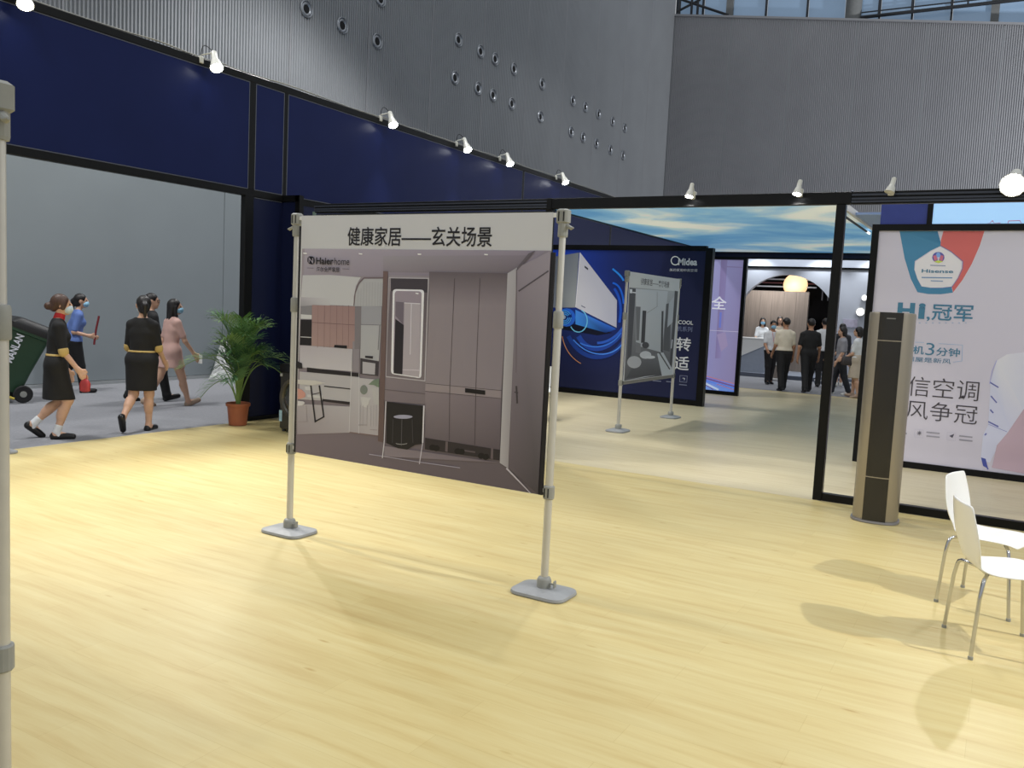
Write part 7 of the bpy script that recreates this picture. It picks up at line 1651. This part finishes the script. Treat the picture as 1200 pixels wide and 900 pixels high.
def cuffs(p, m, fr=.97):
    for nm in 'LR':
        s0, e, w, d1, d2 = p['arms'][nm]; a = s0 + (e - s0) * (fr - .03); b = s0 + (e - s0) * (fr + .05)
        trim(p, 'cuff', m, [p['C'](a, b, .0335, .0322)])
NR = .009
# --- left aisle
w1 = person((-9.12, 5.62, -.008), (.50, .86), 'woman in black dress with bun and red collar walking right beside the bin', H=1.62, legs=((7, 52, 4), (17, 34, 17)), arms=((2, 6, 18), (10, 8, 26)), lean=3, head=0, res=NR,
            dress=m_cblack, skirt_hem=.285, sleeve=.90, hair='bun', hair_m=m_hair2, mask=m_mask_w, shoe=m_shoe, sock=m_cwhite)
belt(w1, m_ctan); cuffs(w1, m_ctan)
trim(w1, 'neck_scarf', m_cred, [w1['C'](w1['T'](0, .002, .838), w1['T'](0, .006, .858), .036, .034)])
w2 = person((-9.0, 6.62, -.008), (-.52, .85), 'woman in black dress with gold belt seen from behind', H=1.62, legs=((-4, 46, -8), (4, 5, 1)), arms=((6, 9, 30), (8, 9, 35)), lean=2, head=30, res=NR,
            dress=m_cblack, skirt_hem=.30, sleeve=.92, hair='tail', mask=m_mask_w, shoe=m_shoe)
belt(w2, m_ctan); cuffs(w2, m_ctan)
w3 = person((-10.62, 8.30, -.008), (.15, .99), 'woman in dusty pink dress with long dark hair and blue mask', H=1.60, legs=((-20, 12, 12), (20, 4, 4)), arms=((-10, 8, 10), (18, 14, 18)), lean=3, head=-34, res=NR,
            dress=m_cpink, skirt_hem=.375, flare=.012, sleeve=.72, hair='long', mask=m_mask, shoe=m_shoe_t)
m1 = person((-11.25, 8.42, -.008), (.35, .94), 'man in black with glasses half hidden behind the women', H=1.64, male=True, legs=((-14, 14, 8), (22, 10, 0)), arms=((-10, 8, 12), (12, 8, 15)), head=-22, res=NR,
            top=m_cblack, top_hem=.49, sleeve=.8, pants=m_cblack, hair='short', shoe=m_shoe, shoe_high=True)
for s_ in (-1, 1):
    gp_ = m1['HP'](s_ * .021, .062, .0); MB().lathe([(.015 * 1.64, -.004), (.016 * 1.64, 0), (.015 * 1.64, .004), (.012 * 1.64, .0)], tuple(gp_), axis='y', n=16, cap=False).obj('glasses_rim', m_hair, m1['root'])
w4 = person((-12.85, 8.22, -.008), (.45, .89), 'cleaner in blue shirt and black trousers with ponytail and mask', H=1.58, legs=((-10, 22, 16), (12, 4, 0)), arms=((-30, 6, 22), (-16, 8, 92)), lean=7, head=-8, res=NR,
            top=m_cblue, top_hem=.475, sleeve=.85, pants=m_cblack, hair='tail', mask=m_mask, shoe=m_shoe, shoe_high=True)
# things carried
def carried(name, label, cat, mb, m, loc, rz=0):
    o = mb.obj(name, m, None, smooth=True); o.location = loc; o.rotation_euler = (0, 0, rz); return tag(o, label, cat)
def world_pt(p, v): 
    a = p['root'].rotation_euler.z; c, s_ = math.cos(a), math.sin(a); l = p['root'].location
    return (l.x + v[0] * c - v[1] * s_, l.y + v[0] * s_ + v[1] * c, l.z + v[2])
hb = world_pt(w4, w4['arms']['R'][2] + w4['arms']['R'][4] * .07)
carried('red_stick', 'dark red stick held upright by the cleaner in blue', 'stick', MB().tube([(0, 0, -.12), (.02, .02, .12), (.05, .05, .34)], .016, 8), cloth('dark_red', rgb(120, 36, 44)), hb)
hw1 = world_pt(w1, w1['arms']['R'][2] + w1['arms']['R'][4] * .12)
bag = MB(); bag.loft([rrect(.07, .03, .012, -.15), rrect(.11, .05, .022, -.14), rrect(.12, .06, .025, -.06), rrect(.08, .04, .015, -.02), rrect(.03, .02, .008, .0)])
bag.tube([(-.02, 0, -.02), (-.02, 0, .03), (0, 0, .05), (.02, 0, .03), (.02, 0, -.02)], .004, 6)
carried('plastic_bag', 'small red and white plastic bag hanging from a hand', 'bag', bag, mat('red_bag_film', rgb(178, 60, 62), .4, noise=.25, nscale=14), hw1, .4)
ph = world_pt(w3, w3['arms']['R'][2] + w3['arms']['R'][4] * .09)
carried('phone', 'white phone in the hand of the woman in pink', 'phone', MB().bbox(-.035, .035, -.004, .004, -.07, .07, b=.003), m_white, (ph[0] + .03, ph[1] + .02, ph[2]), .3)

# --- far aisle and booth
FR = .0125
person((-6.42, 26.05, .1), (.35, -.94), 'receptionist with long hair and blue mask behind the counter', H=1.62, res=FR, legs=((0, 0, 0), (0, 0, 0)), arms=((25, 10, 40), (25, 10, 40)), top=m_cwhite, top_hem=.52, sleeve=.8, pants=m_cdark, hair='long', mask=m_mask, shoe=m_shoe, shoe_high=True)
person((-5.98, 26.35, .1), (.3, -.95), 'woman with long dark hair and no mask behind the counter', H=1.68, res=FR, legs=((0, 0, 0), (0, 0, 0)), arms=((5, 8, 15), (5, 8, 15)), top=m_cbeige, top_hem=.50, sleeve=.8, pants=m_cdark, hair='long', shoe=m_shoe, shoe_high=True)
pm = person((-5.32, 22.72, -.008), (.55, -.83), 'man in white polo shirt with blue mask facing the camera', H=1.64, male=True, res=FR, legs=((-8, 4, 0), (6, 4, 0)), arms=((12, 6, 45), (12, 6, 45)), head=-10, top=m_cwhite, top_hem=.53, sleeve=.75, pants=m_cblack, hair='short', mask=m_mask, shoe=m_shoe, shoe_high=True, skin=m_skin2)
trim(pm, 'lanyard', cloth('pink_ribbon', rgb(212, 120, 130)), [pm['C'](pm['T'](-.03, .07, .82), pm['T'](0, .085, .66), .004, .004), pm['C'](pm['T'](.03, .07, .82), pm['T'](0, .085, .66), .004, .004)])
person((-4.62, 21.06, -.008), (-.50, .87), 'man in cream shirt and black trousers seen from behind', H=1.74, male=True, res=FR, legs=((-10, 8, 8), (12, 4, 0)), arms=((10, 6, 30), (0, 8, 15)), head=20, top=m_ccream, top_hem=.55, sleeve=.75, pants=m_cblack, hair='short', shoe=m_shoe, shoe_high=True, skin=m_skin2)
person((-4.07, 21.20, -.008), (-.35, .94), 'man all in black seen from behind beside the portal post', H=1.76, male=True, res=FR, legs=((-14, 10, 10), (16, 4, 0)), arms=((-6, 10, 15), (8, 10, 20)), head=10, top=m_cblack, top_hem=.50, sleeve=.75, pants=m_cblack, hair='short', shoe=m_shoe, shoe_high=True, skin=m_skin2)
person((-4.12, 23.3, -.008), (-.2, .98), 'person in white shirt partly behind the portal post', H=1.76, male=True, res=FR, legs=((-6, 4, 0), (8, 4, 0)), arms=((0, 6, 20), (0, 6, 20)), top=m_cwhite, top_hem=.52, sleeve=.8, pants=m_cblack, hair='short', shoe=m_shoe, shoe_high=True)
bp = person((-3.80, 24.0, -.008), (-.3, .95), 'person in dark shirt and denim shorts right behind the portal post', H=1.66, male=True, res=FR, legs=((-8, 6, 4), (10, 4, 0)), arms=((0, 8, 15), (5, 8, 15)), top=m_cdark, top_hem=.52, sleeve=.8, shorts=m_cdenim, hair='short', shoe=m_shoe_w, shoe_high=True)
bpw = world_pt(bp, np.array([.05, -.20, 1.14]))
bk = MB().loft([rrect(.26, .13, .05, -.22), rrect(.31, .17, .06, -.18), rrect(.31, .17, .06, .10), rrect(.26, .13, .05, .20), rrect(.14, .07, .03, .24)])
carried('backpack', 'dark backpack on the person in denim shorts', 'backpack', bk, m_cdark, bpw, bp['root'].rotation_euler.z)
person((-3.36, 21.35, -.008), (-.55, -.2), 'person in grey shirt and dark trousers near the tower unit', H=1.60, male=True, res=FR, legs=((-12, 8, 8), (14, 6, 0)), arms=((5, 8, 25), (10, 8, 45)), head=0, top=m_cgrey, top_hem=.52, sleeve=.8, pants=m_cdark, hair='bob', shoe=m_shoe_w, shoe_high=True)
sk = person((-2.93, 20.80, -.008), (-.88, .2), 'woman in white top and beige skirt beside the tower unit', H=1.60, res=FR, legs=((-6, 6, 0), (8, 6, 0)), arms=((10, 6, 50), (5, 8, 30)), head=10, top=m_cwhite, top_hem=.56, sleeve=.75, skirt=m_cbeige, skirt_hem=.27, flare=.012, hair='bob', shoe=m_shoe_t, shoe_high=True)
bgp = world_pt(sk, np.array([-.16, .16, .86]))
hbg = MB().loft([rrect(.20, .10, .04, -.12), rrect(.26, .13, .05, -.09), rrect(.24, .12, .05, .04), rrect(.16, .07, .03, .09)])
hbg.tube([(-.07, 0, .07), (-.06, 0, .17), (0, 0, .21), (.06, 0, .17), (.07, 0, .07)], .007, 8)
carried('handbag', 'dark handbag carried by the woman in the beige skirt', 'bag', hbg, mat('dark_bag_leather', rgb(60, 54, 54), .5, noise=.15, nscale=14), bgp, .3)
person((-2.80, 22.6, -.008), (-.2, .95), 'dark haired person in charcoal behind the woman in beige skirt', H=1.62, res=FR, legs=((-4, 4, 0), (6, 4, 0)), arms=((0, 8, 15), (5, 8, 15)), top=m_cdark, top_hem=.50, sleeve=.8, pants=m_cblack, hair='bob', shoe=m_shoe, shoe_high=True)
